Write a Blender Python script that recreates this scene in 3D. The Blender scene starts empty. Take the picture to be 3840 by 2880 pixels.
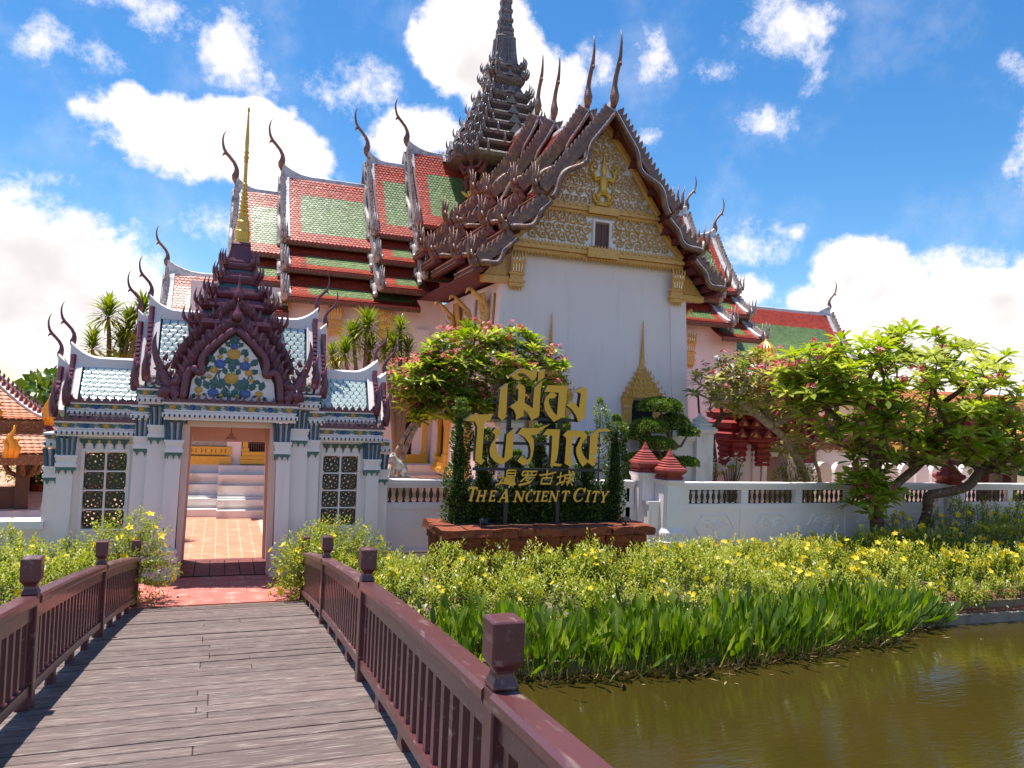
import bpy, math, random
import numpy as np
from mathutils import Vector, Matrix

S = bpy.context.scene
COL = S.collection
R = math.radians

# ------------------------------------------------------------------ camera
EYE = Vector((0.0, 0.0, 3.15))
YAW, PITCH, ROLL = R(20.6), R(1.8), R(2.3)
cd = bpy.data.cameras.new("camera")
cam = bpy.data.objects.new("camera", cd)
COL.objects.link(cam)
S.camera = cam
cd.sensor_width = 36.0
cd.lens = 2900 / 3840 * 36.0
cd.clip_start = 0.05
cd.clip_end = 2000
_f = Vector((math.sin(YAW) * math.cos(PITCH), math.cos(YAW) * math.cos(PITCH), math.sin(PITCH)))
_r = Vector((math.cos(YAW), -math.sin(YAW), 0))
_u = _r.cross(_f)
_r2 = _r * math.cos(ROLL) + _u * math.sin(ROLL)
_u2 = _u * math.cos(ROLL) - _r * math.sin(ROLL)
cam.matrix_world = Matrix(((_r2.x, _u2.x, -_f.x, EYE.x), (_r2.y, _u2.y, -_f.y, EYE.y), (_r2.z, _u2.z, -_f.z, EYE.z), (0, 0, 0, 1)))

# ------------------------------------------------------------------ sun, sky, exposure
SUN_DIR = Vector((-0.145, 0.17, 1.0)).normalized()
SUN_EL = math.asin(SUN_DIR.z)
SUN_AZ = math.atan2(SUN_DIR.x, SUN_DIR.y)      # from +Y towards +X
sl = bpy.data.lights.new("sun", "SUN")
sl.energy = 3.5
sl.angle = R(0.53)
sl.color = (1.0, 0.95, 0.87)
so = bpy.data.objects.new("sun", sl)
COL.objects.link(so)
so.location = (0, 0, 60)
so.rotation_euler = SUN_DIR.to_track_quat('Z', 'Y').to_euler()

S.view_settings.view_transform = 'Standard'
S.view_settings.look = 'None'
S.view_settings.exposure = 1.12
S.view_settings.gamma = 1.0
S.view_settings.use_curve_mapping = False
S.render.engine = 'CYCLES'
S.cycles.max_bounces = 7
S.cycles.diffuse_bounces = 4
S.cycles.glossy_bounces = 4
S.cycles.transparent_max_bounces = 8
S.cycles.use_denoising = True
S.cycles.sample_clamp_indirect = 8

W = bpy.data.worlds.new("World")
S.world = W
W.use_nodes = True
nt = W.node_tree
nt.nodes.clear()
def N(t, **kw):
    n = nt.nodes.new(t)
    for k, v in kw.items():
        setattr(n, k, v)
    return n
def L(a, b):
    nt.links.new(a, b)
def mth(op, a, b=None, c=None, clamp=False):
    n = N('ShaderNodeMath', operation=op, use_clamp=clamp)
    for i, v in enumerate((a, b, c)):
        if v is None:
            continue
        if isinstance(v, (int, float)):
            n.inputs[i].default_value = v
        else:
            L(v, n.inputs[i])
    return n.outputs[0]
def vmt(op, a, b=None):
    n = N('ShaderNodeVectorMath', operation=op)
    for i, v in enumerate((a, b)):
        if v is None:
            continue
        if isinstance(v, tuple):
            n.inputs[i].default_value = v
        else:
            L(v, n.inputs[i])
    return n
out = N('ShaderNodeOutputWorld')
bg = N('ShaderNodeBackground')
bg.inputs['Strength'].default_value = 0.135
sky = N('ShaderNodeTexSky', sky_type='NISHITA')
sky.sun_disc = False
sky.sun_elevation = SUN_EL
sky.sun_rotation = SUN_AZ
sky.air_density = 1.0
sky.dust_density = 0.25
sky.ozone_density = 3.2
tc = N('ShaderNodeTexCoord')
sx = N('ShaderNodeSeparateXYZ')
L(tc.outputs['Generated'], sx.inputs[0])
az = mth('ARCTAN2', sx.outputs[0], sx.outputs[1])
el = mth('ARCSINE', sx.outputs[2])
# the cloud field of this part of the sky goes on, mirrored, round the whole horizon
azf = mth('SUBTRACT', mth('PINGPONG', mth('ADD', az, R(20)), R(80)), R(20))
pos0 = N('ShaderNodeCombineXYZ')
L(azf, pos0.inputs[0]); L(el, pos0.inputs[1])
def noise(scale, detail, rough, off=(0, 0, 0)):
    n = N('ShaderNodeTexNoise')
    n.inputs['Scale'].default_value = scale
    n.inputs['Detail'].default_value = detail
    n.inputs['Roughness'].default_value = rough
    a = vmt('ADD', tc.outputs['Generated'], off)
    L(a.outputs[0], n.inputs['Vector'])
    return n
w1 = noise(7.0, 3, 0.55)
w2 = vmt('SUBTRACT', w1.outputs['Color'], (0.5, 0.5, 0.5))
w3 = vmt('MULTIPLY', w2.outputs[0], (0.11, 0.085, 0.0))
pos = vmt('ADD', pos0.outputs[0], w3.outputs[0])
def field(p, blobs):
    acc = None
    for (a, e, ra, re, wt) in blobs:
        d = vmt('SUBTRACT', p, (R(a), R(e), 0))
        d = vmt('MULTIPLY', d.outputs[0], (1 / R(ra), 1 / R(re), 0))
        ln = vmt('LENGTH', d.outputs[0]).outputs['Value']
        v = mth('MULTIPLY_ADD', ln, -wt, wt, clamp=True)
        acc = v if acc is None else mth('MAXIMUM', acc, v)
    return acc
CUMULUS = [(-1.64, 16.96, 9.26, 3.6, 1.4), (-5.16, 17.54, 5.14, 2.92, 1.3), (3.04, 15.79, 5.14, 2.92, 1.3), (0.36, 19.33, 4.12, 2.06, 1.1), (-12.24, 6.59, 9.77, 6.86, 1.5), (-8.54, 3.74, 7.2, 7.2, 1.4), (-12.44, 10.55, 4.12, 2.06, 0.8), (17.31, 24.97, 6.52, 4.8, 1.5), (20.21, 22.45, 5.14, 4.46, 1.3), (14.6, 23.63, 3.09, 2.06, 1.0), (12.78, 18.95, 4.46, 3.09, 1.1), (45.03, 9.1, 5.83, 3.77, 1.3), (41.83, 8.23, 4.12, 1.71, 0.9), (48.45, 4.77, 14.41, 5.14, 1.6), (51.79, 7.11, 7.89, 3.77, 1.4), (54.99, 4.75, 8.57, 6.86, 1.5), (35.61, 8.58, 4.46, 2.06, 0.9), (59.06, 16.75, 6.86, 6.17, 1.0)]
WISPS = [(-5.54, 24.1, 7.89, 2.06, 1.0), (0.44, 23.36, 3.77, 4.12, 1.15), (-12.52, 20.84, 3.77, 2.74, 0.95), (-10.21, 20.37, 5.49, 2.06, 0.6), (8.25, 21.86, 4.8, 3.09, 1.0), (39.15, 26.49, 3.77, 3.09, 1.1), (40.78, 23.87, 2.06, 3.09, 0.7), (30.44, 24.55, 3.09, 3.09, 0.8), (35.43, 23.74, 3.09, 1.71, 0.6), (38.1, 20.52, 4.46, 1.89, 0.9), (36.78, 12.13, 4.8, 3.09, 0.95), (40.04, 12.98, 3.09, 1.37, 0.7), (50.45, 10.22, 4.8, 2.06, 0.95), (30.29, 19.71, 2.06, 1.37, 0.8), (26.05, 23.45, 4.12, 3.43, 0.8), (53.65, 20.5, 1.37, 2.06, 0.7), (-0.74, 11.3, 5.83, 2.06, 0.6), (-10.58, 13.13, 6.86, 1.71, 0.65), (6.33, 14.27, 3.43, 2.06, 0.5)]
nA = noise(9.0, 7, 0.62, (3.1, 1.7, 0.4))
nB = noise(24.0, 9, 0.70, (1.3, 4.7, 2.2))
tex = mth('ADD', mth('MULTIPLY', mth('SUBTRACT', nA.outputs['Fac'], 0.5), 1.15), mth('MULTIPLY', mth('SUBTRACT', nB.outputs['Fac'], 0.5), 0.75))
fc = field(pos.outputs[0], CUMULUS)
fw = field(pos.outputs[0], WISPS)
dc = mth('ADD', fc, tex)
def sstep(v, lo, hi):
    n = N('ShaderNodeMapRange', interpolation_type='SMOOTHSTEP')
    n.inputs['From Min'].default_value = lo
    n.inputs['From Max'].default_value = hi
    L(v, n.inputs['Value'])
    return n.outputs['Result']
ac = mth('MULTIPLY', sstep(dc, 0.16, 0.52), sstep(fc, 0.0, 0.16))
nW = noise(15.0, 9, 0.72, (6.1, 2.2, 7.7))
aw = mth('MULTIPLY', sstep(mth('ADD', fw, mth('MULTIPLY', mth('SUBTRACT', nW.outputs['Fac'], 0.5), 3.0)), 0.20, 1.15), sstep(fw, 0.0, 0.45))
alpha = mth('MAXIMUM', ac, mth('MULTIPLY', aw, 0.85))
# thin high haze, stronger near the horizon
hz = mth('MULTIPLY', sstep(nA.outputs['Fac'], 0.46, 0.85), 0.22)
alpha = mth('MAXIMUM', alpha, hz)
# cloud tone: thick undersides go soft grey
nS = noise(11.0, 4, 0.5, (3.14, 1.73, 0.46))
und = sstep(mth('ADD', mth('MULTIPLY', fc, 0.9), mth('MULTIPLY', mth('SUBTRACT', nS.outputs['Fac'], 0.5), 2.8)), 0.45, 1.45)
cmix = N('ShaderNodeMix', data_type='RGBA')
cmix.inputs['A'].default_value = (4.7, 4.35, 4.28, 1)
cmix.inputs['B'].default_value = (3.15, 2.95, 2.98, 1)
L(und, cmix.inputs['Factor'])
smix = N('ShaderNodeMix', data_type='RGBA')
L(alpha, smix.inputs['Factor'])
skh = N('ShaderNodeHueSaturation')
skh.inputs['Saturation'].default_value = 1.32
skh.inputs['Value'].default_value = 0.60
L(sky.outputs[0], skh.inputs['Color'])
L(skh.outputs[0], smix.inputs['A'])
L(cmix.outputs['Result'], smix.inputs['B'])
L(smix.outputs['Result'], bg.inputs['Color'])
L(bg.outputs[0], out.inputs['Surface'])

# ------------------------------------------------------------------ materials
MATS = {}
def mat(name, col, rough=0.6, var=0.12, scale=6.0, bump=0.0, bscale=40.0, metal=0.0, spec=0.5, dirt=None, coat=0.0, grain=None, rv=0.0):
    m = bpy.data.materials.new(name)
    m.use_nodes = True
    t = m.node_tree
    p = t.nodes['Principled BSDF']
    p.inputs['Roughness'].default_value = rough
    p.inputs['Metallic'].default_value = metal
    p.inputs['Specular IOR Level'].default_value = spec
    p.inputs['Coat Weight'].default_value = coat
    p.inputs['Coat Roughness'].default_value = 0.12
    geo = t.nodes.new('ShaderNodeNewGeometry')
    def tn(sc, det=5, st=None):
        n = t.nodes.new('ShaderNodeTexNoise')
        n.inputs['Scale'].default_value = sc
        n.inputs['Detail'].default_value = det
        if st:
            mp = t.nodes.new('ShaderNodeMapping')
            mp.inputs['Scale'].default_value = st
            t.links.new(geo.outputs['Position'], mp.inputs['Vector'])
            t.links.new(mp.outputs[0], n.inputs['Vector'])
        else:
            t.links.new(geo.outputs['Position'], n.inputs['Vector'])
        return n
    n1 = tn(scale, 6, grain)
    mx = t.nodes.new('ShaderNodeMix'); mx.data_type = 'RGBA'
    c = np.array(col)
    mx.inputs['A'].default_value = (*np.clip(c * (1 - var * 1.6), 0, 1), 1)
    mx.inputs['B'].default_value = (*np.clip(c * (1 + var * 1.6), 0, 1), 1)
    t.links.new(n1.outputs['Fac'], mx.inputs['Factor'])
    last = mx.outputs['Result']
    if dirt:
        n2 = tn(dirt[1], 8, dirt[4] if len(dirt) > 4 else None)
        mr = t.nodes.new('ShaderNodeMapRange')
        mr.inputs['From Min'].default_value = dirt[2]
        mr.inputs['From Max'].default_value = dirt[3]
        t.links.new(n2.outputs['Fac'], mr.inputs['Value'])
        m2 = t.nodes.new('ShaderNodeMix'); m2.data_type = 'RGBA'
        m2.inputs['B'].default_value = (*dirt[0], 1)
        t.links.new(mr.outputs[0], m2.inputs['Factor'])
        t.links.new(last, m2.inputs['A'])
        last = m2.outputs['Result']
    # every piece of a repeated kind gets a slightly different tone
    at = t.nodes.new('ShaderNodeAttribute'); at.attribute_name = 'tone'
    hs = t.nodes.new('ShaderNodeHueSaturation')
    ma = t.nodes.new('ShaderNodeMath'); ma.operation = 'ADD'; ma.inputs[1].default_value = 1.0
    if rv:
        oi = t.nodes.new('ShaderNodeObjectInfo')
        mm = t.nodes.new('ShaderNodeMath'); mm.operation = 'MULTIPLY_ADD'
        mm.inputs[1].default_value = rv; mm.inputs[2].default_value = -rv * .5
        t.links.new(oi.outputs['Random'], mm.inputs[0])
        t.links.new(mm.outputs[0], ma.inputs[0])
    else:
        t.links.new(at.outputs['Fac'], ma.inputs[0])
    t.links.new(ma.outputs[0], hs.inputs['Value'])
    t.links.new(last, hs.inputs['Color'])
    t.links.new(hs.outputs[0], p.inputs['Base Color'])
    if bump:
        n3 = tn(bscale, 6, grain)
        b = t.nodes.new('ShaderNodeBump')
        b.inputs['Strength'].default_value = bump
        b.inputs['Distance'].default_value = 0.02
        t.links.new(n3.outputs['Fac'], b.inputs['Height'])
        t.links.new(b.outputs[0], p.inputs['Normal'])
    MATS[name] = m
    return m
def leafmat(name, cols, trans=0.35, rough=0.45, spec=0.4):
    m = bpy.data.materials.new(name); m.use_nodes = True
    t = m.node_tree
    p = t.nodes['Principled BSDF']
    p.inputs['Roughness'].default_value = rough
    p.inputs['Specular IOR Level'].default_value = spec
    at = t.nodes.new('ShaderNodeAttribute'); at.attribute_name = 'tone'
    rp = t.nodes.new('ShaderNodeValToRGB')
    el_ = rp.color_ramp.elements
    while len(el_) < len(cols):
        el_.new(0.5)
    for i, c in enumerate(cols):
        el_[i].position = i / (len(cols) - 1)
        el_[i].color = (*c, 1)
    t.links.new(at.outputs['Fac'], rp.inputs['Fac'])
    t.links.new(rp.outputs[0], p.inputs['Base Color'])
    tr = t.nodes.new('ShaderNodeBsdfTranslucent')
    hs = t.nodes.new('ShaderNodeHueSaturation')
    hs.inputs['Value'].default_value = 1.5; hs.inputs['Saturation'].default_value = 1.1
    t.links.new(rp.outputs[0], hs.inputs['Color'])
    t.links.new(hs.outputs[0], tr.inputs['Color'])
    mx = t.nodes.new('ShaderNodeMixShader'); mx.inputs[0].default_value = trans
    t.links.new(p.outputs[0], mx.inputs[1]); t.links.new(tr.outputs[0], mx.inputs[2])
    t.links.new(mx.outputs[0], t.nodes['Material Output'].inputs['Surface'])
    MATS[name] = m
    return m
white = mat('white_plaster', (.875, .75, .72), .75, .03, 1.2, .12, 30, dirt=((.70, .63, .59), 2.3, .55, .90, (1.7, 1.7, .28)))
oldwhite = mat('weathered_white', (.78, .755, .72), .8, .05, 2, .2, 25, dirt=((.40, .36, .31), 2.0, .52, .80, (1, 1, .6)))
ridgew = mat('grey_white_ridge', (.62, .62, .63), .55, .10, 5, .2, 30, dirt=((.28, .28, .29), 6, .5, .75))
cleanw = mat('clean_white_paint', (.855, .765, .745), .5, .03, 3, .06, 40)
maroon = mat('maroon_paint', (.145, .036, .058), .38, .14, 9, .15, 60, spec=.6)
gmaroon = mat('gloss_maroon_wood', (.108, .030, .032), .40, .16, 3, .14, 18, spec=.6, coat=.28, dirt=((.24, .16, .14), 9, .60, .74, (3, .5, 3)))
railworn = mat('worn_rail_wood', (.135, .050, .058), .40, .2, 5, .2, 22, spec=.5, coat=.1, dirt=((.26, .17, .13), 7, .50, .72, (3, .5, 3)))
plankm = mat('weathered_plank', (.150, .102, .090), .60, rv=.35, var=.25, scale=3.5, bump=.55, bscale=26, spec=.5, grain=(.8, 9, 9), dirt=((.40, .34, .28), 5, .54, .72, (1.1, 14, 7)))
salmon = mat('salmon_tile', (.56, .225, .13), .8, .10, 5, .15, 60, rv=.14, dirt=((.62, .36, .24), 3, .5, .8))
salmonp = mat('salmon_paving', (.62, .30, .20), .85, .08, 2, .1, 60, dirt=((.50, .22, .14), 1.3, .5, .8))
pinkc = mat('pink_concrete', (.50, .145, .115), .8, .12, 4, .2, 50, dirt=((.58, .30, .24), 5, .52, .75))
redtile = mat('dark_red_tile', (.20, .055, .050), .65, .25, 6, .2, 50, rv=.3, dirt=((.10, .03, .03), 8, .5, .7))
grout = mat('pale_grout', (.66, .50, .36), .9, .08, 10)
roofred = mat('glazed_red_roof_tile', (.44, .062, .032), .42, .20, 14, .0, spec=.45)
roofgrn = mat('glazed_green_roof_tile', (.17, .25, .085), .40, .25, 14, .0, spec=.7)
roofbase = mat('roof_underlay', (.22, .035, .02), .6, .1, 8)
orangetile = mat('orange_roof_tile', (.50, .155, .055), .55, .14, 8, .1, 40)
fascia = mat('brown_fascia', (.13, .062, .04), .55, .22, 20, .5, 60, dirt=((.34, .19, .05), 30, .55, .62))
mosaic = mat('mirror_mosaic_brown', (.165, .078, .056), .42, .45, 40, .6, 45, metal=.08, spec=.8, dirt=((.34, .15, .05), 7, .50, .68))
mosaicd = mat('mirror_mosaic_grey', (.165, .135, .125), .38, .5, 28, .7, 30, metal=.1, spec=.8, dirt=((.44, .47, .52), 24, .60, .68))
mirror = mat('mirror_chip', (.75, .78, .84), .12, .05, 20, .3, 20, metal=.8, spec=.9)
spirem = mat('grey_brown_spire_mosaic', (.125, .088, .078), .42, .45, 34, .6, 45, metal=.06, spec=.8, dirt=((.30, .26, .25), 16, .56, .70))
paleb = mat('pale_weathered_board', (.46, .40, .37), .55, .25, 20, .5, 40, dirt=((.20, .12, .09), 9, .52, .66))
soffit = mat('oxide_red_soffit', (.155, .034, .033), .65, .1, 4, .1, 30)
gold = mat('gilded_carving', (.70, .375, .085), .42, .18, 14, .35, 45, metal=.08, spec=.7, dirt=((.34, .15, .04), 22, .60, .76))
goldb = mat('bright_gold_leaf', (.78, .45, .05), .32, .12, 10, .15, 40, metal=.15, spec=.8)
pedw = mat('mirror_white_ground', (.86, .86, .90), .35, .10, 30, .3, 40, metal=.05, dirt=((.50, .36, .33), 7, .58, .72))
signgold = mat('sign_letter_gold', (.96, .485, .045), .50, .06, 3, .05, 30, spec=.4)
signside = mat('sign_letter_side', (.035, .032, .035), .45, .1, 5)
black = mat('black_metal', (.018, .018, .018), .45, .1, 8)
laterite = mat('laterite_block', (.235, .060, .024), .95, .30, 9, .9, 30, rv=.35, dirt=((.09, .022, .014), 11, .52, .70))
mortar = mat('laterite_mortar', (.32, .15, .09), .95, .2, 12, .5, 40)
bluet = mat('blue_capital_tile', (.030, .085, .14), .35, .25, 20, .1, 40, spec=.7)
tealt = mat('teal_leaf_glaze', (.040, .13, .125), .4, .3, 14, .15, 40, spec=.7)
bluef = mat('blue_flower_glaze', (.030, .10, .36), .35, .2, 20, .15, 40, spec=.7)
yellowf = mat('yellow_flower_glaze', (.66, .36, .065), .45, .12, 20, .15, 40)
navy = mat('navy_drop_glaze', (.030, .030, .085), .35, .15, 20, spec=.7)
scale_t = mat('pale_teal_fish_scale_tile', (.52, .61, .56), .17, .10, 9, .12, 25, spec=1.0, coat=.7)
scale_g = mat('dark_teal_roof_bed', (.03, .085, .085), .4, .2, 10)
greeng = mat('dark_green_grille', (.040, .046, .022), .5, .3, 20, .3, 40)
peach = mat('peach_inner_wall', (.74, .52, .43), .75, .04, 3, .1, 40)
redcor = mat('crimson_carved_stone', (.27, .030, .030), .5, .2, 10, .4, 40)
brickred = mat('red_finial_paint', (.33, .060, .052), .5, .12, 8, .15, 40)
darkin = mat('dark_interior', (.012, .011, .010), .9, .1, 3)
shutter = mat('brown_shutter', (.125, .055, .045), .6, .2, 10, .3, 40)
bark = mat('frangipani_bark', (.155, .088, .060), .85, .35, 12, .8, 40, dirt=((.36, .29, .23), 9, .58, .70))
barkl = mat('pale_frangipani_bark', (.46, .34, .26), .85, .25, 10, .6, 40, dirt=((.16, .10, .07), 8, .55, .72))
barkd = mat('dracaena_bark', (.30, .20, .13), .9, .25, 10, .6, 40)
soil = mat('garden_soil', (.085, .045, .026), .95, .3, 5, .6, 20)
bankm = mat('earth_bank', (.155, .062, .038), .95, .3, 4, .8, 14)
conc = mat('bank_concrete', (.235, .20, .165), .85, .18, 5, .4, 30, dirt=((.08, .075, .05), 3, .5, .7))
groundm = mat('ground_earth', (.20, .15, .10), .95, .25, .5, .3, 8)
stone = mat('grey_carved_stone', (.40, .37, .33), .85, .2, 14, .5, 40)
terra = mat('terracotta', (.28, .085, .05), .75, .2, 8, .2, 30)
woodd = mat('dark_teak', (.085, .042, .026), .55, .25, 8, .3, 30, grain=(6, 6, .8))
goldp = mat('gold_flame', (.80, .36, .03), .35, .1, 10, .1, 30, metal=.2)
lampm = mat('bronze_lamp', (.42, .28, .22), .35, .1, 10, metal=.4)
redband = mat('red_soffit_board', (.27, .055, .045), .6, .1, 6)
leaf_fr = leafmat('frangipani_leaf', [(.055, .11, .012), (.16, .24, .022), (.30, .38, .034), (.46, .49, .09)], .48, .32, .5)
leaf_fy = leafmat('yellowing_frangipani_leaf', [(.10, .17, .025), (.22, .30, .045), (.38, .38, .07), (.46, .34, .12)], .42, .38)
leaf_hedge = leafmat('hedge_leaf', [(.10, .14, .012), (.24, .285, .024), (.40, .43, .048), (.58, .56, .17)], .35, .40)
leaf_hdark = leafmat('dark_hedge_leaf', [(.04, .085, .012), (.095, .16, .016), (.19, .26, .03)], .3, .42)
leaf_col = leafmat('column_shrub_leaf', [(.014, .038, .008), (.045, .09, .014), (.13, .21, .028), (.26, .34, .07)], .22, .40)
leaf_bon = leafmat('topiary_leaf', [(.045, .10, .010), (.12, .20, .016), (.25, .34, .03)], .22, .45)
leaf_dra = leafmat('dracaena_leaf', [(.06, .11, .014), (.16, .23, .022), (.33, .36, .03), (.48, .42, .06)], .30, .38)
leaf_palm = leafmat('palm_leaf', [(.012, .028, .012), (.03, .06, .02)], .15, .4)
leaf_aq = leafmat('water_plant_leaf', [(.045, .095, .008), (.11, .20, .012), (.21, .32, .02), (.42, .46, .10)], .5, .28, .6)
leaf_dry = leafmat('dry_leaf', [(.20, .11, .05), (.34, .22, .10), (.42, .33, .18)], .15, .7, .2)
fl_pink = leafmat('pink_flower', [(.52, .07, .11), (.66, .17, .20), (.76, .40, .34)], .25, .6, .2)
fl_yel = leafmat('yellow_flower', [(.75, .50, .012), (.85, .64, .025), (.86, .70, .12)], .25, .6, .2)
fl_wht = leafmat('white_flower', [(.78, .78, .70), (.84, .83, .80)], .25, .6, .2)

# water
m = bpy.data.materials.new('murky_water'); m.use_nodes = True
t = m.node_tree; p = t.nodes['Principled BSDF']
p.inputs['Roughness'].default_value = .045
p.inputs['IOR'].default_value = 1.33
p.inputs['Specular IOR Level'].default_value = .5
g_ = t.nodes.new('ShaderNodeNewGeometry')
mp_ = t.nodes.new('ShaderNodeMapping'); mp_.inputs['Scale'].default_value = (2.6, 9.0, 1); mp_.inputs['Rotation'].default_value = (0, 0, R(-14))
t.links.new(g_.outputs['Position'], mp_.inputs[0])
n_ = t.nodes.new('ShaderNodeTexNoise'); n_.inputs['Scale'].default_value = 1.4; n_.inputs['Detail'].default_value = 4; n_.inputs['Distortion'].default_value = .6
t.links.new(mp_.outputs[0], n_.inputs['Vector'])
b_ = t.nodes.new('ShaderNodeBump'); b_.inputs['Strength'].default_value = .07; b_.inputs['Distance'].default_value = .05
t.links.new(n_.outputs['Fac'], b_.inputs['Height']); t.links.new(b_.outputs[0], p.inputs['Normal'])
n2_ = t.nodes.new('ShaderNodeTexNoise'); n2_.inputs['Scale'].default_value = .45; n2_.inputs['Detail'].default_value = 3
t.links.new(g_.outputs['Position'], n2_.inputs['Vector'])
c_ = t.nodes.new('ShaderNodeMix'); c_.data_type = 'RGBA'
c_.inputs['A'].default_value = (.031, .025, .004, 1); c_.inputs['B'].default_value = (.054, .037, .008, 1)
t.links.new(n2_.outputs['Fac'], c_.inputs['Factor']); t.links.new(c_.outputs['Result'], p.inputs['Base Color'])
waterm = m

# ------------------------------------------------------------------ mesh helpers
class B:
    """collects faces for one mesh object"""
    def __init__(s):
        s.v = []; s.f = []; s.m = []
    def add(s, verts, faces, mi=0):
        o = len(s.v)
        s.v.extend([tuple(map(float, v)) for v in verts])
        s.f.extend([tuple(o + i for i in f) for f in faces])
        s.m.extend([mi] * len(faces))
        return s
    def box(s, x0, x1, y0, y1, z0, z1, mi=0):
        return s.add([(x0, y0, z0), (x1, y0, z0), (x1, y1, z0), (x0, y1, z0), (x0, y0, z1), (x1, y0, z1), (x1, y1, z1), (x0, y1, z1)],
                     [(0, 3, 2, 1), (4, 5, 6, 7), (0, 1, 5, 4), (1, 2, 6, 5), (2, 3, 7, 6), (3, 0, 4, 7)], mi)
    def loft(s, rings, caps=True, closed=True, mi=0):
        n = len(rings[0]); o = len(s.v); fs = []
        for k in range(len(rings) - 1):
            for i in range(n if closed else n - 1):
                j = (i + 1) % n
                fs.append((k * n + i, k * n + j, (k + 1) * n + j, (k + 1) * n + i))
        if caps:
            fs.append(tuple(range(n - 1, -1, -1)))
            fs.append(tuple((len(rings) - 1) * n + i for i in range(n)))
        return s.add([p for r in rings for p in r], fs, mi)
    def tube(s, path, rad, n=6, flat=None, mi=0, up=None):
        """swept round (or, with flat=(normal, k), flattened) section with a radius per point"""
        P = [Vector(p) for p in path]
        if isinstance(rad, (int, float)):
            rad = [rad] * len(P)
        rings = []
        u = None
        for i, p in enumerate(P):
            t = (P[min(i + 1, len(P) - 1)] - P[max(i - 1, 0)])
            t = t.normalized() if t.length > 1e-9 else Vector((0, 0, 1))
            if flat is not None:
                b = Vector(flat[0]); a = b.cross(t).normalized(); kb = flat[1]
            else:
                if u is None:
                    u = t.orthogonal()
                u = (u - t * u.dot(t)).normalized()
                a = u; b = t.cross(u); kb = 1
            r = max(rad[i], 1e-4)
            rings.append([p + a * (math.cos(2 * math.pi * k / n) * r) + b * (math.sin(2 * math.pi * k / n) * r * kb) for k in range(n)])
        return s.loft(rings, mi=mi)
    def prism(s, poly, fn, t0, t1, mi=0, mside=None):
        """polygon (s, z) extruded from t0 to t1 through fn(s, z, t)"""
        n = len(poly)
        a = [fn(p[0], p[1], t1) for p in poly]
        b = [fn(p[0], p[1], t0) for p in poly]
        o = a + b
        s.add(o, [tuple(range(n)), tuple(range(2 * n - 1, n - 1, -1))], mi)
        s.add(o, [(i, n + i, n + (i + 1) % n, (i + 1) % n) for i in range(n)], mi if mside is None else mside)
        return s
    def lathe(s, prof, c=(0, 0, 0), n=16, mi=0):
        rings = [[(c[0] + r * math.cos(2 * math.pi * k / n), c[1] + r * math.sin(2 * math.pi * k / n), c[2] + z) for k in range(n)] for (r, z) in prof]
        return s.loft(rings, mi=mi)
    def stack(s, prof, c=(0, 0, 0), poly=None, mi=0, ky=1.0):
        """square or redented section lofted through (half width, z)"""
        poly = poly or SQ
        return s.loft([[(c[0] + x * a, c[1] + y * a * ky, c[2] + z) for (x, y) in poly] for (a, z) in prof], mi=mi)
SQ = [(-1, -1), (1, -1), (1, 1), (-1, 1)]
def redent(k=.72, j=.86):
    q = [(k, -1), (k, -j), (j, -j), (j, -k), (1, -k)]
    r = []
    for i in range(4):
        c, s_ = math.cos(i * math.pi / 2), math.sin(i * math.pi / 2)
        r += [(x * c - y * s_, x * s_ + y * c) for (x, y) in q]
    return r
RED = redent()
OCT = [(math.cos((i + .5) * math.pi / 4), math.sin((i + .5) * math.pi / 4)) for i in range(8)]

def mesh(name, b, mats, smooth=False):
    me = bpy.data.meshes.new(name)
    me.from_pydata(b.v, [], b.f)
    mats = mats if isinstance(mats, (list, tuple)) else [mats]
    for m_ in mats:
        me.materials.append(m_)
    if len(mats) > 1:
        me.polygons.foreach_set('material_index', b.m)
    if smooth:
        me.polygons.foreach_set('use_smooth', [True] * len(me.polygons))
    me.update()
    return me
def put(name, me, parent=None, M=None):
    """a top-level object, or a part whose own matrix is given in world space"""
    o = bpy.data.objects.new(name, me)
    COL.objects.link(o)
    if parent is not None:
        o.parent = parent
        o.matrix_parent_inverse = WORLD[parent.name].inverted()
    Mw = M if M is not None else Matrix.Identity(4)
    o.matrix_basis = Mw
    WORLD[o.name] = Mw
    return o
WORLD = {}
def obj(name, b, mats, parent=None, smooth=False, kind=None, label=None, cat=None, group=None):
    o = put(name, mesh(name, b, mats, smooth), parent)
    return tag(o, label, cat, group, kind)
def tag(o, label=None, cat=None, group=None, kind=None):
    for k, v in (('label', label), ('category', cat), ('group', group), ('kind', kind)):
        if v:
            o[k] = v
    return o
def thing(name, label, cat, loc=(0, 0, 0), group=None):
    o = put(name, None, None, Matrix.Translation(loc))
    o.empty_display_size = .2
    return tag(o, label, cat, group)
def bevel(o, w=.006, seg=1):
    md = o.modifiers.new('bevel', 'BEVEL'); md.width = w; md.segments = seg; md.limit_method = 'ANGLE'
    return o
def T(x, y, z):
    return Matrix.Translation((x, y, z))
def axes(o, ex, ey, ez):
    return Matrix(((ex[0], ey[0], ez[0], o[0]), (ex[1], ey[1], ez[1], o[1]), (ex[2], ey[2], ez[2], o[2]), (0, 0, 0, 1)))
def faceY(Y):
    return lambda s_, z, t: (s_, Y - t, z)
def faceXn(X):
    return lambda s_, z, t: (X - t, s_, z)
def faceXp(X):
    return lambda s_, z, t: (X + t, s_, z)
def tone_attr(me, vals):
    a = me.attributes.new('tone', 'FLOAT', 'FACE')
    a.data.foreach_set('value', np.asarray(vals, dtype=np.float32))
rng = np.random.default_rng(7)
random.seed(7)
def nrm(a):
    return a / np.maximum(np.linalg.norm(a, axis=-1, keepdims=True), 1e-9)
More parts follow.
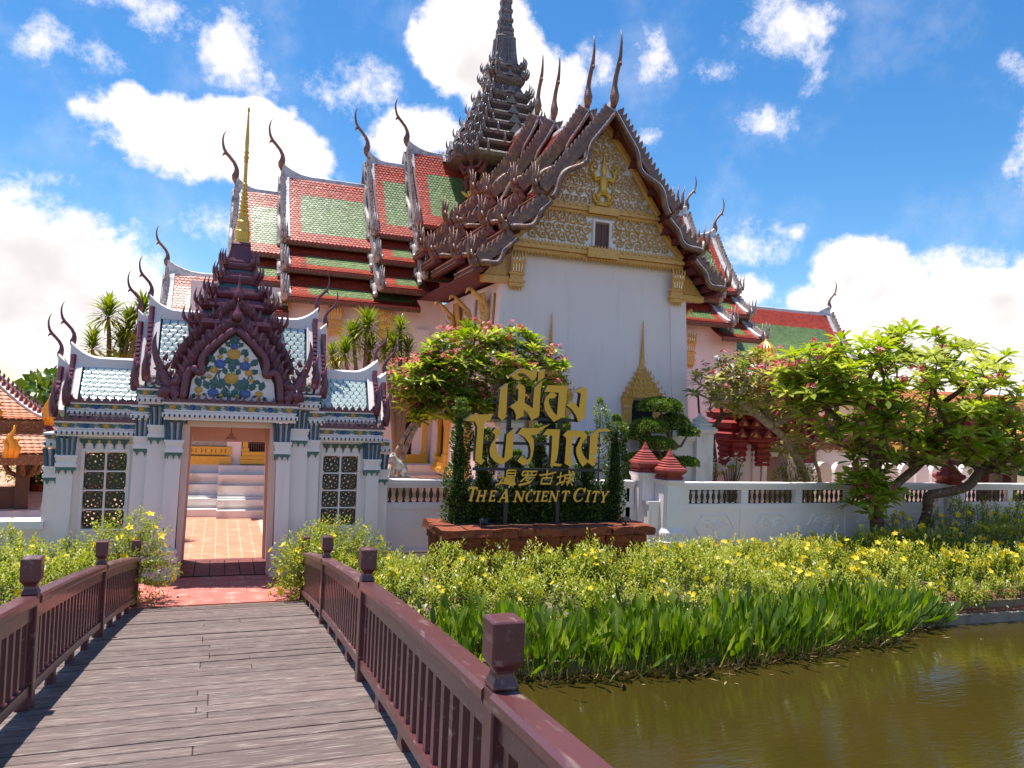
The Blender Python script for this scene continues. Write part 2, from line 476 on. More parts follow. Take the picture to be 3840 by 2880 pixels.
def leaves(name, mtl, P, D, U, Ln, Wd, tone, parent=None, bend=0.25, fold=0.15, kind=None, big=False):
    """one mesh of many leaves: P bases, D axes, U leaf normals, Ln lengths, Wd widths, tone 0..1"""
    n = len(P)
    P = np.asarray(P, float); D = nrm(np.asarray(D, float)); U = np.asarray(U, float)
    U = nrm(U - D * np.sum(U * D, axis=1, keepdims=True)); Sd = np.cross(D, U)
    Ln = np.broadcast_to(np.asarray(Ln, float), (n,))[:, None]; Wd = np.broadcast_to(np.asarray(Wd, float), (n,))[:, None]
    if big:
        # base, two mid pairs, tip, with a bent spine
        b = bend * Ln
        c1 = P + D * Ln * .38 + U * b * .12; c2 = P + D * Ln * .72 - U * b * .15; tip = P + D * Ln - U * b * .75
        fo = U * Wd * fold
        V = np.stack([P, c1 + Sd * Wd * .42 + fo, c1, c1 - Sd * Wd * .42 + fo, c2 + Sd * Wd * .5 + fo, c2, c2 - Sd * Wd * .5 + fo, tip], 1)
        F = np.array([(0, 2, 1, -1), (0, 3, 2, -1), (1, 2, 5, 4), (2, 3, 6, 5), (4, 5, 7, -1), (5, 6, 7, -1)])
        k = 8
        sizes = [3, 3, 4, 4, 3, 3]
        flat = [i for f in F for i in f if i >= 0]
    else:
        mid = P + D * Ln * .5 + U * Ln * bend * .2
        V = np.stack([P, mid + Sd * Wd * .5, P + D * Ln - U * Ln * bend * .3, mid - Sd * Wd * .5], 1)
        k = 4; sizes = [4]; flat = [0, 1, 2, 3]
    nv = n * k; ll = len(flat)
    me = bpy.data.meshes.new(name)
    me.vertices.add(nv)
    me.vertices.foreach_set('co', V.reshape(-1).astype(np.float32))
    idx = (np.arange(n)[:, None] * k + np.array(flat)[None, :]).reshape(-1)
    me.loops.add(n * ll)
    me.loops.foreach_set('vertex_index', idx.astype(np.int32))
    st = np.cumsum([0] + sizes[:-1])
    starts = (np.arange(n)[:, None] * ll + st[None, :]).reshape(-1)
    me.polygons.add(n * len(sizes))
    me.polygons.foreach_set('loop_start', starts.astype(np.int32))
    me.polygons.foreach_set('loop_total', np.tile(sizes, n).astype(np.int32))
    me.materials.append(mtl)
    tone_attr(me, np.repeat(np.clip(tone, 0, 1), len(sizes)))
    me.update(calc_edges=True)
    o = put(name, me, parent)
    if kind:
        o['kind'] = kind
    return o
def flowers5(name, mtl, C, Nn, size, tone, parent=None, kind=None, k=5):
    """star flowers: k petals round each centre"""
    n = len(C)
    C = np.asarray(C, float); Nn = nrm(np.asarray(Nn, float))
    A = nrm(np.cross(Nn, rng.normal(size=(n, 3)))); Bt = np.cross(Nn, A)
    P = []; D = []; U = []; tn = []; ln = []
    size = np.broadcast_to(size, (n,))
    for i in range(k):
        a = 2 * math.pi * i / k
        d = A * math.cos(a) + Bt * math.sin(a) + Nn * .45
        P.append(C); D.append(d); U.append(Nn); tn.append(tone); ln.append(size)
    ln = np.concatenate(ln)
    return leaves(name, mtl, np.concatenate(P), np.concatenate(D), np.concatenate(U), ln, ln * .72, np.concatenate(tn), parent, .5, .1, kind)

# ================================================================== ground, water, paving
WZ = -.35
# shoreline of the planted bank on the right (x, y) and of the left bank
SHORE_R = [(1.5, 11.2), (2.6, 10.2), (3.7, 9.75), (4.6, 9.55), (6.4, 9.5), (8.4, 9.7), (10.2, 9.95), (11.4, 10.25), (13.6, 10.15), (17.0, 10.1), (30, 9.6), (70, 9)]
SHORE_L = [(-1.4, 11.2), (-2.3, 10.0), (-4.5, 9.2), (-9, 8.8), (-40, 8.6)]
def sheet(name, poly, z, mtl, h=None, **kw):
    b = B()
    n = len(poly)
    if h is None:
        b.add([(x, y, z) for x, y in poly], [tuple(range(n))])
    else:
        b.loft([[(x, y, z - h) for x, y in poly], [(x, y, z) for x, y in poly]])
    return obj(name, b, mtl, kind='structure', **kw)
sheet('pond_bed', [(-400, -400), (400, -400), (400, 11.6), (-400, 11.6)], -1.4, soil)
sheet('water', [(-90, -60), (140, -60), (140, 11.5), (-90, 11.5)], WZ, waterm)
poly = [(70, 400), (-40, 400)] + SHORE_L[::-1] + SHORE_R
sheet('ground', [(400, 400), (-400, 400)] + [(-400, 8.6)] + SHORE_L[::-1] + SHORE_R + [(400, 9)], 0, groundm, 1.6)
# bank: earth slope and concrete edge along the shore
def offs(path, d):
    r = []
    for i, p in enumerate(path):
        a = Vector(path[max(i - 1, 0)]); c = Vector(path[min(i + 1, len(path) - 1)])
        t_ = (c - a).normalized(); r.append((p[0] + t_.y * d, p[1] - t_.x * d))
    return r
for nm, path, sg in (('bank', SHORE_R, 1), ('bank', SHORE_L, -1)):
    b = B()
    o1 = offs(path, .04 * sg); o2 = offs(path, -.30 * sg)
    rings = [[(o1[i][0], o1[i][1], -.17), (o1[i][0], o1[i][1], -.6), (o2[i][0], o2[i][1], -.6), (o2[i][0], o2[i][1], .14), (.5 * (o1[i][0] + o2[i][0]), .5 * (o1[i][1] + o2[i][1]), .06)] for i in range(len(path))]
    b.loft(rings)
    obj(nm, b, bankm, kind='structure')
    b = B()
    a1 = offs(path, .14 * sg); a2 = offs(path, .05 * sg)
    b.loft([[(a1[i][0], a1[i][1], -.19), (a1[i][0], a1[i][1], -.8), (a2[i][0], a2[i][1], -.8), (a2[i][0], a2[i][1], -.19)] for i in range(len(path))])
    obj('bank_edge', b, conc, kind='structure')
# courtyard behind the gate and plaza to the left
cy = sheet('courtyard_paving', [(-30, 14.7), (2.9, 14.7), (2.9, 15.3), (30, 15.3), (30, 60), (-30, 60)], .004, salmonp)
tb = B().box(-.118, .118, -.118, .118, 0, .012)
tm = mesh('paving_tile', tb, salmon)
for i in range(7):
    for j in range(24):
        x = -.57 + i * .25; y = 15.97 + j * .2405
        put('paving_tile', tm, cy, T(x, y, .009) @ Matrix.Rotation(random.gauss(0, .004), 4, 'Z') @ Matrix.Diagonal((1, .99, 1, 1)))
obj('grout_bed', B().add([(-.75, 15.86, .008), (1.15, 15.86, .008), (1.15, 21.66, .008), (-.75, 21.66, .008)], [(0, 1, 2, 3)]), grout, cy)
ap = sheet('landing', [(-1.25, 12.45), (1.5, 12.45), (1.45, 14.35), (-1.1, 14.35)], .03, mortar, .5)
ys = [12.46, 12.98, 13.5, 14.02, 14.34]
for j in range(4):
    xs = [-1.2, -.62, 0.0, .55, 1.2] if j % 2 else [-1.22, -.9, -.3, .28, .86, 1.3]
    for i in range(len(xs) - 1):
        bb = B().box(xs[i] + .004, xs[i + 1] - .004, ys[j] + .004, ys[j + 1] - .004, .031, .046 + random.uniform(-.002, .002))
        obj('slab', bb, pinkc, ap)
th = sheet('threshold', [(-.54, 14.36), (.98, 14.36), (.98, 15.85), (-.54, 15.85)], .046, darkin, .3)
tb = B().box(-.118, .118, -.118, .118, 0, .014)
tm = mesh('threshold_tile', tb, redtile)
for i in range(6):
    for j in range(6):
        put('threshold_tile', tm, th, T(-.41 + i * .2525, 14.49 + j * .246, .048) @ Matrix.Rotation(random.gauss(0, .012), 4, 'Z'))

# ================================================================== the temple
XF, YF, YC = 8.68, 17.3, 25.2
temple = thing('temple', 'large white cross-shaped temple with tiered red and green tiled roofs and a dark central spire', 'temple', (XF, YC, 0))

def fs(side, c):                       # slope maps: (s along the ridge, o out from the ridge, z)
    if side == 'F': return lambda s, o, z: (s, c - o, z)
    if side == 'B': return lambda s, o, z: (s, c + o, z)
    if side == 'L': return lambda s, o, z: (c - o, s, z)
    return lambda s, o, z: (c + o, s, z)
def resample(prof, step):
    pts = [Vector(p) for p in prof]
    out = [pts[0]]; 
    for a, b in zip(pts[:-1], pts[1:]):
        n = max(1, round((b - a).length / step))
        out += [a.lerp(b, (i + 1) / n) for i in range(n)]
    return out
def smooth_prof(prof, k=6):
    """quadratic curve through a three-point profile"""
    if len(prof) != 3:
        return prof
    a, b, c = map(Vector, prof)
    b = b * 2 - (a + c) / 2
    return [tuple(a * (1 - t) ** 2 + b * 2 * t * (1 - t) + c * t * t) for t in [i / k for i in range(k + 1)]]
def tile_slope(parent, fn, s0, s1, prof, w=.112, row=.098, green=None, name='roof_tiles', mats=None, thick=.022, flipn=1):
    """overlapping pointed tiles, one face each; green=(margin left, margin right, top, bottom) gives the inset panel"""
    pts = resample(prof, row)
    L_ = len(pts) - 1
    Vv = []; Ff = []; Mi = []; Tn = []
    for i in range(L_):
        a, b = pts[i], pts[i + 1]
        d = (b - a); dn = d.normalized(); nv = Vector((-dn.y, dn.x)) * flipn
        if nv.y < 0: nv = -nv
        lo = b + d * .55
        n = max(1, round((s1 - s0) / w)); ww = (s1 - s0) / n
        off = .5 if i % 2 else 0
        for j in range(-1 if off else 0, n):
            x0 = max(s0 + (j + off) * ww, s0); x1 = min(s0 + (j + 1 + off) * ww, s1); xm = (x0 + x1) / 2
            jt = random.gauss(0, .0011); jx = random.gauss(0, .0011)
            up = a + nv * .003; mid = a.lerp(lo, .62) + nv * (.003 + thick * .7 + jt); tip = lo + nv * (.004 + thick + jt)
            o = len(Vv)
            Vv += [fn(x0, *up), fn(x1, *up), fn(x1, *(mid + nv * jx)), fn(xm, *tip), fn(x0, *(mid - nv * jx))]
            Ff.append((o, o + 1, o + 2, o + 3, o + 4))
            g = 0
            if green:
                ml, mr, tt, tb = green
                if s0 + ml < xm < s1 - mr and tt < i / L_ < 1 - tb: g = 1
            Mi.append(g); Tn.append(random.gauss(0, .13))
    b = B(); b.v = Vv; b.f = Ff; b.m = Mi
    me = mesh(name, b, mats or [roofred, roofgrn])
    tone_attr(me, np.clip(Tn, -.5, .8))
    o = put(name, me, parent); o['kind'] = 'stuff'
    return o
def slab(b, fn, s0, s1, prof, th=.07, mi=0):
    pts = [Vector(p) for p in prof]
    ring = []
    low = [(p.x, p.y - th) for p in pts]
    r = [(p.x, p.y) for p in pts] + low[::-1]
    b.loft([[fn(s0, *q) for q in r], [fn(s1, *q) for q in r]], mi=mi)
def chofa(parent, base, out, h=1.35, mtl=mosaic, name='chofa', k=1.0, beak=True):
    """tapering horn finial: bulb, S-curved neck, beak and thin tip; out = horizontal direction it leans to"""
    o = Vector((out[0], out[1], 0)).normalized(); bz = Vector(base)
    pts = [(-.03, -.10, .045), (.0, .02, .085), (.0, .12, .10), (-.03, .24, .075), (-.02, .36, .055), (.05, .50, .050), (.17, .64, .048), (.27, .74, .050), (.34, .86, .040), (.375, 1.0, .032), (.385, 1.14, .025), (.36, 1.28, .016), (.30, 1.40, .005)]
    b = B()
    f = h / 1.4
    b.tube([bz + o * (p[0] * f * k) + Vector((0, 0, p[1] * f)) for p in pts], [p[2] * f for p in pts], 8)
    if beak:
        q = bz + o * (.27 * f * k) + Vector((0, 0, .74 * f))
        b.tube([q, q + o * (.07 * f) + Vector((0, 0, -.03 * f)), q + o * (.105 * f) + Vector((0, 0, -.10 * f))], [.045 * f, .032 * f, .004], 6)
    return obj(name, b, mtl, parent, smooth=True)
# one fin of a bargeboard, shared: local x outward along the slope normal, y along the slope, z thickness
fb = B().prism([(0, -.07), (.02, -.075), (.10, -.05), (.17, .01), (.20, .07), (.13, .055), (.07, .075), (0, .07)], lambda s, z, t: (s, z, t), -.035, .035)
fin_mesh = mesh('fin', fb, mosaic)
fb2 = B().prism([(0, -.07), (.02, -.075), (.10, -.05), (.17, .01), (.20, .07), (.13, .055), (.07, .075), (0, .07)], lambda s, z, t: (s, z, t), -.035, .035)
fin_meshw = mesh('fin', fb2, paleb)
chip_mesh_b = B().box(-.012, .012, -.03, .03, -.037, .037)
def naga_head(parent, fn, p, d, sgn=1, k=1.0, mtl=mosaic, n=3):
    """the crest at the foot of a bargeboard: a curled neck with up-curving prongs"""
    b = B()
    P = Vector(p)
    def q(o, z, t=0): return fn(P.x + o * k, P.y + z * k, t)
    b.tube([q(-.30, .16), q(-.16, .0), q(.0, -.07), (q(.13, -.03)), q(.17, .1), q(.16, .26)], [.085 * k, .105 * k, .115 * k, .105 * k, .085 * k, .05 * k], 7)
    for i in range(n):
        t = (i - (n - 1) / 2) * .085 * k
        dx = (i - (n - 1) / 2) * .07
        b.tube([q(.14 + dx, .02, t), q(.19 + dx, .22, t), q(.16 + dx * 1.4, .42, t), q(.19 + dx * 1.9, .66 + .05 * (i % 2), t)], [.06 * k, .05 * k, .033 * k, .006], 6)
    b.tube([q(.0, .03, .06), q(-.06, .12, .07), q(-.03, .2, .07)], [.05 * k, .04 * k, .01], 5)
    return obj('naga_head', b, mtl, parent, smooth=True)
def barge(parent, fn, path, depth=.15, mtl=mosaic, wave=True, fins=True, finm=None, head=True, hk=1.0, width=.10, label=None):
    """bargeboard along path [(o, z)...]: slim board, naga body that undulates down its lower half, fins along the top edge"""
    pts = resample(smooth_prof(path), .08)
    b = B()
    n = len(pts)
    dirs = [(pts[min(i + 1, n - 1)] - pts[max(i - 1, 0)]).normalized() for i in range(n)]
    def nor(d):
        nn = Vector((-d.y, d.x))
        return nn if nn.y > 0 else -nn
    rings = []
    for p, d in zip(pts, dirs):
        nn = nor(d)
        a, c = p + nn * .05, p - nn * width
        rings.append([fn(a.x, a.y, 0), fn(a.x, a.y, depth), fn(c.x, c.y, depth), fn(c.x, c.y, 0)])
    b.loft(rings)
    o = obj('bargeboard', b, mtl, parent, label=label)
    if wave:
        b = B(); path3 = []; rad = []; edge = []
        tot = n * .08
        cyc = 1.5 if tot > 1.5 else 1.0
        for i, (p, d) in enumerate(zip(pts, dirs)):
            nn = nor(d); f = i / (n - 1)
            g = max(0, (f - .30) / .70)
            amp = .21 if tot > 1.5 else .17
            off = width * .8 + amp * .5 * (1 - math.cos(g * 2 * math.pi * cyc)) * min(1, g * 3)
            q = p - nn * off
            path3.append(fn(q.x, q.y, depth + .035)); rad.append(.05 + .028 * min(1, g * 1.5))
            q2 = q + nn * rad[-1] * .8
            edge.append(fn(q2.x, q2.y, depth + .035 + rad[-1] * .55))
        b.tube(path3, rad, 7)
        # gusset between body and board where the body swings away
        nb = obj('naga_body', b, mtl, o, smooth=True)
        obj('mirror_edge', B().tube(edge, .0075, 4), mirror, nb)
    if fins:
        tot = sum((pts[i + 1] - pts[i]).length for i in range(n - 1)); cnt = max(2, int(tot / .15))
        for k in range(cnt):
            f = (k + .5) / cnt * (n - 1); i = min(int(f), n - 2)
            p = pts[i].lerp(pts[i + 1], f - i); d = dirs[i]
            nn = nor(d)
            p = p + nn * .03
            o3 = Vector(fn(p.x, p.y, depth * .5))
            ex = Vector(fn(p.x + nn.x, p.y + nn.y, depth * .5)) - o3
            ey = -(Vector(fn(p.x + d.x, p.y + d.y, depth * .5)) - o3)
            ez = ex.cross(ey)
            put('fin', finm or fin_mesh, o, axes(o3, ex * 1.1, ey * 1.15, ez * 1.5))
    if head:
        naga_head(o, fn, pts[-1], dirs[-1], k=hk, mtl=mtl)
    return o
def tiers_at(zr, sh, half=0):
    """three stacked slopes (o, z) under a ridge at zr, eaves shifted by sh"""
    return [[(0.05, zr), (.74, 9.02 + sh + (zr - 10.15 - sh) * .4), (1.65, 7.86 + sh)], [(1.22, 7.86 + sh), (1.80, 7.31 + sh), (2.36, 6.93 + sh)], [(1.92, 6.86 + sh), (2.52, 6.32 + sh), (3.12, 6.0 + sh)]]
def wing_seg(ax, c, s0, s1, zr, sh, out, first=False, sides='FB', tiers=None, gable='L', hk=.85, ends=None, greenm=(.42, .30), fm=None):
    """one roof step of a wing. out=-1/+1: which end of [s0, s1] carries the gable"""
    tr = tiers or tiers_at(zr, sh)
    roof = None
    b = B()
    for sd in sides:
        f = fs(sd, c)
        for k, pr in enumerate(tr):
            e1 = s1
            if ends and k == 2: e1 = ends
            slab(b, f, s0, e1, smooth_prof(pr))
    roof = obj('roof', b, roofbase, temple)
    for sd in sides:
        f = fs(sd, c)
        for k, pr in enumerate(tr):
            e1 = s1
            if ends and k == 2: e1 = ends
            gm = (greenm[0], greenm[1], .22, .17) if k == 0 else (greenm[0] + .12, greenm[1], .46, .26)
            if sd in ('F', 'L', 'R'):
                tile_slope(roof, f, s0 + .03, e1 - .01, smooth_prof(pr), green=gm)
            # fascia under the eave and verge strip on the gable end
            p = pr[-1]
            fb_ = B()
            fb_.loft([[f(s, p[0] - .03, p[1] - .10), f(s, p[0] + .04, p[1] - .03), f(s, p[0] + .03, p[1] - .15), f(s, p[0] - .06, p[1] - .17)] for s in (s0 - .02, e1)])
            obj('fascia_board', fb_, fascia, roof)
            db = B()
            nd = int((e1 - s0) / .09)
            for i in range(nd):
                s = s0 + (i + .5) * .09
                db.add([f(s - .032, p[0] + .045, p[1] - .02), f(s + .032, p[0] + .045, p[1] - .02), f(s + .03, p[0] + .05, p[1] - .07), f(s, p[0] + .05, p[1] - .10), f(s - .03, p[0] + .05, p[1] - .07)], [(0, 1, 2, 3, 4)])
            d_ = obj('eave_tile_row', db, roofred, roof); d_['kind'] = 'stuff'
            se = s0 if out < 0 else e1
            vb = B()
            vp = smooth_prof(pr)
            i0, i1 = (se - .05, se + .17) if out < 0 else (se - .17, se + .05)
            rr = [(x, z + .10) for x, z in vp] + [(x, z - .06) for x, z in vp[::-1]]
            vb.loft([[f(i0, *q) for q in rr], [f(i1, *q) for q in rr]])
            obj('verge', vb, ridgew, roof)
    # gable end: boards, infill
    se = s0 if out < 0 else s1
    for sd in sides:
        sg = -1 if sd in ('F', 'L') else 1
        if ax == 'X':
            g = lambda o, z, t, sg=sg: (se + out * t, c + sg * o, z)
        else:
            g = lambda o, z, t, sg=sg: (c + sg * o, se + out * t, z)
        for k, pr in enumerate(tr):
            if ax == 'X' and sd == 'B':
                barge(roof, g, pr, fins=False, head=False, wave=False) if k == 0 else None
                continue
            barge_top = barge(temple, g, pr, mtl=fm or paleb, hk=hk, finm=fin_meshw, depth=.08)
    return roof
def ridge(parent, ax, c, s0, s1, z, out, rise=.32, w=.09):
    """white ridge that sweeps up to the finial at its gable end"""
    b = B(); n = 10
    rings = []
    for i in range(n + 1):
        f = i / n
        s = s0 + (s1 - s0) * f
        g = (1 - f) if out < 0 else f
        lift = rise * max(0, (g - .55) / .45) ** 2.2 if abs(s1 - s0) < 1.8 else rise * max(0, 1 - (abs(s - (s0 if out < 0 else s1)) / .95)) ** 2.2
        zt = z + .10 + lift; zb = z - .10
        q = [(-w, zb), (w, zb), (w * .75, zt - .03), (0, zt), (-w * .75, zt - .03)]
        rings.append([(s, c + y, zz) if ax == 'X' else (c + y, s, zz) for y, zz in q])
    b.loft(rings)
    return obj('ridge', b, ridgew, parent)

# ---- left wing: four descending steps plus a low outer wing
LW = [(5.45, 7.6, 11.55, .95, None), (4.15, 5.6, 11.0, .5, None), (1.52, 4.3, 10.15, 0, 5.35), (.18, 1.65, 9.55, -.45, None)]
for (s0, s1, zr, sh, e) in LW:
    rf = wing_seg('X', YC, s0, s1, zr, sh, -1, ends=e, greenm=(.42, -.2) if s1 - s0 < 1.6 else (.50, .06))
    ridge(rf, 'X', YC, s0 - .05, s1, zr, -1)
    chofa(rf, (s0 - .08, YC, zr + .28), (-1, 0), 1.5)
    gb = B().prism([(-1.6, zr - 2.25), (1.6, zr - 2.25), (0, zr - .1)], lambda s, z, t: (s0 + .1 - t, YC + s, z), -.05, .02)
    obj('gable_infill', gb, soffit, rf)
lowt = [[(.05, 6.78), (.8, 5.75), (1.75, 4.95)], [(1.62, 4.7), (2.05, 4.4), (2.5, 4.15)]]
rf = wing_seg('X', YC, -1.62, .6, 6.78, 0, -1, tiers=lowt, greenm=(.5, .1))
ridge(rf, 'X', YC, -1.67, .6, 6.78, -1)
chofa(rf, (-1.70, YC, 7.05), (-1, 0), 1.15)
# ---- right wing
for (s0, s1, zr, sh) in [(11.4, 16.25, 10.75, .35), (15.9, 17.55, 10.05, -.1)]:
    rf = wing_seg('X', YC, s0, s1, zr, sh, 1, sides='FB', greenm=(.1, .42))
    ridge(rf, 'X', YC, s0, s1 + .05, zr, 1)
    chofa(rf, (s1 + .08, YC, zr + .28), (1, 0), 1.35)
    gb = B().prism([(-1.6, zr - 2.25), (1.6, zr - 2.25), (0, zr - .1)], lambda s, z, t: (s1 - .1 + t, YC + s, z), -.05, .02)
    obj('gable_infill', gb, soffit, rf)
lowr = [[(.05, 7.5), (.95, 6.1), (2.05, 4.95)], [(1.9, 4.65), (2.3, 4.3), (2.8, 4.0)]]
rf = wing_seg('X', YC, 17.3, 23.25, 7.5, 0, 1, tiers=lowr, greenm=(.1, .55))
ridge(rf, 'X', YC, 17.3, 23.3, 7.5, 1)
chofa(rf, (23.33, YC, 7.78), (1, 0), 1.2)

# ---- front wing: four gables one behind another
def ftiers(zr, sh):
    return [[(.05, zr), (.90, 9.40 + sh * .85), (1.80, 8.34 + sh)], [(1.66, 8.10 + sh), (2.12, 7.70 + sh), (2.62, 7.40 + sh)], [(2.46, 7.14 + sh), (2.88, 6.78 + sh), (3.32, 6.50 + sh)]]
FW = [(16.85, 18.5, 10.52, 0.0), (18.35, 20.8, 11.05, .42), (20.6, 22.1, 11.5, .80), (21.9, 24.2, 12.1, 1.25)]
for i, (s0, s1, zr, sh) in enumerate(FW):
    tr = ftiers(zr, sh)
    b = B()
    for sd in 'LR':
        for pr in tr:
            slab(b, fs(sd, XF), s0 + .02, s1, smooth_prof(pr), .09)
    rf = obj('roof', b, roofbase, temple)
    for sd in 'LR':
        f = fs(sd, XF); sg = -1 if sd == 'L' else 1
        for k, pr in enumerate(tr):
            tile_slope(rf, f, s0 + .05, s1, smooth_prof(pr), w=.11, row=.10, green=(.35, .1, .22, .18) if k == 0 else (.4, .1, .34, .36))
            g = lambda o, z, t, sg=sg: (XF + sg * o, s0 - t, z)
            barge(temple, g, pr, hk=.95 if i < 2 else .9)
            p = pr[-1]
            # boxed eave running back from the gable foot
            eb = B()
            eb.loft([[f(s, p[0] - .10, p[1] - .02), f(s, p[0] + .06, p[1] - .06), f(s, p[0] + .03, p[1] - .26), f(s, p[0] - .16, p[1] - .22)] for s in (s0 - .06, s1)])
            obj('fascia_board', eb, soffit, rf)
            for dz, r_ in ((-.09, .022), (-.20, .016)):
                gb = B().tube([f(s0 - .05, p[0] + .055, p[1] + dz), f(s1, p[0] + .055, p[1] + dz)], r_, 5)
                obj('gilt_strip', gb, fascia, rf)
    ridge(rf, 'Y', XF, s0 - .05, s1, zr, -1, rise=.3)
    chofa(rf, (XF, s0 - .10, zr + .22), (0, -1), 1.72, k=.55)
    # red boarded soffit behind the boards, with the gable wall set back
    if i:
        sb = B()
        for pr in tr:
            q = smooth_prof(pr)
            sb.prism([(XF - o, z - .06) for o, z in q[::-1]] + [(XF + o, z - .06) for o, z in q] , faceY(s0 + .42), 0, .02)
        obj('gable_infill', sb, soffit, rf)
# ribs and purlin ends under the first gable's overhang
for sg in (-1, 1):
    for pr in ftiers(10.52, 0):
        for f_ in (.12, .42, .72, .98):
            q = smooth_prof(pr); k = f_ * (len(q) - 1); i0 = min(int(k), len(q) - 2)
            p = Vector(q[i0]).lerp(Vector(q[i0 + 1]), k - i0)
            obj('purlin_end', B().box(XF + sg * p.x - .07, XF + sg * p.x + .07, 16.92, YF + .02, p.y - .26, p.y - .10), soffit, temple)

obj('eave_soffit', B().box(XF - 3.25, XF + 3.25, 17.4, 22.9, 6.30, 6.36), soffit, temple)
obj('attic', B().box(XF - 2.2, XF + 2.2, 17.5, 23, 6.36, 7.7), soffit, temple)
obj('attic', B().box(.5, 6.4, 24.0, 26.4, 6.3, 7.4), soffit, temple)
obj('attic', B().box(11.0, 16.8, 24.0, 26.4, 6.3, 7.4), soffit, temple)
# ---- front wing walls (battered)
HW0, HW1 = 2.72, 2.50
wb = B()
def wallring(z):
    k = HW0 + (HW1 - HW0) * (z - 1.2) / 5.0
    return k
for z0, z1 in ((1.2, 6.2),):
    a, c = wallring(z0), wallring(z1)
    wb.loft([[(XF - a, YF - .12, z0), (XF + a, YF - .12, z0), (XF + a, 23, z0), (XF - a, 23, z0)], [(XF - c, YF, z1), (XF + c, YF, z1), (XF + c, 23, z1), (XF - c, 23, z1)]])
wb.prism([(XF - 2.42, 6.2), (XF + 2.42, 6.2), (XF + 2.5, 7.0), (XF + 1.75, 8.1), (XF + 1.25, 8.8), (XF + .3, 10.2), (XF - .3, 10.2), (XF - 1.25, 8.8), (XF - 1.75, 8.1), (XF - 2.5, 7.0)], faceY(YF + .15), 0, .12)
obj('wall', wb, white, temple, label='large blank white wall under the gilded pediment')
for sg in (-1, 1):
    cb = B()
    a, c = wallring(1.2), wallring(6.2)
    x = [(XF + sg * a + sg * .05, 1.2), (XF + sg * (a - .42), 1.2), (XF + sg * (c - .42), 6.2), (XF + sg * c + sg * .05, 6.2)]
    cb.add([(x[0][0], YF - .17, x[0][1]), (x[1][0], YF - .17, x[1][1]), (x[2][0], YF - .05, x[2][1]), (x[3][0], YF - .05, x[3][1]),
            (x[0][0], YF + .3, x[0][1]), (x[1][0], YF + .3, x[1][1]), (x[2][0], YF + .3, x[2][1]), (x[3][0], YF + .3, x[3][1])],
           [(0, 1, 2, 3), (1, 5, 6, 2), (0, 3, 7, 4), (3, 2, 6, 7), (0, 4, 5, 1)])
    obj('corner_pilaster', cb, white, temple)

# ---- pediment
pedm = obj('pediment', B().prism([(XF - 2.34, 7.0), (XF + 2.34, 7.0), (XF + 1.62, 8.1), (XF + 1.2, 8.75), (XF + .72, 9.5), (XF, 10.28), (XF - .72, 9.5), (XF - 1.2, 8.75), (XF - 1.62, 8.1)], faceY(YF - .02), 0, .05), pedw, temple)
def gband(z0, z1, hw, proj, name='cornice'):
    b = B()
    yb = YF - .04
    h = z1 - z0
    b.box(XF - hw, XF + hw, yb - proj * .6, yb, z0, z0 + h * .35)
    b.box(XF - hw - .03, XF + hw + .03, yb - proj, yb, z0 + h * .35, z0 + h * .68)
    b.box(XF - hw, XF + hw, yb - proj * .7, yb, z0 + h * .68, z1)
    b.box(XF - .42, XF + .42, yb - proj * 1.35, yb, z0 + h * .1, z0 + h * .9)
    n = int(hw * 2 / .085)
    for i in range(n):
        x = XF - hw + (i + .5) * hw * 2 / n
        b.add([(x - .036, yb - proj * .9, z0 + .01), (x + .036, yb - proj * .9, z0 + .01), (x, yb - proj * .7, z0 - .085), (x, yb - proj * .3, z0)], [(0, 2, 1), (0, 3, 2), (1, 2, 3)])
        b.add([(x - .036, yb - proj * .72, z1 - .005), (x + .036, yb - proj * .72, z1 - .005), (x, yb - proj * .72, z1 + .08), (x, yb - proj * .3, z1)], [(0, 1, 2), (0, 2, 3), (1, 3, 2)])
    for i in range(int(hw * 2 / .16)):
        x = XF - hw + .08 + i * .16
        b.loft([[(x + math.cos(a) * .045, yb - proj * .72 - d, z1 - h * .16 + math.sin(a) * .028) for a in [j * math.pi / 4 for j in range(8)]] for d in (0, .02)])
    return obj(name, b, gold, temple)
gband(6.92, 7.20, 2.34, .18)
gband(8.02, 8.24, 1.58, .15)
# raking gold frames
for sg in (-1, 1):
    b = B()
    pr = [(XF + sg * 0.02, 10.32), (XF + sg * .60, 9.62), (XF + sg * 1.16, 8.84), (XF + sg * 1.60, 8.24)]
    b.tube([(x, YF - .12, z) for x, z in pr], .095, 6, flat=((0, 1, 0), .8))
    b.tube([(XF + sg * 1.62, YF - .12, 8.02), (XF + sg * 1.98, YF - .12, 7.56), (XF + sg * 2.34, YF - .12, 7.2)], .095, 6, flat=((0, 1, 0), .8))
    obj('raking_frame', b, gold, temple)
def spiral(b, cx, cz, r, turns, hand, a0, y, rad=.03, n=18):
    p = []
    for i in range(n):
        f = i / (n - 1)
        a = a0 + hand * f * turns * 2 * math.pi
        rr = r * (1 - f * .82)
        p.append((cx + math.cos(a) * rr, y - .02 * f, cz + math.sin(a) * rr))
    b.tube(p, [rad * (1 - .35 * i / n) for i in range(n)], 5)
    for k in (0, 3, 6, 9):
        q = Vector(p[k]); c = Vector((cx, p[k][1], cz)); d = (q - c).normalized()
        d = Vector((d.x * .7 - d.z * hand * .7, 0, d.z * .7 + d.x * hand * .7))
        b.tube([q, q + d * r * .30, q + d * r * .5 + Vector((0, 0, .03))], [rad * .95, rad * .8, .004], 5)
    b.tube([p[-1], (cx, y - .06, cz)], [rad * 1.2, rad * 1.4], 6)
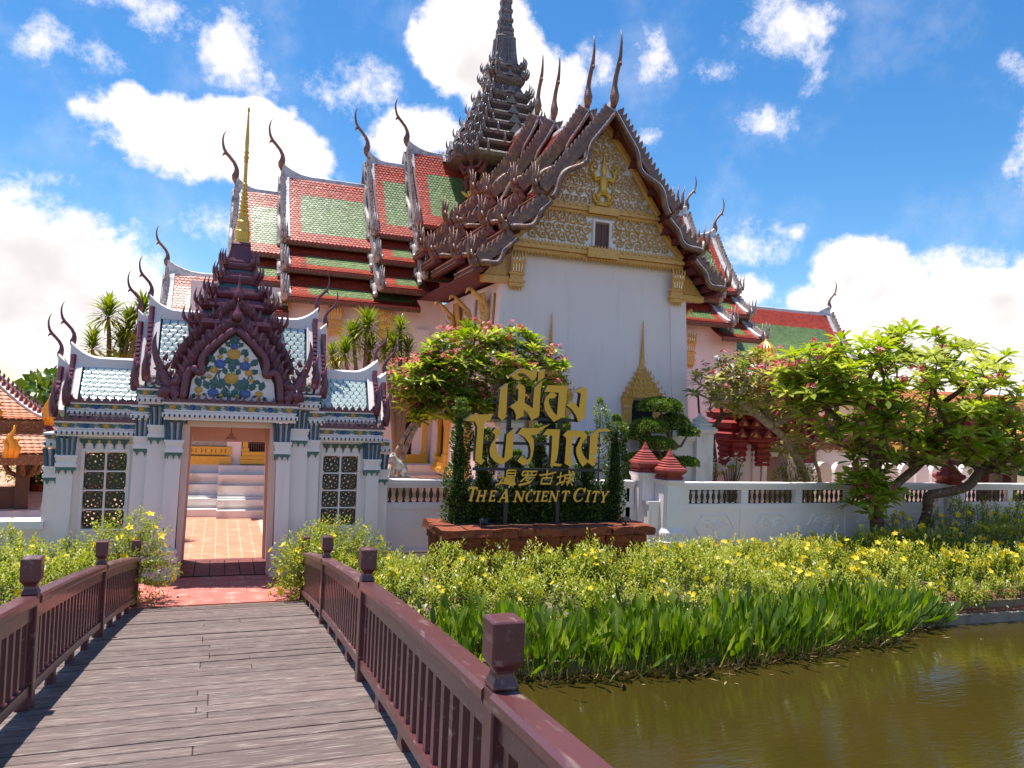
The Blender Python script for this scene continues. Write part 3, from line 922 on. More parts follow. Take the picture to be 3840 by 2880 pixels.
def scrolls(region, step, y, r, parent, excl=None):
    b = B(); k = 0
    x0, x1, z0, z1 = region[1]
    z = z0 + r
    row = 0
    while z < z1:
        x = XF + (step * .5 if row % 2 else 0)
        i = 0
        xs = []
        while x < x1:
            xs.append(x); x += step
        for xx in xs:
            for sg in (1, -1):
                cx = XF + sg * (xx - XF)
                if abs(cx - XF) < 1e-6 and sg < 0: continue
                if region[0](cx, z, r * .9) and not (excl and excl(cx, z)):
                    spiral(b, cx + random.uniform(-.01, .01), z + random.uniform(-.01, .01), r * random.uniform(.92, 1.06), 1.55, sg * (1 if (row + len(xs)) % 2 else -1), (math.pi if sg > 0 else 0) + row, y, rad=r * .145)
                    k += 1
        z += step * .93; row += 1
    o = obj('scrollwork', b, gold, parent, smooth=True); o['kind'] = 'stuff'
    return o
def in_tri(x, z, r):
    dx = abs(x - XF)
    return z - r > 8.22 and dx + r * .6 < max(0, (10.3 - z) / 2.06 * 1.58)
def in_band(x, z, r):
    dx = abs(x - XF)
    return 7.22 < z - r and z + r < 8.02 and dx + r * .7 < 2.30 - (z - 7.2) * .84 and dx - r > .24
scrolls((in_tri, (0, XF + 1.7, 8.24, 10.2)), .245, YF - .09, .132, pedm, lambda x, z: abs(x - XF) < .22 and z < 9.5)
scrolls((in_band, (0, XF + 2.4, 7.25, 8.0)), .262, YF - .09, .142, pedm)
# the gilded figure in the middle of the pediment
b = B(); y = YF - .13
fg = [((0, 8.55), .13), ((0, 8.72), .10), ((0, 8.9), .13), ((0, 9.02), .07), ((0, 9.08), .05), ((0, 9.16), .085), ((0, 9.26), .07), ((0, 9.34), .05), ((0, 9.5), .028), ((0, 9.72), .006)]
b.tube([(XF + p[0], y, p[1]) for p, r in fg], [r for p, r in fg], 8, flat=((0, 1, 0), .6))
for sg in (-1, 1):
    b.tube([(XF + sg * .1, y, 8.97), (XF + sg * .24, y - .02, 8.9), (XF + sg * .30, y - .03, 9.06), (XF + sg * .20, y - .03, 9.2)], [.05, .045, .04, .03], 6)
    b.tube([(XF + sg * .06, y, 8.6), (XF + sg * .17, y - .02, 8.52), (XF + sg * .12, y - .02, 8.38)], [.075, .065, .045], 6)
    b.tube([(XF + sg * .12, y, 8.95), (XF + sg * .30, y + .02, 9.0), (XF + sg * .36, y + .02, 9.22), (XF + sg * .26, y + .02, 9.42)], [.04, .05, .04, .01], 6)
    b.tube([(XF + sg * .05, y, 8.36), (XF + sg * .2, y, 8.36), (XF + sg * .27, y, 8.5), (XF + sg * .24, y, 8.66)], [.04, .04, .035, .015], 6)
b.box(XF - .2, XF + .2, y - .05, y + .06, 8.27, 8.34)
obj('figure_carving', b, goldb, pedm, smooth=True)
# small shuttered window in the lower band
b = B()
b.box(XF - .26, XF - .20, YF - .16, YF, 7.25, 7.92).box(XF + .20, XF + .26, YF - .16, YF, 7.25, 7.92).box(XF - .20, XF + .20, YF - .16, YF, 7.86, 7.92)
wn = obj('window', b, white, temple)
obj('window_recess', B().box(XF - .2, XF + .2, YF - .075, YF - .055, 7.24, 7.86), peach, wn)
for q_ in (-.17, .005):
    obj('shutter', B().box(XF + q_, XF + q_ + .165, YF - .10, YF - .077, 7.24, 7.80), shutter, wn)
obj('window_frame', B().box(XF - .2, XF - .17, YF - .115, YF - .076, 7.24, 7.83).box(XF + .17, XF + .2, YF - .115, YF - .076, 7.24, 7.83).box(XF - .17, XF + .17, YF - .115, YF - .076, 7.80, 7.83), fascia, wn)

def capital(parent, x, y, z0, z1, w, ax='Y', mtl=gold, d=.16):
    """flared gilded capital with upright petals"""
    b = B(); h = z1 - z0
    def P(s, t, z): return (x + s, y - t, z) if ax == 'Y' else (x - t, y + s, z)
    def bx(s0, s1, t, za, zb): b.loft([[P(s0, -.02, za), P(s1, -.02, za), P(s1, t, za), P(s0, t, za)], [P(s0, -.02, zb), P(s1, -.02, zb), P(s1, t, zb), P(s0, t, zb)]])
    bx(-w * .40, w * .40, d * .55, z0 + h * .12, z0 + h * .22); bx(-w * .46, w * .46, d * .75, z0 + h * .22, z0 + h * .28)
    bx(-w * .36, w * .36, d * .6, z0 + h * .28, z0 + h * .42); bx(-w * .44, w * .44, d * .8, z0 + h * .42, z0 + h * .47)
    n = 5
    for i in range(n):
        s = (i - (n - 1) / 2) / n * w * .86
        b.tube([P(s * .82, d * .5, z0 + h * .47), P(s * .95, d * .85, z0 + h * .75), P(s * 1.12, d * 1.05, z0 + h)], [w * .085, w * .10, w * .035], 6)
        b.tube([P(s * .82, d * .4, z0 + h * .12), P(s * .82, d * .4, z0)], [w * .08, .004], 5)
    for i in range(n - 1):
        s = (i - (n - 2) / 2) / n * w * .86
        b.tube([P(s * .85, d * .75, z0 + h * .5), P(s * .98, d * 1.0, z0 + h * .86)], [w * .022, w * .022], 4, mi=1)
    return obj('capital', b, [mtl, mirror], parent)
for sg in (-1, 1):
    capital(temple, XF + sg * 2.22, YF - .06, 5.95, 6.88, .46)
# side pediment stubs beyond the wall and their gold cornice, then bird-necked brackets
for sg in (-1, 1):
    b = B()
    b.prism([(XF + sg * 2.42, 6.30), (XF + sg * 3.02, 6.30), (XF + sg * 2.75, 6.62), (XF + sg * 2.42, 6.95)], faceY(YF), -.1, .06)
    b.box(*sorted((XF + sg * 2.40, XF + sg * 3.06)), YF - .12, YF + .1, 6.12, 6.28)
    obj('pediment_wing', b, gold, temple)
def bracket(parent, base, out, h, reach):
    o = Vector((out[0], out[1], 0)); bz = Vector(base)
    q = lambda a, z: bz + o * (a * reach) + Vector((0, 0, z * h))
    b = B()
    pts = [(0, 0), (.12, .10), (.30, .22), (.38, .36), (.28, .52), (.34, .68), (.58, .80), (.86, .92), (.98, 1.0)]
    b.tube([q(*p) for p in pts], [.03, .10, .13, .115, .085, .065, .055, .06, .04], 7)
    b.tube([q(.98, 1.0), q(1.12, .97), q(1.2, .88)], [.055, .04, .006], 6)
    for (a, z, l) in ((.34, .30, .34), (.22, .14, .26), (.32, .46, .26), (.34, .60, .2), (.5, .76, .16)):
        b.tube([q(a, z), q(a + l * .9, z + .03), q(a + l * 1.1, z + .12)], [.05, .04, .005], 5)
    b.tube([q(-.02, .0), q(.02, .5), q(0, .95)], [.03, .035, .03], 5)
    return obj('eave_bracket', b, gold, parent, smooth=True)
def wx(z): return XF - wallring(z)
for yy in (17.75, 19.2, 20.7):
    bracket(temple, (wx(5.0), yy, 4.85), (-1, 0), 1.15, .62)
capital(temple, wx(5.4), 18.3, 4.9, 6.0, .5, ax='X')
capital(temple, wx(5.4), 20.6, 4.9, 6.0, .5, ax='X')
for yy in (17.75, 18.9):
    bracket(temple, (XF + wallring(5.0), yy, 4.9), (1, 0), 1.1, .45)

# ---- spired window niches on the blank facade and on the wings
def niche(parent, x, y, z0, hw, k=1.0, spire=True, ax=None):
    """gilded aedicule: two pilasters, stacked crown and thin spire round a dark opening"""
    r = obj('window_surround', B().box(x - hw * 1.25, x + hw * 1.25, y - .10, y + .05, z0 - .22, z0 - .10).box(x - hw * 1.12, x + hw * 1.12, y - .08, y + .05, z0 - .10, z0), gold, parent)
    zt = z0 + .92 * k
    for sg in (-1, 1):
        for dx, w_, t in ((.82, .075, .10), (.62, .06, .07)):
            xx = x + sg * hw * dx
            b = B().stack([(w_ * 1.25, 0), (w_ * 1.25, .06), (w_, .09), (w_ * .85, (zt - z0) * .7), (w_ * 1.05, (zt - z0) * .72), (w_ * .9, (zt - z0) * .78), (w_ * 1.5, zt - z0)], (xx, y - t * .4, z0))
            obj('pilaster', b, gold, r)
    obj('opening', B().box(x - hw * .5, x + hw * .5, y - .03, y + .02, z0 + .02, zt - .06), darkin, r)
    for q_ in (.5, -.58):
        obj('jamb', B().box(x + hw * q_, x + hw * (q_ + .08), y - .06, y + .02, z0, zt), shutter, r)
    if spire:
        c = (x, y + .02, zt)
        hz = [(1.0, 0), (1.04, .06), (.94, .09), (.98, .17), (.76, .20), (.82, .27), (.84, .34), (.62, .37), (.66, .43), (.68, .50), (.46, .54), (.50, .60), (.50, .66), (.34, .70), (.37, .76), (.37, .82), (.20, .87), (.23, .95), (.17, 1.0), (.13, 1.02), (.095, 1.3), (.075, 1.31), (.055, 1.5), (.045, 1.75), (.03, 2.05), (.034, 2.3), (.026, 2.42), (.012, 2.5)]
        f = k * .79
        cb = B().stack([(a * hw * .92, z * f) for a, z in hz], c, RED, ky=.5)
        for (a, z) in ((.98, .17), (.84, .34), (.68, .50), (.50, .66), (.37, .82)):
            for i in range(7):
                s = (i - 3) / 3 * a * hw * .92
                cb.tube([(x + s, y + .02 - a * hw * .46, zt + z * f - .03), (x + s * 1.03, y + .01 - a * hw * .46, zt + z * f + .09)], [.028, .004], 5)
        for i in range(12):
            cb.lathe([(.05 * hw * (1 - i * .05) * 1.6, 0), (.05 * hw * (1 - i * .05) * 1.9, .015), (.05 * hw * (1 - i * .05) * 1.6, .03)], (x, y + .02, zt + (1.34 + i * .075) * f), 8)
        obj('spired_crown', cb, gold, r)
    return r
for dx in (-1.24, 1.30):
    niche(temple, XF + dx, YF - .10, 2.62, .58, 1.0)
# ---- terrace in front of the facade
b = B()
for (o, z0, z1) in ((.0, 1.3, 2.52), (.10, 2.52, 2.60), (.16, 2.60, 2.66), (.10, 1.9, 1.97), (.16, 1.4, 1.5), (.28, .9, 1.3), (.36, .3, .9), (.46, 0, .3)):
    b.box(XF - 2.7 - o, XF + 2.62 + o, 16.35 - o, 17.4 + o * .01, z0, z1 - .002)
obj('terrace', b, oldwhite, temple)
for sx in (-2.62, 2.55):
    b = B()
    b.box(XF + sx - .24, XF + sx + .24, 16.18, 16.66, 1.3, 2.70)
    b.stack([(.27, 0), (.33, .05), (.36, .12), (.30, .18), (.22, .20), (.26, .25), (.20, .29), (.14, .31), (.17, .35), (.10, .40), (.05, .44), (.02, .52)], (XF + sx, 16.42, 2.70), RED)
    obj('terrace_pier', b, oldwhite, temple)

# ---- wing walls, plinths, windows
YW = YC - 2.4
for bx_ in ((-.9, XF - 2.5, YW, YC + 2.4, 1.28, 6.3), (XF + 2.4, 17.0, YW, YC + 2.4, 1.28, 6.3), (17.0, 22.6, YW + .2, YC + 2.2, 1.0, 4.3)):
    obj('wing_wall', B().box(*bx_), white, temple)
pl = B()
for (o, z0, z1) in ((.18, 1.08, 1.30), (.50, .98, 1.08), (.42, .80, .98), (.62, .74, .80), (.60, .52, .74), (.78, .47, .52), (.95, .30, .47), (.88, .22, .30), (1.20, 0, .22)):
    pl.box(-2.2, 17.2, YW - o, YW + .1, z0, z1 - .002)
    pl.box(.05, 1.6, YW - o - .32, YW + .1, z0, z1 - .004)
    pl.box(2.4, 3.6, YW - o - .32, YW + .1, z0, z1 - .004)
obj('plinth', pl, oldwhite, temple)
for x in (.42, 1.5, 2.6, 4.2, 5.6, 12.9, 15.1):
    obj('wall_pilaster', B().box(x - .19, x + .19, YW - .12, YW + .05, 1.30, 5.4), white, temple)
for x in (2.98, 4.46, 12.95, 14.95, 1.5):
    capital(temple, x, YW - .10, 5.02 if x < 10 else 4.75, 5.98, .52)
def gold_window(x, z0, hw, h):
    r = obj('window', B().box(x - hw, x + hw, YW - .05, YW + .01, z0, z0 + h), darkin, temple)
    b = B()
    b.stack([(1.0, 0), (1.0, .13), (.92, .15), (.95, .24), (.86, .28)], (0, 0, 0), [(-hw * 1.75, -.16), (hw * 1.75, -.16), (hw * 1.75, .05), (-hw * 1.75, .05)]) if 0 else None
    for (w_, t, za, zb) in ((1.80, .26, -.34, -.22), (1.70, .22, -.22, -.12), (1.62, .18, -.12, 0)):
        b.box(x - hw * w_, x + hw * w_, YW - t, YW + .02, z0 + za, z0 + zb - .002)
    for sg in (-1, 1):
        xx = x + sg * hw * 1.3
        b.stack([(.10, 0), (.10, .08), (.07, .12), (.065, h * .5), (.075, h * .8), (.12, h)], (xx, YW - .06, z0))
    b.box(x - hw * 1.6, x + hw * 1.6, YW - .2, YW + .02, z0 + h, z0 + h + .1)
    b.prism([(x - hw * 1.5, z0 + h + .1), (x + hw * 1.5, z0 + h + .1), (x + hw * .9, z0 + h + .5), (x, z0 + h + 1.1), (x - hw * .9, z0 + h + .5)], faceY(YW), 0, .16)
    obj('window_frame', b, goldb, r)
    f2 = B()
    f2.box(x + hw * .62, x + hw, YW - .08, YW - .052, z0, z0 + h)
    f2.box(x + hw * .62, x + hw * .72, YW - .10, YW - .082, z0, z0 + h)
    obj('shutter', f2, shutter, r)
    gr = B()
    gr.box(x - hw, x + hw * .62, YW - .075, YW - .055, z0 + .22, z0 + .25)
    for i in range(7):
        s = x - hw + (i + .5) * hw * 1.62 / 7
        gr.box(s - .012, s + .012, YW - .075, YW - .055, z0, z0 + .22)
    obj('window_rail', gr, shutter, r)
    return r
for x in (5.44, 1.05):
    gold_window(x, 1.66, .26, 1.22)
obj('window_ledge', B().box(4.75, 6.05, YW - .95, YW - .2, 1.12, 1.40).box(4.65, 6.05, YW - 1.1, YW - .2, 1.0, 1.12), oldwhite, temple)
for yy in (19.3, 21.2):
    xw = XF - wallring(2.2)
    r = obj('window', B().box(xw - .04, xw + .02, yy - .26, yy + .26, 1.7, 2.9), darkin, temple)
    b = B().box(xw - .26, xw, yy - .5, yy + .5, 1.30, 1.42).box(xw - .20, xw, yy - .46, yy + .46, 1.42, 1.55).box(xw - .16, xw, yy - .44, yy + .44, 1.55, 1.7).box(xw - .18, xw, yy - .46, yy + .46, 2.9, 3.02)
    for q in (-.36, .36):
        b.stack([(.10, 0), (.10, .08), (.07, .12), (.065, .8), (.12, 1.2)], (xw - .06, yy + q, 1.7))
    b.stack([(.42, 3.02), (.3, 3.3), (.2, 3.5), (.05, 3.9)], (xw + .02, yy, 0), SQ, ky=1)
    obj('window_frame', b, goldb, r)
# the gilded panel seen through the gateway
b = B()
b.box(-.85, .35, YW - .16, YW - .0, 1.56, 1.78).box(-.9, .36, YW - .22, YW, 1.30, 1.52).box(-.9, .36, YW - .20, YW, 2.12, 2.26)
gp = obj('gilded_sill', b, goldb, temple)
ch = B()
for i in range(9):
    x = -.78 + i * .125
    ch.tube([(x - .02, YW - .165, 1.72), (x + .02 * (1 if i % 2 else -1), YW - .165, 1.67), (x - .02, YW - .165, 1.62)], .010, 4)
obj('chevron', ch, darkin, gp)
obj('frieze_panel', B().box(-.86, .33, YW - .1, YW - .001, 1.79, 2.12), stone, gp)

# ---- spire
sp = obj('spire', B().stack([(1.22, 9.3), (1.22, 11.1), (1.30, 11.15)], (XF, YC, 0), RED), soffit, temple, label='dark mosaic spire rising from the crossing of the roofs')
tiers_ = [(2.00, 11.12, 11.50), (1.74, 11.62, 11.92), (1.52, 12.05, 12.34), (1.33, 12.46, 12.74), (1.15, 12.86, 13.14), (.98, 13.26, 13.54), (.82, 13.66, 13.98), (.66, 14.30, 14.66), (.58, 14.7, 15.0)]
for i, (a, z0, z1) in enumerate(tiers_):
    nx = tiers_[i + 1] if i + 1 < len(tiers_) else (.40, 15.05, 0)
    h = z1 - z0
    b = B().stack([(a * .80, z0 - .10), (a * .90, z0), (a * .98, z0 + h * .25), (a, z0 + h * .55), (a * .97, z0 + h * .75), (a * .86, z0 + h * .8), (a * .80, z1), (nx[0] * .80, nx[1] - .08)], (XF, YC, 0), RED)
    t_ = obj('spire_tier', b, spirem, sp)
    ab = B()
    n = max(22, int(a * 34))
    for k in range(n):
        # walk the redented outline
        per = [(Vector((x, y)) * a * .97) for x, y in RED]
        f = k / n * len(per); j = int(f); p = per[j].lerp(per[(j + 1) % len(per)], f - j)
        d = p.normalized()
        zb = z0 + h * .7
        hh = (.12 + .07 * a) * random.uniform(.7, 1.3)
        c0 = Vector((XF + p.x, YC + p.y, zb)); w_ = .034 + .010 * a
        ab.tube([c0 - Vector((0, 0, .05)), c0 + Vector((d.x * .03, d.y * .03, hh * .35)), c0 + Vector((d.x * .05, d.y * .05, hh * .7)), c0 + Vector((d.x * .02, d.y * .02, hh))], [w_ * .8, w_, w_ * .5, .004], 5)
    for sx in (-1, 1):
        for sy in (-1, 1):
            for (kx, ky) in ((.86, .86), (1, .72), (.72, 1)):
                c0 = Vector((XF + sx * a * kx, YC + sy * a * ky, z0 + h * .55))
                d = Vector((sx * kx, sy * ky, 0)).normalized()
                ab.tube([c0, c0 + d * .10 + Vector((0, 0, .10)), c0 + d * .13 + Vector((0, 0, .24)), c0 + d * .09 + Vector((0, 0, .40))], [.05, .045, .028, .004], 5)
    for (dx, dy) in ((0, -1), (-1, 0), (1, 0)):
        # little pediment in the middle of each side
        c0 = Vector((XF + dx * a * 1.02, YC + dy * a * 1.02, z0 + h * .5)); t2 = Vector((-dy, dx, 0)) * (.13 * a + .05)
        up = Vector((0, 0, .16 * a + .10)); o_ = Vector((dx, dy, 0)) * .05
        ab.add([c0 - t2 + o_, c0 + t2 + o_, c0 + up + o_, c0 - t2 - o_, c0 + t2 - o_, c0 + up - o_], [(0, 1, 2), (5, 4, 3), (0, 2, 5, 3), (1, 4, 5, 2)])
    o = put('antefix_row', mesh('antefix_row', ab, mosaicd), sp); o['kind'] = 'stuff'
b = B().stack([(.44, 15.0), (.46, 15.06), (.42, 15.12), (.37, 15.5), (.335, 15.95), (.35, 16.0), (.27, 16.1), (.28, 16.2)], (XF, YC, 0), RED)
z = 16.2; a = .27
while z < 19.6:
    b.stack([(a * .82, z), (a, z + .05), (a * 1.02, z + .16), (a * .8, z + .2), (a * .78, z + .34)], (XF, YC, 0), RED)
    z += .34; a *= .895
obj('spire_needle', b, mosaicd, sp)
ft = B()
for k in range(24):
    an = k / 24 * 2 * math.pi
    for (r0, z0, r1, z1) in ((.44, 15.1, .37, 15.9), (.285, 16.22, .25, 16.5)):
        ft.tube([(XF + math.cos(an) * r0, YC + math.sin(an) * r0, z0), (XF + math.cos(an) * r1, YC + math.sin(an) * r1, z1)], [.022, .014], 4)
o = obj('mirror_flute', ft, mosaicd, sp); o['kind'] = 'stuff'
# drum under the skirt: gold columns and lattice
for (x, y) in ((-1.25, -1.0), (-1.0, -1.25), (-.35, -1.3), (.35, -1.3), (-1.3, -.35), (-1.3, .35)):
    obj('drum_column', B().stack([(.10, 9.6), (.10, 9.75), (.075, 9.8), (.075, 10.9), (.11, 11.1)], (XF + x, YC + y, 0)), gold, sp)
lb = B()
for i in range(14):
    for j in range(9):
        x = XF - .95 + i * .14; z = 9.9 + j * .14
        lb.tube([(x - .07, YC - 1.245, z - .07), (x + .07, YC - 1.245, z + .07)], .013, 4); lb.tube([(x - .07, YC - 1.245, z + .07), (x + .07, YC - 1.245, z - .07)], .013, 4)
o = obj('lattice_screen', lb, tealt, sp); o['kind'] = 'stuff'
# winged guardian figure at the drum's corner
gb = B(); gx, gy, gz = XF - 1.42, YC - 1.42, 10.02
o2 = Vector((-.7071, -.7071, 0)); sd = Vector((.7071, -.7071, 0))
def G(s, o, z): return Vector((gx, gy, gz)) + sd * s + o2 * o + Vector((0, 0, z))
gb.tube([G(0, 0, .42), G(0, .03, .60), G(0, .05, .78), G(0, .04, .92), G(0, .04, .97), G(0, .06, 1.06), G(0, .04, 1.14), G(0, .03, 1.22), G(0, .02, 1.36)], [.13, .11, .16, .10, .05, .085, .07, .045, .006], 9)
for sg in (-1, 1):
    gb.tube([G(sg * .12, .04, .86), G(sg * .27, .06, .88), G(sg * .36, .08, 1.02), G(sg * .40, .08, 1.22)], [.065, .055, .05, .02], 7)
    gb.tube([G(sg * .10, -.06, .8), G(sg * .30, -.08, .72), G(sg * .44, -.08, .95), G(sg * .46, -.06, 1.25)], [.06, .10, .09, .01], 7)
    gb.tube([G(sg * .07, .03, .45), G(sg * .16, .13, .36), G(sg * .12, .06, .16), G(sg * .14, .14, .08)], [.09, .085, .055, .035], 7)
obj('guardian_figure', gb, soffit, sp, smooth=True)
gb = B()
for sg in (-1, 1):
    gb.tube([G(0, .1, -.16), G(sg * .12, .1, -.06), G(sg * .22, .1, .03), G(sg * .30, .1, .08)], [.03, .06, .05, .01], 6)
gb.tube([G(0, .1, -.2), G(0, .1, .05)], [.03, .09], 7)
obj('guardian_base', gb, goldb, sp, smooth=True)

# ================================================================== the gate pavilion
GX = .20
gate = thing('gate', 'ornate white gateway with maroon flame pediment, fish-scale roofs and a golden needle spire', 'gate', (GX, 15.1, 0))
def mirror_x(pts):
    return [(2 * GX - p[0],) + tuple(p[1:]) for p in pts]
# inner passage: peach reveals, lintel and door frames
obj('ceiling', B().box(GX - .78, GX + .78, 14.42, 15.78, 2.62, 2.70), peach, gate)
for sg in (-1, 1):
    b = B()
    b.loft([[(GX + sg * .755, 14.40, 0), (GX + sg * .80, 14.40, 0), (GX + sg * .80, 15.80, 0), (GX + sg * .755, 15.80, 0)], [(GX + sg * .715, 14.40, 2.62), (GX + sg * .76, 14.40, 2.62), (GX + sg * .76, 15.80, 2.62), (GX + sg * .715, 15.80, 2.62)]])
    obj('reveal', b, peach, gate)
    for yy, m_ in ((14.34, peach), (15.72, peach)):
        b = B()
        b.loft([[(GX + sg * .70, yy, 0), (GX + sg * .79, yy, 0), (GX + sg * .79, yy + .09, 0), (GX + sg * .70, yy + .09, 0)], [(GX + sg * .655, yy, 2.66), (GX + sg * .77, yy, 2.66), (GX + sg * .77, yy + .09, 2.66), (GX + sg * .655, yy + .09, 2.66)]])
        obj('door_jamb', b, m_, gate)
obj('door_lintel', B().box(GX - .65, GX + .65, 15.70, 15.82, 2.30, 2.62), peach, gate)
obj('door_lintel', B().box(GX - .70, GX + .70, 14.33, 14.42, 2.62, 2.72), peach, gate)
lamp = thing('pendant_lamp', 'small bell-shaped lamp hanging in the gateway', 'lamp', (GX + .02, 15.0, 2.62))
obj('stem', B().lathe([(.006, -.12), (.006, 0)], (GX + .02, 15.0, 2.62), 8).lathe([(.022, -.02), (.022, 0)], (GX + .02, 15.0, 2.619), 8), black, lamp)
obj('lamp_shade', B().lathe([(.012, -.12), (.030, -.13), (.045, -.17), (.085, -.215), (.10, -.235), (.094, -.236), (.04, -.18), (.012, -.15)], (GX + .02, 15.0, 2.62), 16), lampm, lamp, smooth=True)

def cornice(x0, x1, yf, yb, z0, parent, spikes=True, h=.31, fl=True, ret=True):
    """white moulded cornice: drop row, flower frieze, maroon leaf crest"""
    r = obj('cornice', B().box(x0 + .03, x1 - .03, yf + .04, yb, z0, z0 + h * .16).box(x0, x1, yf, yb, z0 + h * .16, z0 + h * .40 ).box(x0 + .04, x1 - .04, yf + .05, yb, z0 + h * .40, z0 + h * .50).box(x0 + .02, x1 - .02, yf + .025, yb, z0 + h * .50, z0 + h * .57).box(x0 + .05, x1 - .05, yf + .06, yb, z0 + h * .57, z0 + h * .88).box(x0, x1, yf, yb, z0 + h * .88, z0 + h), cleanw, parent)
    # blue drops
    n = max(2, round((x1 - x0) / .078))
    db = B()
    for i in range(n):
        x = x0 + (i + .5) * (x1 - x0) / n; z = z0 + h * .27
        db.loft([[(x + .018 * math.cos(a) * q, yf - d, z - .004 + (.024 if math.sin(a) > 0 else .034) * math.sin(a) * q) for a in [k * math.pi / 4 for k in range(8)]] for d, q in ((-.002, 1), (.012, .75))])
    o = obj('drop_row', db, navy, r); o['kind'] = 'stuff'
    if fl:
        m_ = max(1, round((x1 - x0) / .30)); zc = z0 + h * .725
        for i in range(m_):
            x = x0 + (i + .5) * (x1 - x0) / m_
            fb_ = B()
            for k in range(10):
                a = k * math.pi / 5
                fb_.tube([(x, yf + .035, zc), (x + math.cos(a) * .032, yf + .02, zc + math.sin(a) * .032), (x + math.cos(a) * .050, yf + .035, zc + math.sin(a) * .050)], [.014, .016, .006], 5)
            fb_.lathe([(.022, -.01), (.018, .016), (.006, .024)], (0, 0, 0), 8)
            for q in range(len(fb_.v) - 24, len(fb_.v)):
                vx, vy, vz = fb_.v[q]; fb_.v[q] = (x + vx, yf + .03 - vz, zc + vy)
            obj('flower', fb_, yellowf if i % 2 == 0 else bluef, r)
            for sg in (-1, 1):
                lb = B()
                pl_ = [(.045, .0), (.06, .022), (.085, .036), (.10, .030), (.125, .042), (.155, .036), (.118, .0), (.15, -.036), (.105, -.030), (.085, -.042), (.06, -.03)]
                lb.prism([(x + sg * px, zc + pz * .95 + (-.02 * sg if px > .1 else 0)) for px, pz in (pl_ if sg > 0 else pl_[::-1])], faceY(yf + .06), 0, .03)
                obj('leaf', lb, tealt, r)
    if spikes:
        crest(x0, x1, yf, z0 + h, r)
    return r
def crest(x0, x1, yf, z, parent, w=.125, hh=.115):
    obj('crest_rail', B().box(x0 - .01, x1 + .01, yf - .02, yf + .06, z, z + .035), maroon, parent)
    n = max(2, round((x1 - x0) / w)); cb = B()
    for i in range(n):
        x = x0 + (i + .5) * (x1 - x0) / n
        cb.prism([(x - .040, z + .03), (x + .040, z + .03), (x + .046, z + .055), (x + .034, z + .072), (x + .012, z + .095), (x, z + .03 + hh), (x - .012, z + .095), (x - .034, z + .072), (x - .046, z + .055)], faceY(yf + .02), -.02, .022)
    o = obj('crest_row', cb, maroon, parent); o['kind'] = 'stuff'
def gcap(x0, x1, yf, z1, parent, h=.72, depth=.5):
    """pilaster capital: blue tubular tiles over white mouldings and a hanging leaf fringe"""
    w = x1 - x0; yb = yf + depth
    r = obj('capital', B().box(x0 - .035, x1 + .035, yf - .035, yb, z1 - h * .64, z1 - h * .56).box(x0 - .05, x1 + .05, yf - .05, yb, z1 - h * .56, z1 - h * .50).box(x0 - .02, x1 + .02, yf - .02, yb, z1 - h * .72, z1 - h * .64).box(x0 - .04, x1 + .04, yf - .04, yb, z1 - h * .80, z1 - h * .72), cleanw, parent)
    b = B(); n = max(2, round(w / .065))
    for sides in (0, 1):
        for i in range(n if sides == 0 else 3):
            f = (i + .5) / (n if sides == 0 else 3)
            for j, rr in enumerate((.020, .010)):
                if sides == 0:
                    q = lambda z, e: (x0 - .02 - e + f * (w + .04 + 2 * e), yf - .02 - e - j * .012, z)
                else:
                    q = lambda z, e: (x0 - .02 - e - j * .012, yf + f * .28, z)
                b.tube([q(z1 - h * .50, 0), q(z1 - h * .2, .012), q(z1 - .02, .035)], [w / n * .40 if j == 0 else .008] * 3, 6, mi=j)
    obj('tube_tile', b, [bluet, yellowf], r)
    lb = B(); m_ = max(2, round(w / .085))
    for i in range(m_):
        x = x0 - .03 + (i + .5) * (w + .06) / m_
        s = (w + .06) / m_ * .5; z = z1 - h * .80
        lb.prism([(x - s, z), (x - s * .9, z - .05), (x - s * .45, z - .055), (x, z - .12), (x + s * .45, z - .055), (x + s * .9, z - .05), (x + s, z)], faceY(yf - .012), -.01, .02)
    for i in range(3):
        y = yf + .02 + i * .09
        lb.prism([(y - .04, z1 - h * .80), (y, z1 - h * .80 - .11), (y + .04, z1 - h * .80)], faceXn(x0 - .015), -.01, .015)
    obj('leaf_fringe', lb, tealt, r)
    return r
def pil(x0, x1, yf, ztop, slope=.0, zb=.0, depth=.6, base=True):
    b = B()
    k = slope
    b.loft([[(x0 - (k if x0 < GX else -k), yf - .03, zb), (x1 - (k if x0 < GX else -k), yf - .03, zb), (x1 - (k if x0 < GX else -k), yf + depth, zb), (x0 - (k if x0 < GX else -k), yf + depth, zb)], [(x0, yf, ztop), (x1, yf, ztop), (x1, yf + depth, ztop), (x0, yf + depth, ztop)]])
    kk = -k if x0 < GX else k
    if base:
        for (o, z0, z1) in ((.07, 0, .20), (.04, .20, .30), (.065, .34, .40), (.035, .40, .50), (.055, .50, .545)):
            b.box(x0 + kk - o, x1 + kk + o, yf - .03 - o, yf + depth - .01, z0, z1)
    return obj('pilaster', b, white, gate)
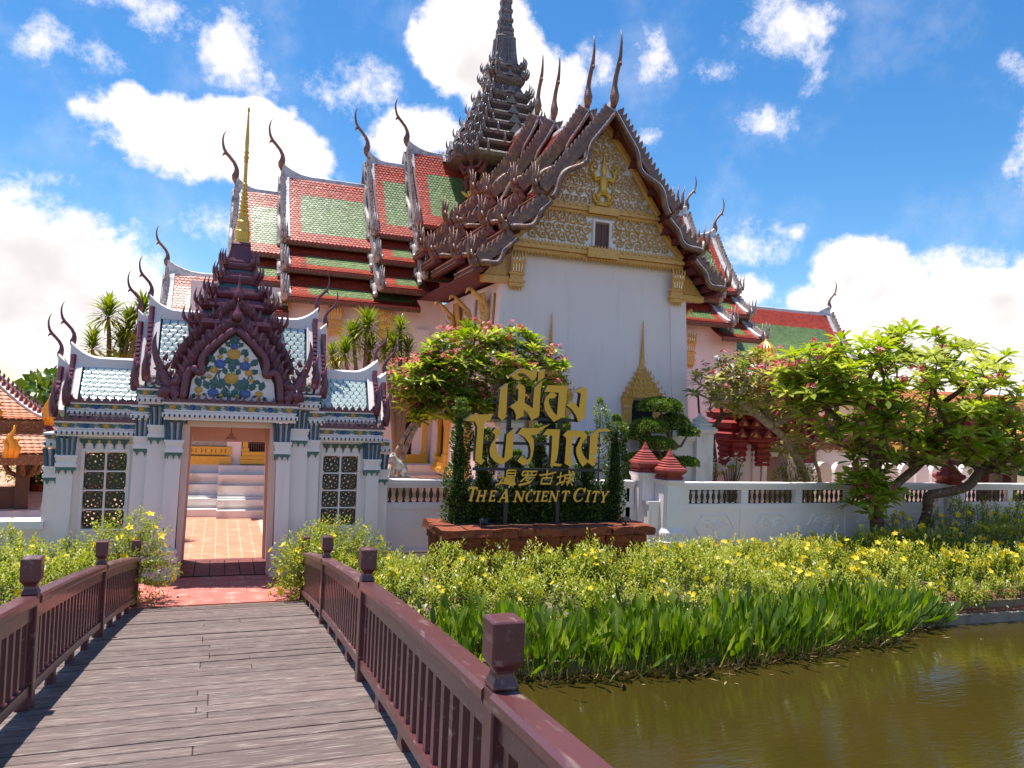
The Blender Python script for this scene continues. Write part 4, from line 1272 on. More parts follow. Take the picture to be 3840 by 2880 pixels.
for sg in (-1, 1):
    def X(a, c):
        p, q = GX + sg * a, GX + sg * c
        return (min(p, q), max(p, q))
    # three stepped pilasters beside the door
    for (a, c, yf, zt, ch) in ((.765, 1.0, 14.25, 2.74, .70), (1.0, 1.30, 14.38, 2.98, .70), (1.30, 1.52, 14.47, 2.78, .70)):
        x0, x1 = X(a, c)
        pil(x0, x1, yf, zt - .05, .045)
        gcap(x0 + (.0 if a < 1 else .02), x1 - .02, yf, zt, gate, ch)
    x0, x1 = X(1.02, 1.52)
    cornice(x0, x1, 14.32, 15.4, 2.78, gate, spikes=True, h=.22) if 0 else None
    x0, x1 = X(1.0, 1.50)
    cornice(x0, x1, 14.26, 15.5, 2.98, gate, spikes=False, h=.26)
    x0, x1 = X(1.26, 1.60)
    cornice(x0, x1, 14.38, 15.5, 2.70, gate, spikes=False, h=.25)
    # wing wall round the grille opening
    x0, x1 = X(1.45, 2.52)
    ox0, ox1 = X(1.635, 2.27)
    yw0, yw1 = 14.62, 14.98
    wl = B().box(x0, ox0, yw0, yw1, 0, 2.40).box(ox1, x1, yw0, yw1, 0, 2.40).box(ox0, ox1, yw0, yw1, 0, .855).box(ox0, ox1, yw0, yw1, 2.135, 2.40)
    wl.box(ox0 - .05, ox1 + .05, yw0 - .02, yw0, .80, .852).box(ox0 - .05, ox1 + .05, yw0 - .02, yw0, 2.14, 2.19).box(ox0 - .05, ox0 - .005, yw0 - .02, yw0, .852, 2.14).box(ox1 + .005, ox1 + .05, yw0 - .02, yw0, .852, 2.14)
    for (o, z0, z1) in ((.09, 0, .22), (.06, .22, .33), (.08, .36, .42), (.04, .42, .54)):
        wl.box(x0, x1, yw0 - o, yw1 + o, z0, z1)
    # white bars between the grille blocks
    xm = (ox0 + ox1) / 2
    wl.box(xm - .016, xm + .016, yw0 + .02, yw0 + .12, .855, 2.135)
    for k in range(1, 4):
        zz = .855 + k * .32
        wl.box(ox0, xm - .016, yw0 + .02, yw0 + .12, zz - .012, zz + .012); wl.box(xm + .016, ox1, yw0 + .02, yw0 + .12, zz - .012, zz + .012)
    wo = obj('wing_wall', wl, white, gate)
    if sg < 0:
        # one pierced ceramic block, copied into all sixteen places
        gb = B(); H = .148; c_ = .045
        outer = [(-H, -H + c_), (-H + c_, -H), (H - c_, -H), (H, -H + c_), (H, H - c_), (H - c_, H), (-H + c_, H), (-H, H - c_)]
        inner = [(x * .84, z * .84) for x, z in outer]
        def ring(o_, i_, t0, t1):
            n = len(o_)
            gb.loft([[(o_[k][0], -t0, o_[k][1]) for k in range(n)], [(o_[k][0], -t1, o_[k][1]) for k in range(n)], [(i_[k][0], -t1, i_[k][1]) for k in range(n)], [(i_[k][0], -t0, i_[k][1]) for k in range(n)], [(o_[k][0], -t0, o_[k][1]) for k in range(n)]], caps=False)
        ring(outer, inner, -.10, .005)
        for (cx, cz, r_) in [(0, 0, .056)] + [(math.cos(a) * .088, math.sin(a) * .090, .050) for a in [k * math.pi / 3 + .3 for k in range(6)]]:
            n = 10
            o_ = [(cx + math.cos(k * 2 * math.pi / n) * r_, cz + math.sin(k * 2 * math.pi / n) * r_) for k in range(n)]
            i_ = [(cx + math.cos(k * 2 * math.pi / n) * (r_ - .031), cz + math.sin(k * 2 * math.pi / n) * (r_ - .031)) for k in range(n)]
            ring(o_, i_, -.09, -.004)
        gb.box(-.012, .012, .006, .05, -.125, -.05).box(-.012, .012, .006, .05, .05, .125)
        for sx in (-1, 1):
            for sz in (-1, 1):
                gb.tube([(sx * .075, .028, sz * .075), (sx * .13, .028, sz * .13)], .02, 5)
        gmesh = mesh('grille_block', gb, greeng)
    for i in range(2):
        for k in range(4):
            cx = ox0 + .155 + i * .325; cz = .855 + .16 + k * .32
            put('grille_block', gmesh, wo, T(cx, yw0 + .03, cz) @ Matrix.Rotation(math.pi / 2 * random.randint(0, 3), 4, 'Y'))
    # triangle fringe under the wing cornice
    tb = B(); tg = B()
    n = 5
    for i in range(n):
        x = x0 + .16 + (i + .5) * (x1 - x0 - .32) / n; s = (x1 - x0 - .32) / n * .5
        tb.prism([(x - s, 2.36), (x - s * .7, 2.29), (x - s * .3, 2.28), (x, 2.19), (x + s * .3, 2.28), (x + s * .7, 2.29), (x + s, 2.36)], faceY(yw0 - .002), -.01, .02)
        tg.lathe([(.001, -.012), (.03, -.008), (.03, .004), (.001, .008)], (0, 0, 0), 8)
        for q in range(len(tg.v) - 32, len(tg.v)):
            vx, vy, vz = tg.v[q]; tg.v[q] = (x + s * .98 + vx * .8, yw0 - .022 - vz, 2.315 + vy * .8)
    fr = obj('leaf_fringe', tb, scale_g, wo)
    obj('yellow_bud', tg, yellowf, fr)
    # end pilasters and the outer return
    x0, x1 = X(2.40, 2.64)
    pil(x0, x1, 14.52, 2.36, .05); gcap(x0, x1, 14.52, 2.42, gate, .66)
    x0, x1 = X(2.64, 2.84)
    pil(x0, x1, 14.68, 2.16, .05, depth=.5); gcap(x0, x1, 14.68, 2.20, gate, .62)
    cornice(*X(2.56, 2.90), 14.62, 15.3, 2.20, gate, spikes=False, h=.24)
    # wing cornices, two courses
    cornice(*X(1.50, 2.72), 14.46, 15.5, 2.40, gate, h=.25)
    cornice(*X(1.42, 2.56), 14.54, 15.5, 2.74, gate, h=.22)
    bk = B().box(*X(1.3, 2.5), 14.66, 15.5, 2.60, 2.80)
    obj('blocking', bk, cleanw, gate)
cornice(GX - 1.10, GX + 1.10, 14.12, 15.6, 2.73, gate, h=.30)
obj('upper_body', B().box(GX - .95, GX + .95, 14.45, 15.6, 2.95, 3.6).box(GX - 1.5, GX + 1.5, 14.5, 15.6, 2.95, 3.2), cleanw, gate)

# fish-scale roofs
def scale_mesh(w, h):
    n = 6; pts = [(-w / 2, h * .5)] + [(-w / 2 * math.cos(a), -h * .55 * math.sin(a)) for a in [k * math.pi / n for k in range(n + 1)]] + [(w / 2, h * .5)]
    b = B()
    m_ = len(pts)
    b.add([(x, z, .004 + (.022 if z <= 0 else -.004 + .01 * (1 - z / (h * .5)))) for x, z in pts], [tuple(range(m_))])
    b.add([(x, z, .004 + (.022 if z <= 0 else -.004 + .01 * (1 - z / (h * .5)))) for x, z in pts] + [(x, z, -.014) for x, z in pts], [(i, m_ + i, m_ + i + 1, i + 1) for i in range(m_ - 1)], 1)
    b.f = [f[::-1] for f in b.f[:1]] + b.f[1:]
    return mesh('scale_tile', b, [scale_t, scale_g])
sw, shh = .122, .085
smesh = scale_mesh(sw * .93, shh * 1.7)
def groof(x0, x1, ye, ze, yr, zr, individual=True, out=-1, gabled=True):
    """one roof step of the gate: scale tiles on the front slope, white frame, ridge, maroon gable boards and finials"""
    c = 15.12
    d = Vector((0, yr - ye, zr - ze)); Ls = d.length; d.normalize()
    nv = Vector((0, -d.z, d.y))
    b = B()
    b.loft([[(x, ye, ze), (x, yr, zr), (x, 2 * c - yr, zr), (x, 2 * c - ye, ze), (x, 2 * c - ye, ze - .1), (x, c, zr - .35), (x, ye, ze - .1)] for x in (x0, x1)])
    r = obj('roof', b, scale_g, gate)
    rows = int(Ls / shh); n = max(1, round((x1 - x0 - .06) / sw)); st = (x1 - x0 - .06) / n
    jb = B()
    for j in range(rows):
        for i in range(n + (1 if j % 2 else 0)):
            x = x0 + .03 + (i + (.0 if j % 2 else .5)) * st
            p = Vector((x, ye, ze)) + d * ((j + .55) * shh) + nv * .004
            M = axes(p, (1, 0, 0), d, nv) @ Matrix.Rotation(random.gauss(0, .012), 4, 'Y') @ Matrix.Rotation(random.gauss(0, .018), 4, 'X')
            if x - st * .5 < x0 + .02 or x + st * .5 > x1 - .02:
                M = M @ Matrix.Diagonal((.5, 1, 1, 1)); M = T(st * .25 if x < (x0 + x1) / 2 else -st * .25, 0, 0) @ M
            if individual:
                put('scale_tile', smesh, r, M)
            else:
                o = len(jb.v)
                jb.v += [tuple(M @ v.co) for v in smesh.vertices]; jb.f += [tuple(o + k for k in p_.vertices) for p_ in smesh.polygons]; jb.m += [p_.material_index for p_ in smesh.polygons]
    if not individual:
        o = obj('scale_tiles', jb, [scale_t, scale_g], r); o['kind'] = 'stuff'
    # white frame bands and ridge
    fr = B()
    e = x0 if out < 0 else x1
    xa, xb = (e - .13, e + .0) if out < 0 else (e, e + .13)
    q = lambda x, f, h: (x, ye + d.y * Ls * f + nv.y * h, ze + d.z * Ls * f + nv.z * h)
    fr.loft([[q(xa, 0, .05), q(xb, 0, .05), q(xb, 0, -.05), q(xa, 0, -.05)], [q(xa, 1.08, .05), q(xb, 1.08, .05), q(xb, 1.08, -.05), q(xa, 1.08, -.05)]])
    fr.loft([[q(xa, -.02, .062), q(xa + .03, -.02, .062), q(xa + .03, -.02, -.06), q(xa, -.02, -.06)], [q(xa, 1.08, .062), q(xa + .03, 1.08, .062), q(xa + .03, 1.08, -.06), q(xa, 1.08, -.06)]])
    obj('roof_frame', fr, cleanw, r)
    rb = B(); nn = 12; rings = []
    X0, X1 = (x0 - .20, x1) if out < 0 else (x0, x1 + .20)
    for i in range(nn + 1):
        x = X0 + (X1 - X0) * i / nn
        g = abs(x - (X0 if out < 0 else X1)); lift = .24 * max(0, 1 - g / .46) ** 2
        zt = zr + .17 + lift; zb = zr - .02
        rings.append([(x, yr - .03, zb), (x, yr - .03, zt - .03), (x, yr + .0, zt), (x, 2 * c - yr, zt), (x, 2 * c - yr + .03, zt - .03), (x, 2 * c - yr + .03, zb)])
    rb.loft(rings)
    obj('ridge', rb, cleanw, r)
    if gabled:
        xe = x0 - .15 if out < 0 else x1 + .15
        bb = B()
        pth = [(ye - .03, ze - .06), (ye + (yr - ye) * .5, ze + (zr - ze) * .5 + .02), (yr - .02, zr + .18)]
        for side in (1, -1):
            bb.tube([(xe, y if side > 0 else 2 * c - y, z) for y, z in pth], [.05, .045, .05], 6)
        obj('bargeboard', bb, maroon, r)
        kb = B(); n = int(Ls / .085)
        for i in range(n):
            f = (i + .5) / n
            p = Vector((xe, ye + (yr - ye) * f, ze + (zr - ze) * f + .0)) + nv * .055
            kb.loft([[p + Vector((dx, dy * d.y, dy * d.z)) + nv * h for dx, dy in ((-.04, -.032), (.04, -.032), (.04, .032), (-.04, .032))] for h in (-.03, .03)] + [[p + Vector((dx, dy * d.y, dy * d.z)) + nv * .045 for dx, dy in ((-.025, -.02), (.025, -.02), (.025, .02), (-.025, .02))]])
        o = obj('knob_row', kb, maroon, r); o['kind'] = 'stuff'
        # flame finial at the foot of the board
        p = Vector((xe, ye - .03, ze - .02))
        fb_ = B()
        fb_.tube([p + Vector(v) for v in ((0, 0, -.06), (-.0, -.03, .05), (out * .02, -.05, .2), (0, -.03, .36), (out * .03, -.05, .56))], [.06, .075, .055, .045, .005], 7)
        for k in range(3):
            fb_.tube([p + Vector(v) for v in ((0, -.03, .04 + k * .13), (out * -.04, -.06, .10 + k * .13), (out * -.03, -.07, .18 + k * .13))], [.05, .04, .005], 5)
        obj('flame_finial', fb_, maroon, r, smooth=True)
        chofa(r, (xe + out * .05, c, zr + .36), (out, 0), .74, mtl=maroon, k=1.0)
    return r
for sg in (-1, 1):
    lo = lambda a, c: (min(GX + sg * a, GX + sg * c), max(GX + sg * a, GX + sg * c))
    groof(*lo(.30, 1.25), 14.52, 3.45, 14.98, 4.50, individual=False, out=sg)
    groof(*lo(1.0, 1.42), 14.56, 3.28, 15.0, 4.22, individual=False, out=sg)
    groof(*lo(1.52, 2.42), 14.60, 2.99, 14.96, 3.58, individual=True, out=sg)
    groof(*lo(2.2, 2.60), 14.60, 2.80, 14.98, 3.36, individual=False, out=sg)

# flame-shaped pediment: white ground, flowers and leaves, moulding, two bands of maroon blades
PZ = lambda px, pz: (.195 + (px - 897) * .00157, 3.079 + (1395 - pz) * .001665)
def PP(pts, mir=False):
    r = [PZ(*p) for p in pts]
    return mirror_x(r) if mir else r
ins = [(895, 700), (760, 820), (660, 945), (610, 1080), (575, 1140), (515, 1130), (475, 1200), (450, 1390)]
tymp = PP(ins) + [((2 * GX - x), z) for x, z in PP(ins)[::-1]][:-1]
pedi = obj('pediment', B().prism(tymp[::-1], faceY(14.22), -.1, 0), cleanw, gate)
def moulding(pts, y, rad, name, m_=maroon, flat=.6, parent=None):
    for mir in (False, True):
        q = PP(pts)
        q = mirror_x(q) if mir else q
        b = B().tube([(x, y, z) for x, z in q], rad if not isinstance(rad, list) else [r_ for r_ in rad], 8, flat=((0, 1, 0), flat))
        obj(name, b, m_, parent or pedi, smooth=True)
def sm(pts, k=4):
    """Catmull-Rom through the traced points"""
    P = [Vector(p) for p in pts]; P = [P[0] * 2 - P[1]] + P + [P[-1] * 2 - P[-2]]
    o = []
    for i in range(1, len(P) - 2):
        for j in range(k):
            t_ = j / k
            o.append(tuple(.5 * ((2 * P[i]) + (P[i + 1] - P[i - 1]) * t_ + (2 * P[i - 1] - 5 * P[i] + 4 * P[i + 1] - P[i + 2]) * t_ ** 2 + (3 * P[i] - P[i - 1] - 3 * P[i + 1] + P[i + 2]) * t_ ** 3)))
    return o + [tuple(P[-2])]
moulding(sm([(895, 640), (735, 775), (600, 905), (560, 1010), (575, 1100), (530, 1110), (490, 1075), (440, 1110), (410, 1220), (395, 1390)]), 14.14, .062, 'moulding')
def blades(pts, y, n, wid, name):
    """a band of overlapping blade-like fins that leans inward along the flame outline"""
    for mir in (False, True):
        q = [Vector(p) for p in PP(sm(pts))]
        if mir: q = [Vector(p) for p in mirror_x([tuple(p) for p in q])]
        ln = [0]
        for a, b_ in zip(q[:-1], q[1:]): ln.append(ln[-1] + (b_ - a).length)
        bd = B().tube([(p.x, y + .04, p.y) for p in q], wid * .5, 6, flat=((0, 1, 0), .2))
        par = obj(name, bd, maroon, gate)
        for k in range(n):
            s = (k + .5) / n * ln[-1]
            i = max(j for j in range(len(ln) - 1) if ln[j] <= s)
            p = q[i].lerp(q[i + 1], (s - ln[i]) / max(1e-6, ln[i + 1] - ln[i])); tdir = (q[i + 1] - q[i]).normalized()
            nn = Vector((tdir.y, -tdir.x)) if mir else Vector((-tdir.y, tdir.x))
            if nn.y < 0 and abs(nn.x) < .9: nn = -nn
            if (nn.x > 0) != mir and abs(nn.x) > .3: nn = -nn
            out_ = nn
            L_ = ln[-1] / n
            P3 = lambda a, c, t: (p.x + tdir.x * a + out_.x * c, y - t, p.y + tdir.y * a + out_.y * c)
            bl = B()
            w = wid * .62
            sec = [(L_ * .62, -w, .0), (L_ * .42, -w * .2, .045), (L_ * .05, w * .55, .07), (-L_ * .55, w * 1.35, .075), (-L_ * .66, w * 1.05, .06), (-L_ * .34, w * .2, .05), (L_ * .0, -w * .7, .03), (L_ * .18, -w, .0)]
            nS = len(sec)
            bl.add([P3(*s_) for s_ in sec] + [P3(a, c, -.02) for a, c, t_ in sec] + [P3(L_ * .0, 0, .075)], [(i_, (i_ + 1) % nS, 2 * nS) for i_ in range(nS)] + [(i_, nS + i_, nS + (i_ + 1) % nS, (i_ + 1) % nS) for i_ in range(nS)])
            put('blade', mesh('blade', bl, maroon), par)
blades([(890, 560), (770, 640), (640, 770), (520, 890), (450, 1010), (395, 1120), (370, 1230), (355, 1330)], 14.22, 11, .185, 'blade_band')
blades([(905, 345), (790, 420), (650, 525), (540, 640), (470, 740), (400, 830), (345, 920), (310, 1010), (300, 1090)], 14.40, 12, .165, 'blade_band')
back = PP(sm([(905, 360), (790, 440), (650, 545), (540, 660), (470, 760), (400, 850), (345, 940), (315, 1030), (300, 1110), (300, 1390)]))
obj('backing', B().prism((back + [((2 * GX - x), z) for x, z in back[::-1]][:-1])[::-1], faceY(14.52), -.1, .08), maroon, gate)
def drop_finial(px, zb, zt, y, r_):
    x, z0 = PZ(px, zb); z1 = PZ(px, zt)[1]; h = z1 - z0
    b = B().lathe([(.002, 0), (r_ * .55, h * .05), (r_ * .95, h * .15), (r_, h * .24), (r_ * .8, h * .36), (r_ * .45, h * .5), (r_ * .25, h * .68), (r_ * .12, h * .88), (.002, h)], (x, y, z0), 14)
    obj('drop_finial', b, maroon, gate, smooth=True)
drop_finial(905, 570, 330, 14.12, .088)
drop_finial(912, 345, 60, 14.34, .085)
# serpent heads at the feet of the pediment
for mir in (False, True):
    b = B()
    def nt_(pts, rad, y=14.2, fl=.7):
        q = PP(pts); q = mirror_x(q) if mir else q
        b.tube([(x, y, z) for x, z in q], rad, 7, flat=((0, 1, 0), fl))
    nt_(sm([(345, 1380), (300, 1330), (255, 1270), (215, 1200), (165, 1090), (115, 990), (88, 880), (88, 800), (105, 720)], 3), [.10, .115, .12, .12, .12, .125, .12, .115, .11, .105, .095, .085, .075, .07, .065, .06, .055, .05, .045, .04, .035, .028, .02, .012, .005])
    nt_([(200, 1385), (215, 1310), (255, 1270)], [.09, .11, .08], 14.16)
    nt_([(255, 1240), (320, 1215), (345, 1160)], [.08, .06, .006], 14.16)
    for (x, z, dx, dz) in ((150, 1040, -55, -30), (165, 1100, -75, -5), (195, 1010, 25, -90), (210, 1090, 50, -80), (250, 1160, 45, -70), (180, 1170, -60, 20), (130, 1230, -60, 30), (205, 1240, -70, 20), (330, 1250, 35, -70)):
        nt_([(x, z), (x + dx * .6, z + dz * .55), (x + dx, z + dz)], [.045, .034, .004], 14.17)
    obj('serpent_head', b, maroon, gate, smooth=True)
# flowers and leaves of the tympanum
def flower(px, pz, rx, mtl):
    x, z = PZ(px, pz); r_ = rx * .00182
    b = B()
    for (rr, y0, kk) in ((1.0, 0, 14), (.72, .018, 10), (.42, .03, 8)):
        o = [(x + math.cos(a) * r_ * rr * (1 if i % 2 else .82), z + math.sin(a) * r_ * rr * .85 * (1 if i % 2 else .82)) for i, a in enumerate([j * math.pi / kk for j in range(2 * kk)])]
        b.loft([[(u, 14.22 - y0 + .002, w) for u, w in o], [(x + (u - x) * .86, 14.22 - y0 - .024, z + (w - z) * .86) for u, w in o]])
    obj('flower', b, mtl, pedi)
for px, pz, r_, m_ in ((889, 905, 72, yellowf), (748, 940, 28, yellowf), (1020, 955, 28, yellowf), (692, 1078, 42, yellowf), (1055, 1095, 42, yellowf), (875, 1160, 74, yellowf), (650, 1150, 26, yellowf), (1092, 1172, 26, yellowf), (548, 1290, 40, yellowf), (1172, 1310, 40, yellowf), (550, 1350, 26, yellowf), (1175, 1365, 26, yellowf), (775, 1340, 24, yellowf), (945, 1345, 24, yellowf),
                      (890, 830, 40, bluef), (750, 1015, 58, bluef), (1010, 1025, 58, bluef), (695, 1315, 56, bluef), (1030, 1315, 56, bluef)):
    flower(px, pz, r_, m_)
def pleaf(px, pz, ang, ln, w=.42, y=.0):
    x, z = PZ(px, pz); L_ = ln * .0020; a = math.radians(ang)
    pr = [(0, 0), (.12, .26), (.24, .22), (.34, .42), (.46, .33), (.58, .44), (.68, .28), (1, 0), (.68, -.28), (.58, -.44), (.46, -.33), (.34, -.42), (.24, -.22), (.12, -.26)]
    q = [(x + L_ * (u * math.cos(a) - v * w * 2 * math.sin(a)), z + L_ * (u * math.sin(a) + v * w * 2 * math.cos(a))) for u, v in pr]
    m_ = len(q)
    b = B()
    cx = x + L_ * .5 * math.cos(a); cz = z + L_ * .5 * math.sin(a)
    V = [(u, 14.215 - y, w_) for u, w_ in q] + [(u, 14.235, w_) for u, w_ in q] + [(cx, 14.195 - y, cz)]
    b.add(V, [((i + 1) % m_, i, 2 * m_) for i in range(m_)] + [(i, (i + 1) % m_, m_ + (i + 1) % m_, m_ + i) for i in range(m_)])
    obj('leaf', b, tealt, pedi)
for px, pz, an, ln in ((890, 840, 90, 130), (850, 830, 140, 60), (930, 830, 40, 60), (815, 900, 140, 75), (960, 905, 40, 75), (770, 920, 115, 60), (1000, 930, 60, 60), (700, 1000, 135, 90), (790, 1000, 30, 90), (960, 1010, 150, 90), (1070, 1020, 45, 90), (690, 1050, 200, 60), (1080, 1065, -20, 60),
                       (878, 1100, 90, 110), (820, 1120, 110, 70), (930, 1125, 70, 70), (815, 1180, 200, 70), (940, 1185, -20, 70), (640, 1100, 130, 60), (1100, 1110, 50, 60), (620, 1160, 190, 55), (1110, 1180, -10, 60), (560, 1260, 110, 90), (1180, 1275, 70, 90), (530, 1230, 95, 60), (1205, 1250, 85, 60),
                       (690, 1280, 80, 120), (650, 1280, 120, 90), (740, 1270, 55, 120), (1030, 1280, 100, 120), (985, 1270, 125, 120), (1075, 1280, 60, 90), (630, 1340, 170, 40), (1100, 1345, 10, 40), (860, 1260, 100, 60), (820, 1360, 100, 90), (905, 1360, 80, 90), (860, 1380, 90, 70), (740, 1375, 60, 60), (985, 1375, 120, 60), (490, 1380, 70, 50), (1240, 1385, 110, 50)):
    pleaf(px, pz, an, ln)
for mir in (False, True):
    b = B()
    for pts in ([(870, 1390), (830, 1300), (760, 1180), (745, 1120), (770, 1080)], [(865, 1300), (800, 1250), (690, 1250), (690, 1180), (750, 1080)], [(860, 1270), (850, 1215)]):
        q = PP(sm(pts, 3)); q = mirror_x(q) if mir else q
        b.tube([(x, 14.215, z) for x, z in q], .013, 6)
    obj('stem', b, tealt, pedi)

# stepped spire over the crossing
gs = obj('spire', B().stack([(.72, 3.5), (.70, 4.45)], (GX + .01, 15.1, 0), RED), maroon, gate)
gt = [(.82, 4.34, 4.60), (.655, 4.70, 4.88), (.52, 4.93, 5.11), (.375, 5.22, 5.42), (.285, 5.49, 5.64)]
for i, (a, z0, z1) in enumerate(gt):
    h = z1 - z0; nx = gt[i + 1] if i + 1 < len(gt) else (.2, 5.66, 0)
    b = B().stack([(a * .78, z0 - .06), (a * .92, z0 - .01), (a, z0 + h * .3), (a * .98, z0 + h * .55), (a * .84, z0 + h * .62), (a * .80, z1)], (GX + .01, 15.1, 0), RED)
    ti = obj('spire_tier', b, maroon, gs)
    obj('neck', B().stack([(a * .76, z1 - .04), (nx[0] * .84, nx[1] - .03)], (GX + .01, 15.1, 0), RED), tealt, ti)
    ab = B(); n = max(16, int(a * 34))
    per = [Vector(p) * a * .95 for p in RED]
    for k in range(n):
        f = k / n * len(per); j = int(f); p = per[j].lerp(per[(j + 1) % len(per)], f - j); d = p.normalized()
        c0 = Vector((GX + .01 + p.x, 15.1 + p.y, z0 + h * .5)); hh = .10 + .09 * a
        ab.tube([c0, c0 + Vector((d.x * .02, d.y * .02, hh * .5)), c0 + Vector((d.x * .015, d.y * .015, hh))], [.034, .028, .003], 5)
    for sx in (-1, 1):
        for sy in (-1, 1):
            for (kx, ky) in ((.88, .88), (1, .74), (.74, 1)):
                c0 = Vector((GX + sx * a * kx, 15.1 + sy * a * ky, z0 + h * .4)); d = Vector((sx * kx, sy * ky, 0)).normalized()
                ab.tube([c0, c0 + d * .05 + Vector((0, 0, .07)), c0 + d * .06 + Vector((0, 0, .16)), c0 + d * .03 + Vector((0, 0, .28))], [.035, .034, .02, .003], 5)
    o = obj('antefix_row', ab, maroon, ti); o['kind'] = 'stuff'
obj('bell', B().stack([(.24, 5.62), (.215, 5.68), (.165, 5.92), (.175, 5.95), (.15, 5.99)], (GX + .02, 15.1, 0), RED), maroon, gs)
pr = [(.14, 5.97), (.155, 5.99), (.15, 6.03), (.125, 6.05), (.135, 6.2), (.145, 6.21), (.12, 6.24), (.11, 6.38), (.12, 6.39), (.095, 6.42), (.085, 6.5)]
z, r_ = 6.5, .085
for i in range(8):
    pr += [(r_ * 1.12, z + .015), (r_ * 1.12, z + .045), (r_ * .78, z + .06), (r_ * .76, z + .075)]; z += .08; r_ *= .90
pr += [(.034, z), (.030, 7.5), (.042, 7.52), (.030, 7.56), (.052, 7.60), (.030, 7.64), (.045, 7.70), (.030, 7.74), (.036, 7.85), (.014, 8.45), (.024, 8.48), (.022, 8.52), (.003, 8.56)]
obj('gold_spire', B().lathe(pr, (GX + .035, 15.1, 0), 16), goldb, gs, label='golden needle spire with stacked rings', smooth=False)

# ================================================================== footbridge
def deckz(y):
    return 1.62 - .0697 * y - .00467 * y * y if y > 0 else 1.62 - .0697 * y * .4
bridge = thing('footbridge', 'arched wooden footbridge of weathered planks with maroon railings leading to the gate', 'footbridge', (0, 6, 0))
y = -1.6; k = 0
def railx(y, sg):
    return (.885 + .038 * y) if sg > 0 else -(1.17 - .0105 * y)
while y < 12.44:
    w = random.choice([.115, .135, .15, .15, .165, .19])
    y1 = min(y + w, 12.47)
    za, zb = deckz(y) , deckz(y1)
    dz = random.gauss(0, .0032)
    xl, xr = railx(y, -1) - .16 + random.uniform(-.012, .012), railx(y, 1) + .16 + random.uniform(-.012, .012)
    cuts = [xl, xr] if random.random() < .72 else [xl, random.choice([-.05, .02, .35]), xr]
    sk = random.gauss(0, .003)
    for i in range(len(cuts) - 1):
        a, c = cuts[i] + (.003 if i else 0), cuts[i + 1]
        e = random.gauss(0, .002)
        g = .006 + random.random() ** 2 * .010
        b = B().add([(a, y + g - sk, za - .05), (c, y + g + sk, za - .05), (c, y1 + sk, zb - .05), (a, y1 - sk, zb - .05),
                     (a, y + g - sk, za + dz), (c, y + g + sk, za + dz + e), (c, y1 + sk, zb + dz + e), (a, y1 - sk, zb + dz)],
                    [(0, 3, 2, 1), (4, 5, 6, 7), (0, 1, 5, 4), (1, 2, 6, 5), (2, 3, 7, 6), (3, 0, 4, 7)])
        bevel(obj('plank', b, plankm, bridge), .005)
    y = y1; k += 1
for x in (-1.0, 0, .95):
    b = B(); n = 24
    b.loft([[(x - .08, yy, deckz(yy) - .34), (x + .08, yy, deckz(yy) - .34), (x + .08, yy, deckz(yy) - .06), (x - .08, yy, deckz(yy) - .06)] for yy in [-1.6 + i * 14.0 / n for i in range(n + 1)]])
    obj('girder', b, woodd, bridge)
for yy in (1.5, 5, 8.5):
    for x in (-1.0, .95):
        obj('pile', B().box(x - .1, x + .1, yy - .1, yy + .1, -1.3, deckz(yy) - .34), woodd, bridge)
def post_mesh():
    b = B(); w = .051
    b.stack([(w, -.12), (w, .755)], mi=0)
    b.stack([(w + .001, .755), (w * .98, .768), (w * .74, .795), (w * .70, .81), (w * .74, .82), (w * 1.14, .845), (w * 1.18, .855), (w * 1.18, .99), (w * 1.10, 1.0)])
    return mesh('post', b, gmaroon)
pm = post_mesh()
bal_b = B().box(-.018, .018, -.024, .024, 0, 1)
bm = mesh('baluster', bal_b, gmaroon)
PY = [-.7, 2.6, 5.92, 9.1, 12.55]
for sg in (1, -1):
    for yy in PY:
        bevel(put('post', pm, bridge, T(railx(yy, sg), yy, deckz(yy))), .008, 2)
    for i in range(len(PY) - 1):
        ya, yb = PY[i] + .05, PY[i + 1] - .05
        n = 8
        st = [ya + (yb - ya) * j / n for j in range(n + 1)]
        worn = (i == 3) or (i == 2 and sg > 0)
        b = B()
        b.loft([[(railx(q, sg) + dx, q, deckz(q) + dz) for dx, dz in ((-.052, .684), (.052, .684), (.060, .70), (.060, .734), (.046, .75), (-.046, .75), (-.060, .734), (-.060, .70))] for q in st])
        obj('handrail', b, railworn if worn else gmaroon, bridge, label='bleached and worn handrail' if worn else None)
        b = B()
        b.loft([[(railx(q, sg) + dx, q, deckz(q) + dz) for dx, dz in ((-.026, .585), (.026, .585), (.026, .683), (-.026, .683))] for q in st])
        obj('upper_rail', b, railworn if worn else gmaroon, bridge)
        b = B()
        b.loft([[(railx(q, sg) + dx, q, deckz(q) + dz) for dx, dz in ((-.034, .10), (.034, .10), (.034, .165), (-.034, .165))] for q in st])
        obj('lower_rail', b, railworn if worn else gmaroon, bridge)
        m_ = 20
        for j in range(m_):
            q = ya + (yb - ya) * (j + .5) / m_
            put('baluster', bm, bridge, T(railx(q, sg), q, deckz(q) + .165) @ Matrix.Diagonal((1, 1, .422, 1)))
        for j in (1, 2, 3):
            q = ya + (yb - ya) * j / 4
            b = B()
            b.loft([[(railx(q, sg) - .028, q - w_, deckz(q) + z_), (railx(q, sg) + .028, q - w_, deckz(q) + z_), (railx(q, sg) + .028, q + w_, deckz(q) + z_), (railx(q, sg) - .028, q + w_, deckz(q) + z_)] for w_, z_ in ((.075, -.02), (.07, .02), (.045, .05), (.045, .07), (.08, .10))])
            obj('rail_block', b, gmaroon, bridge)

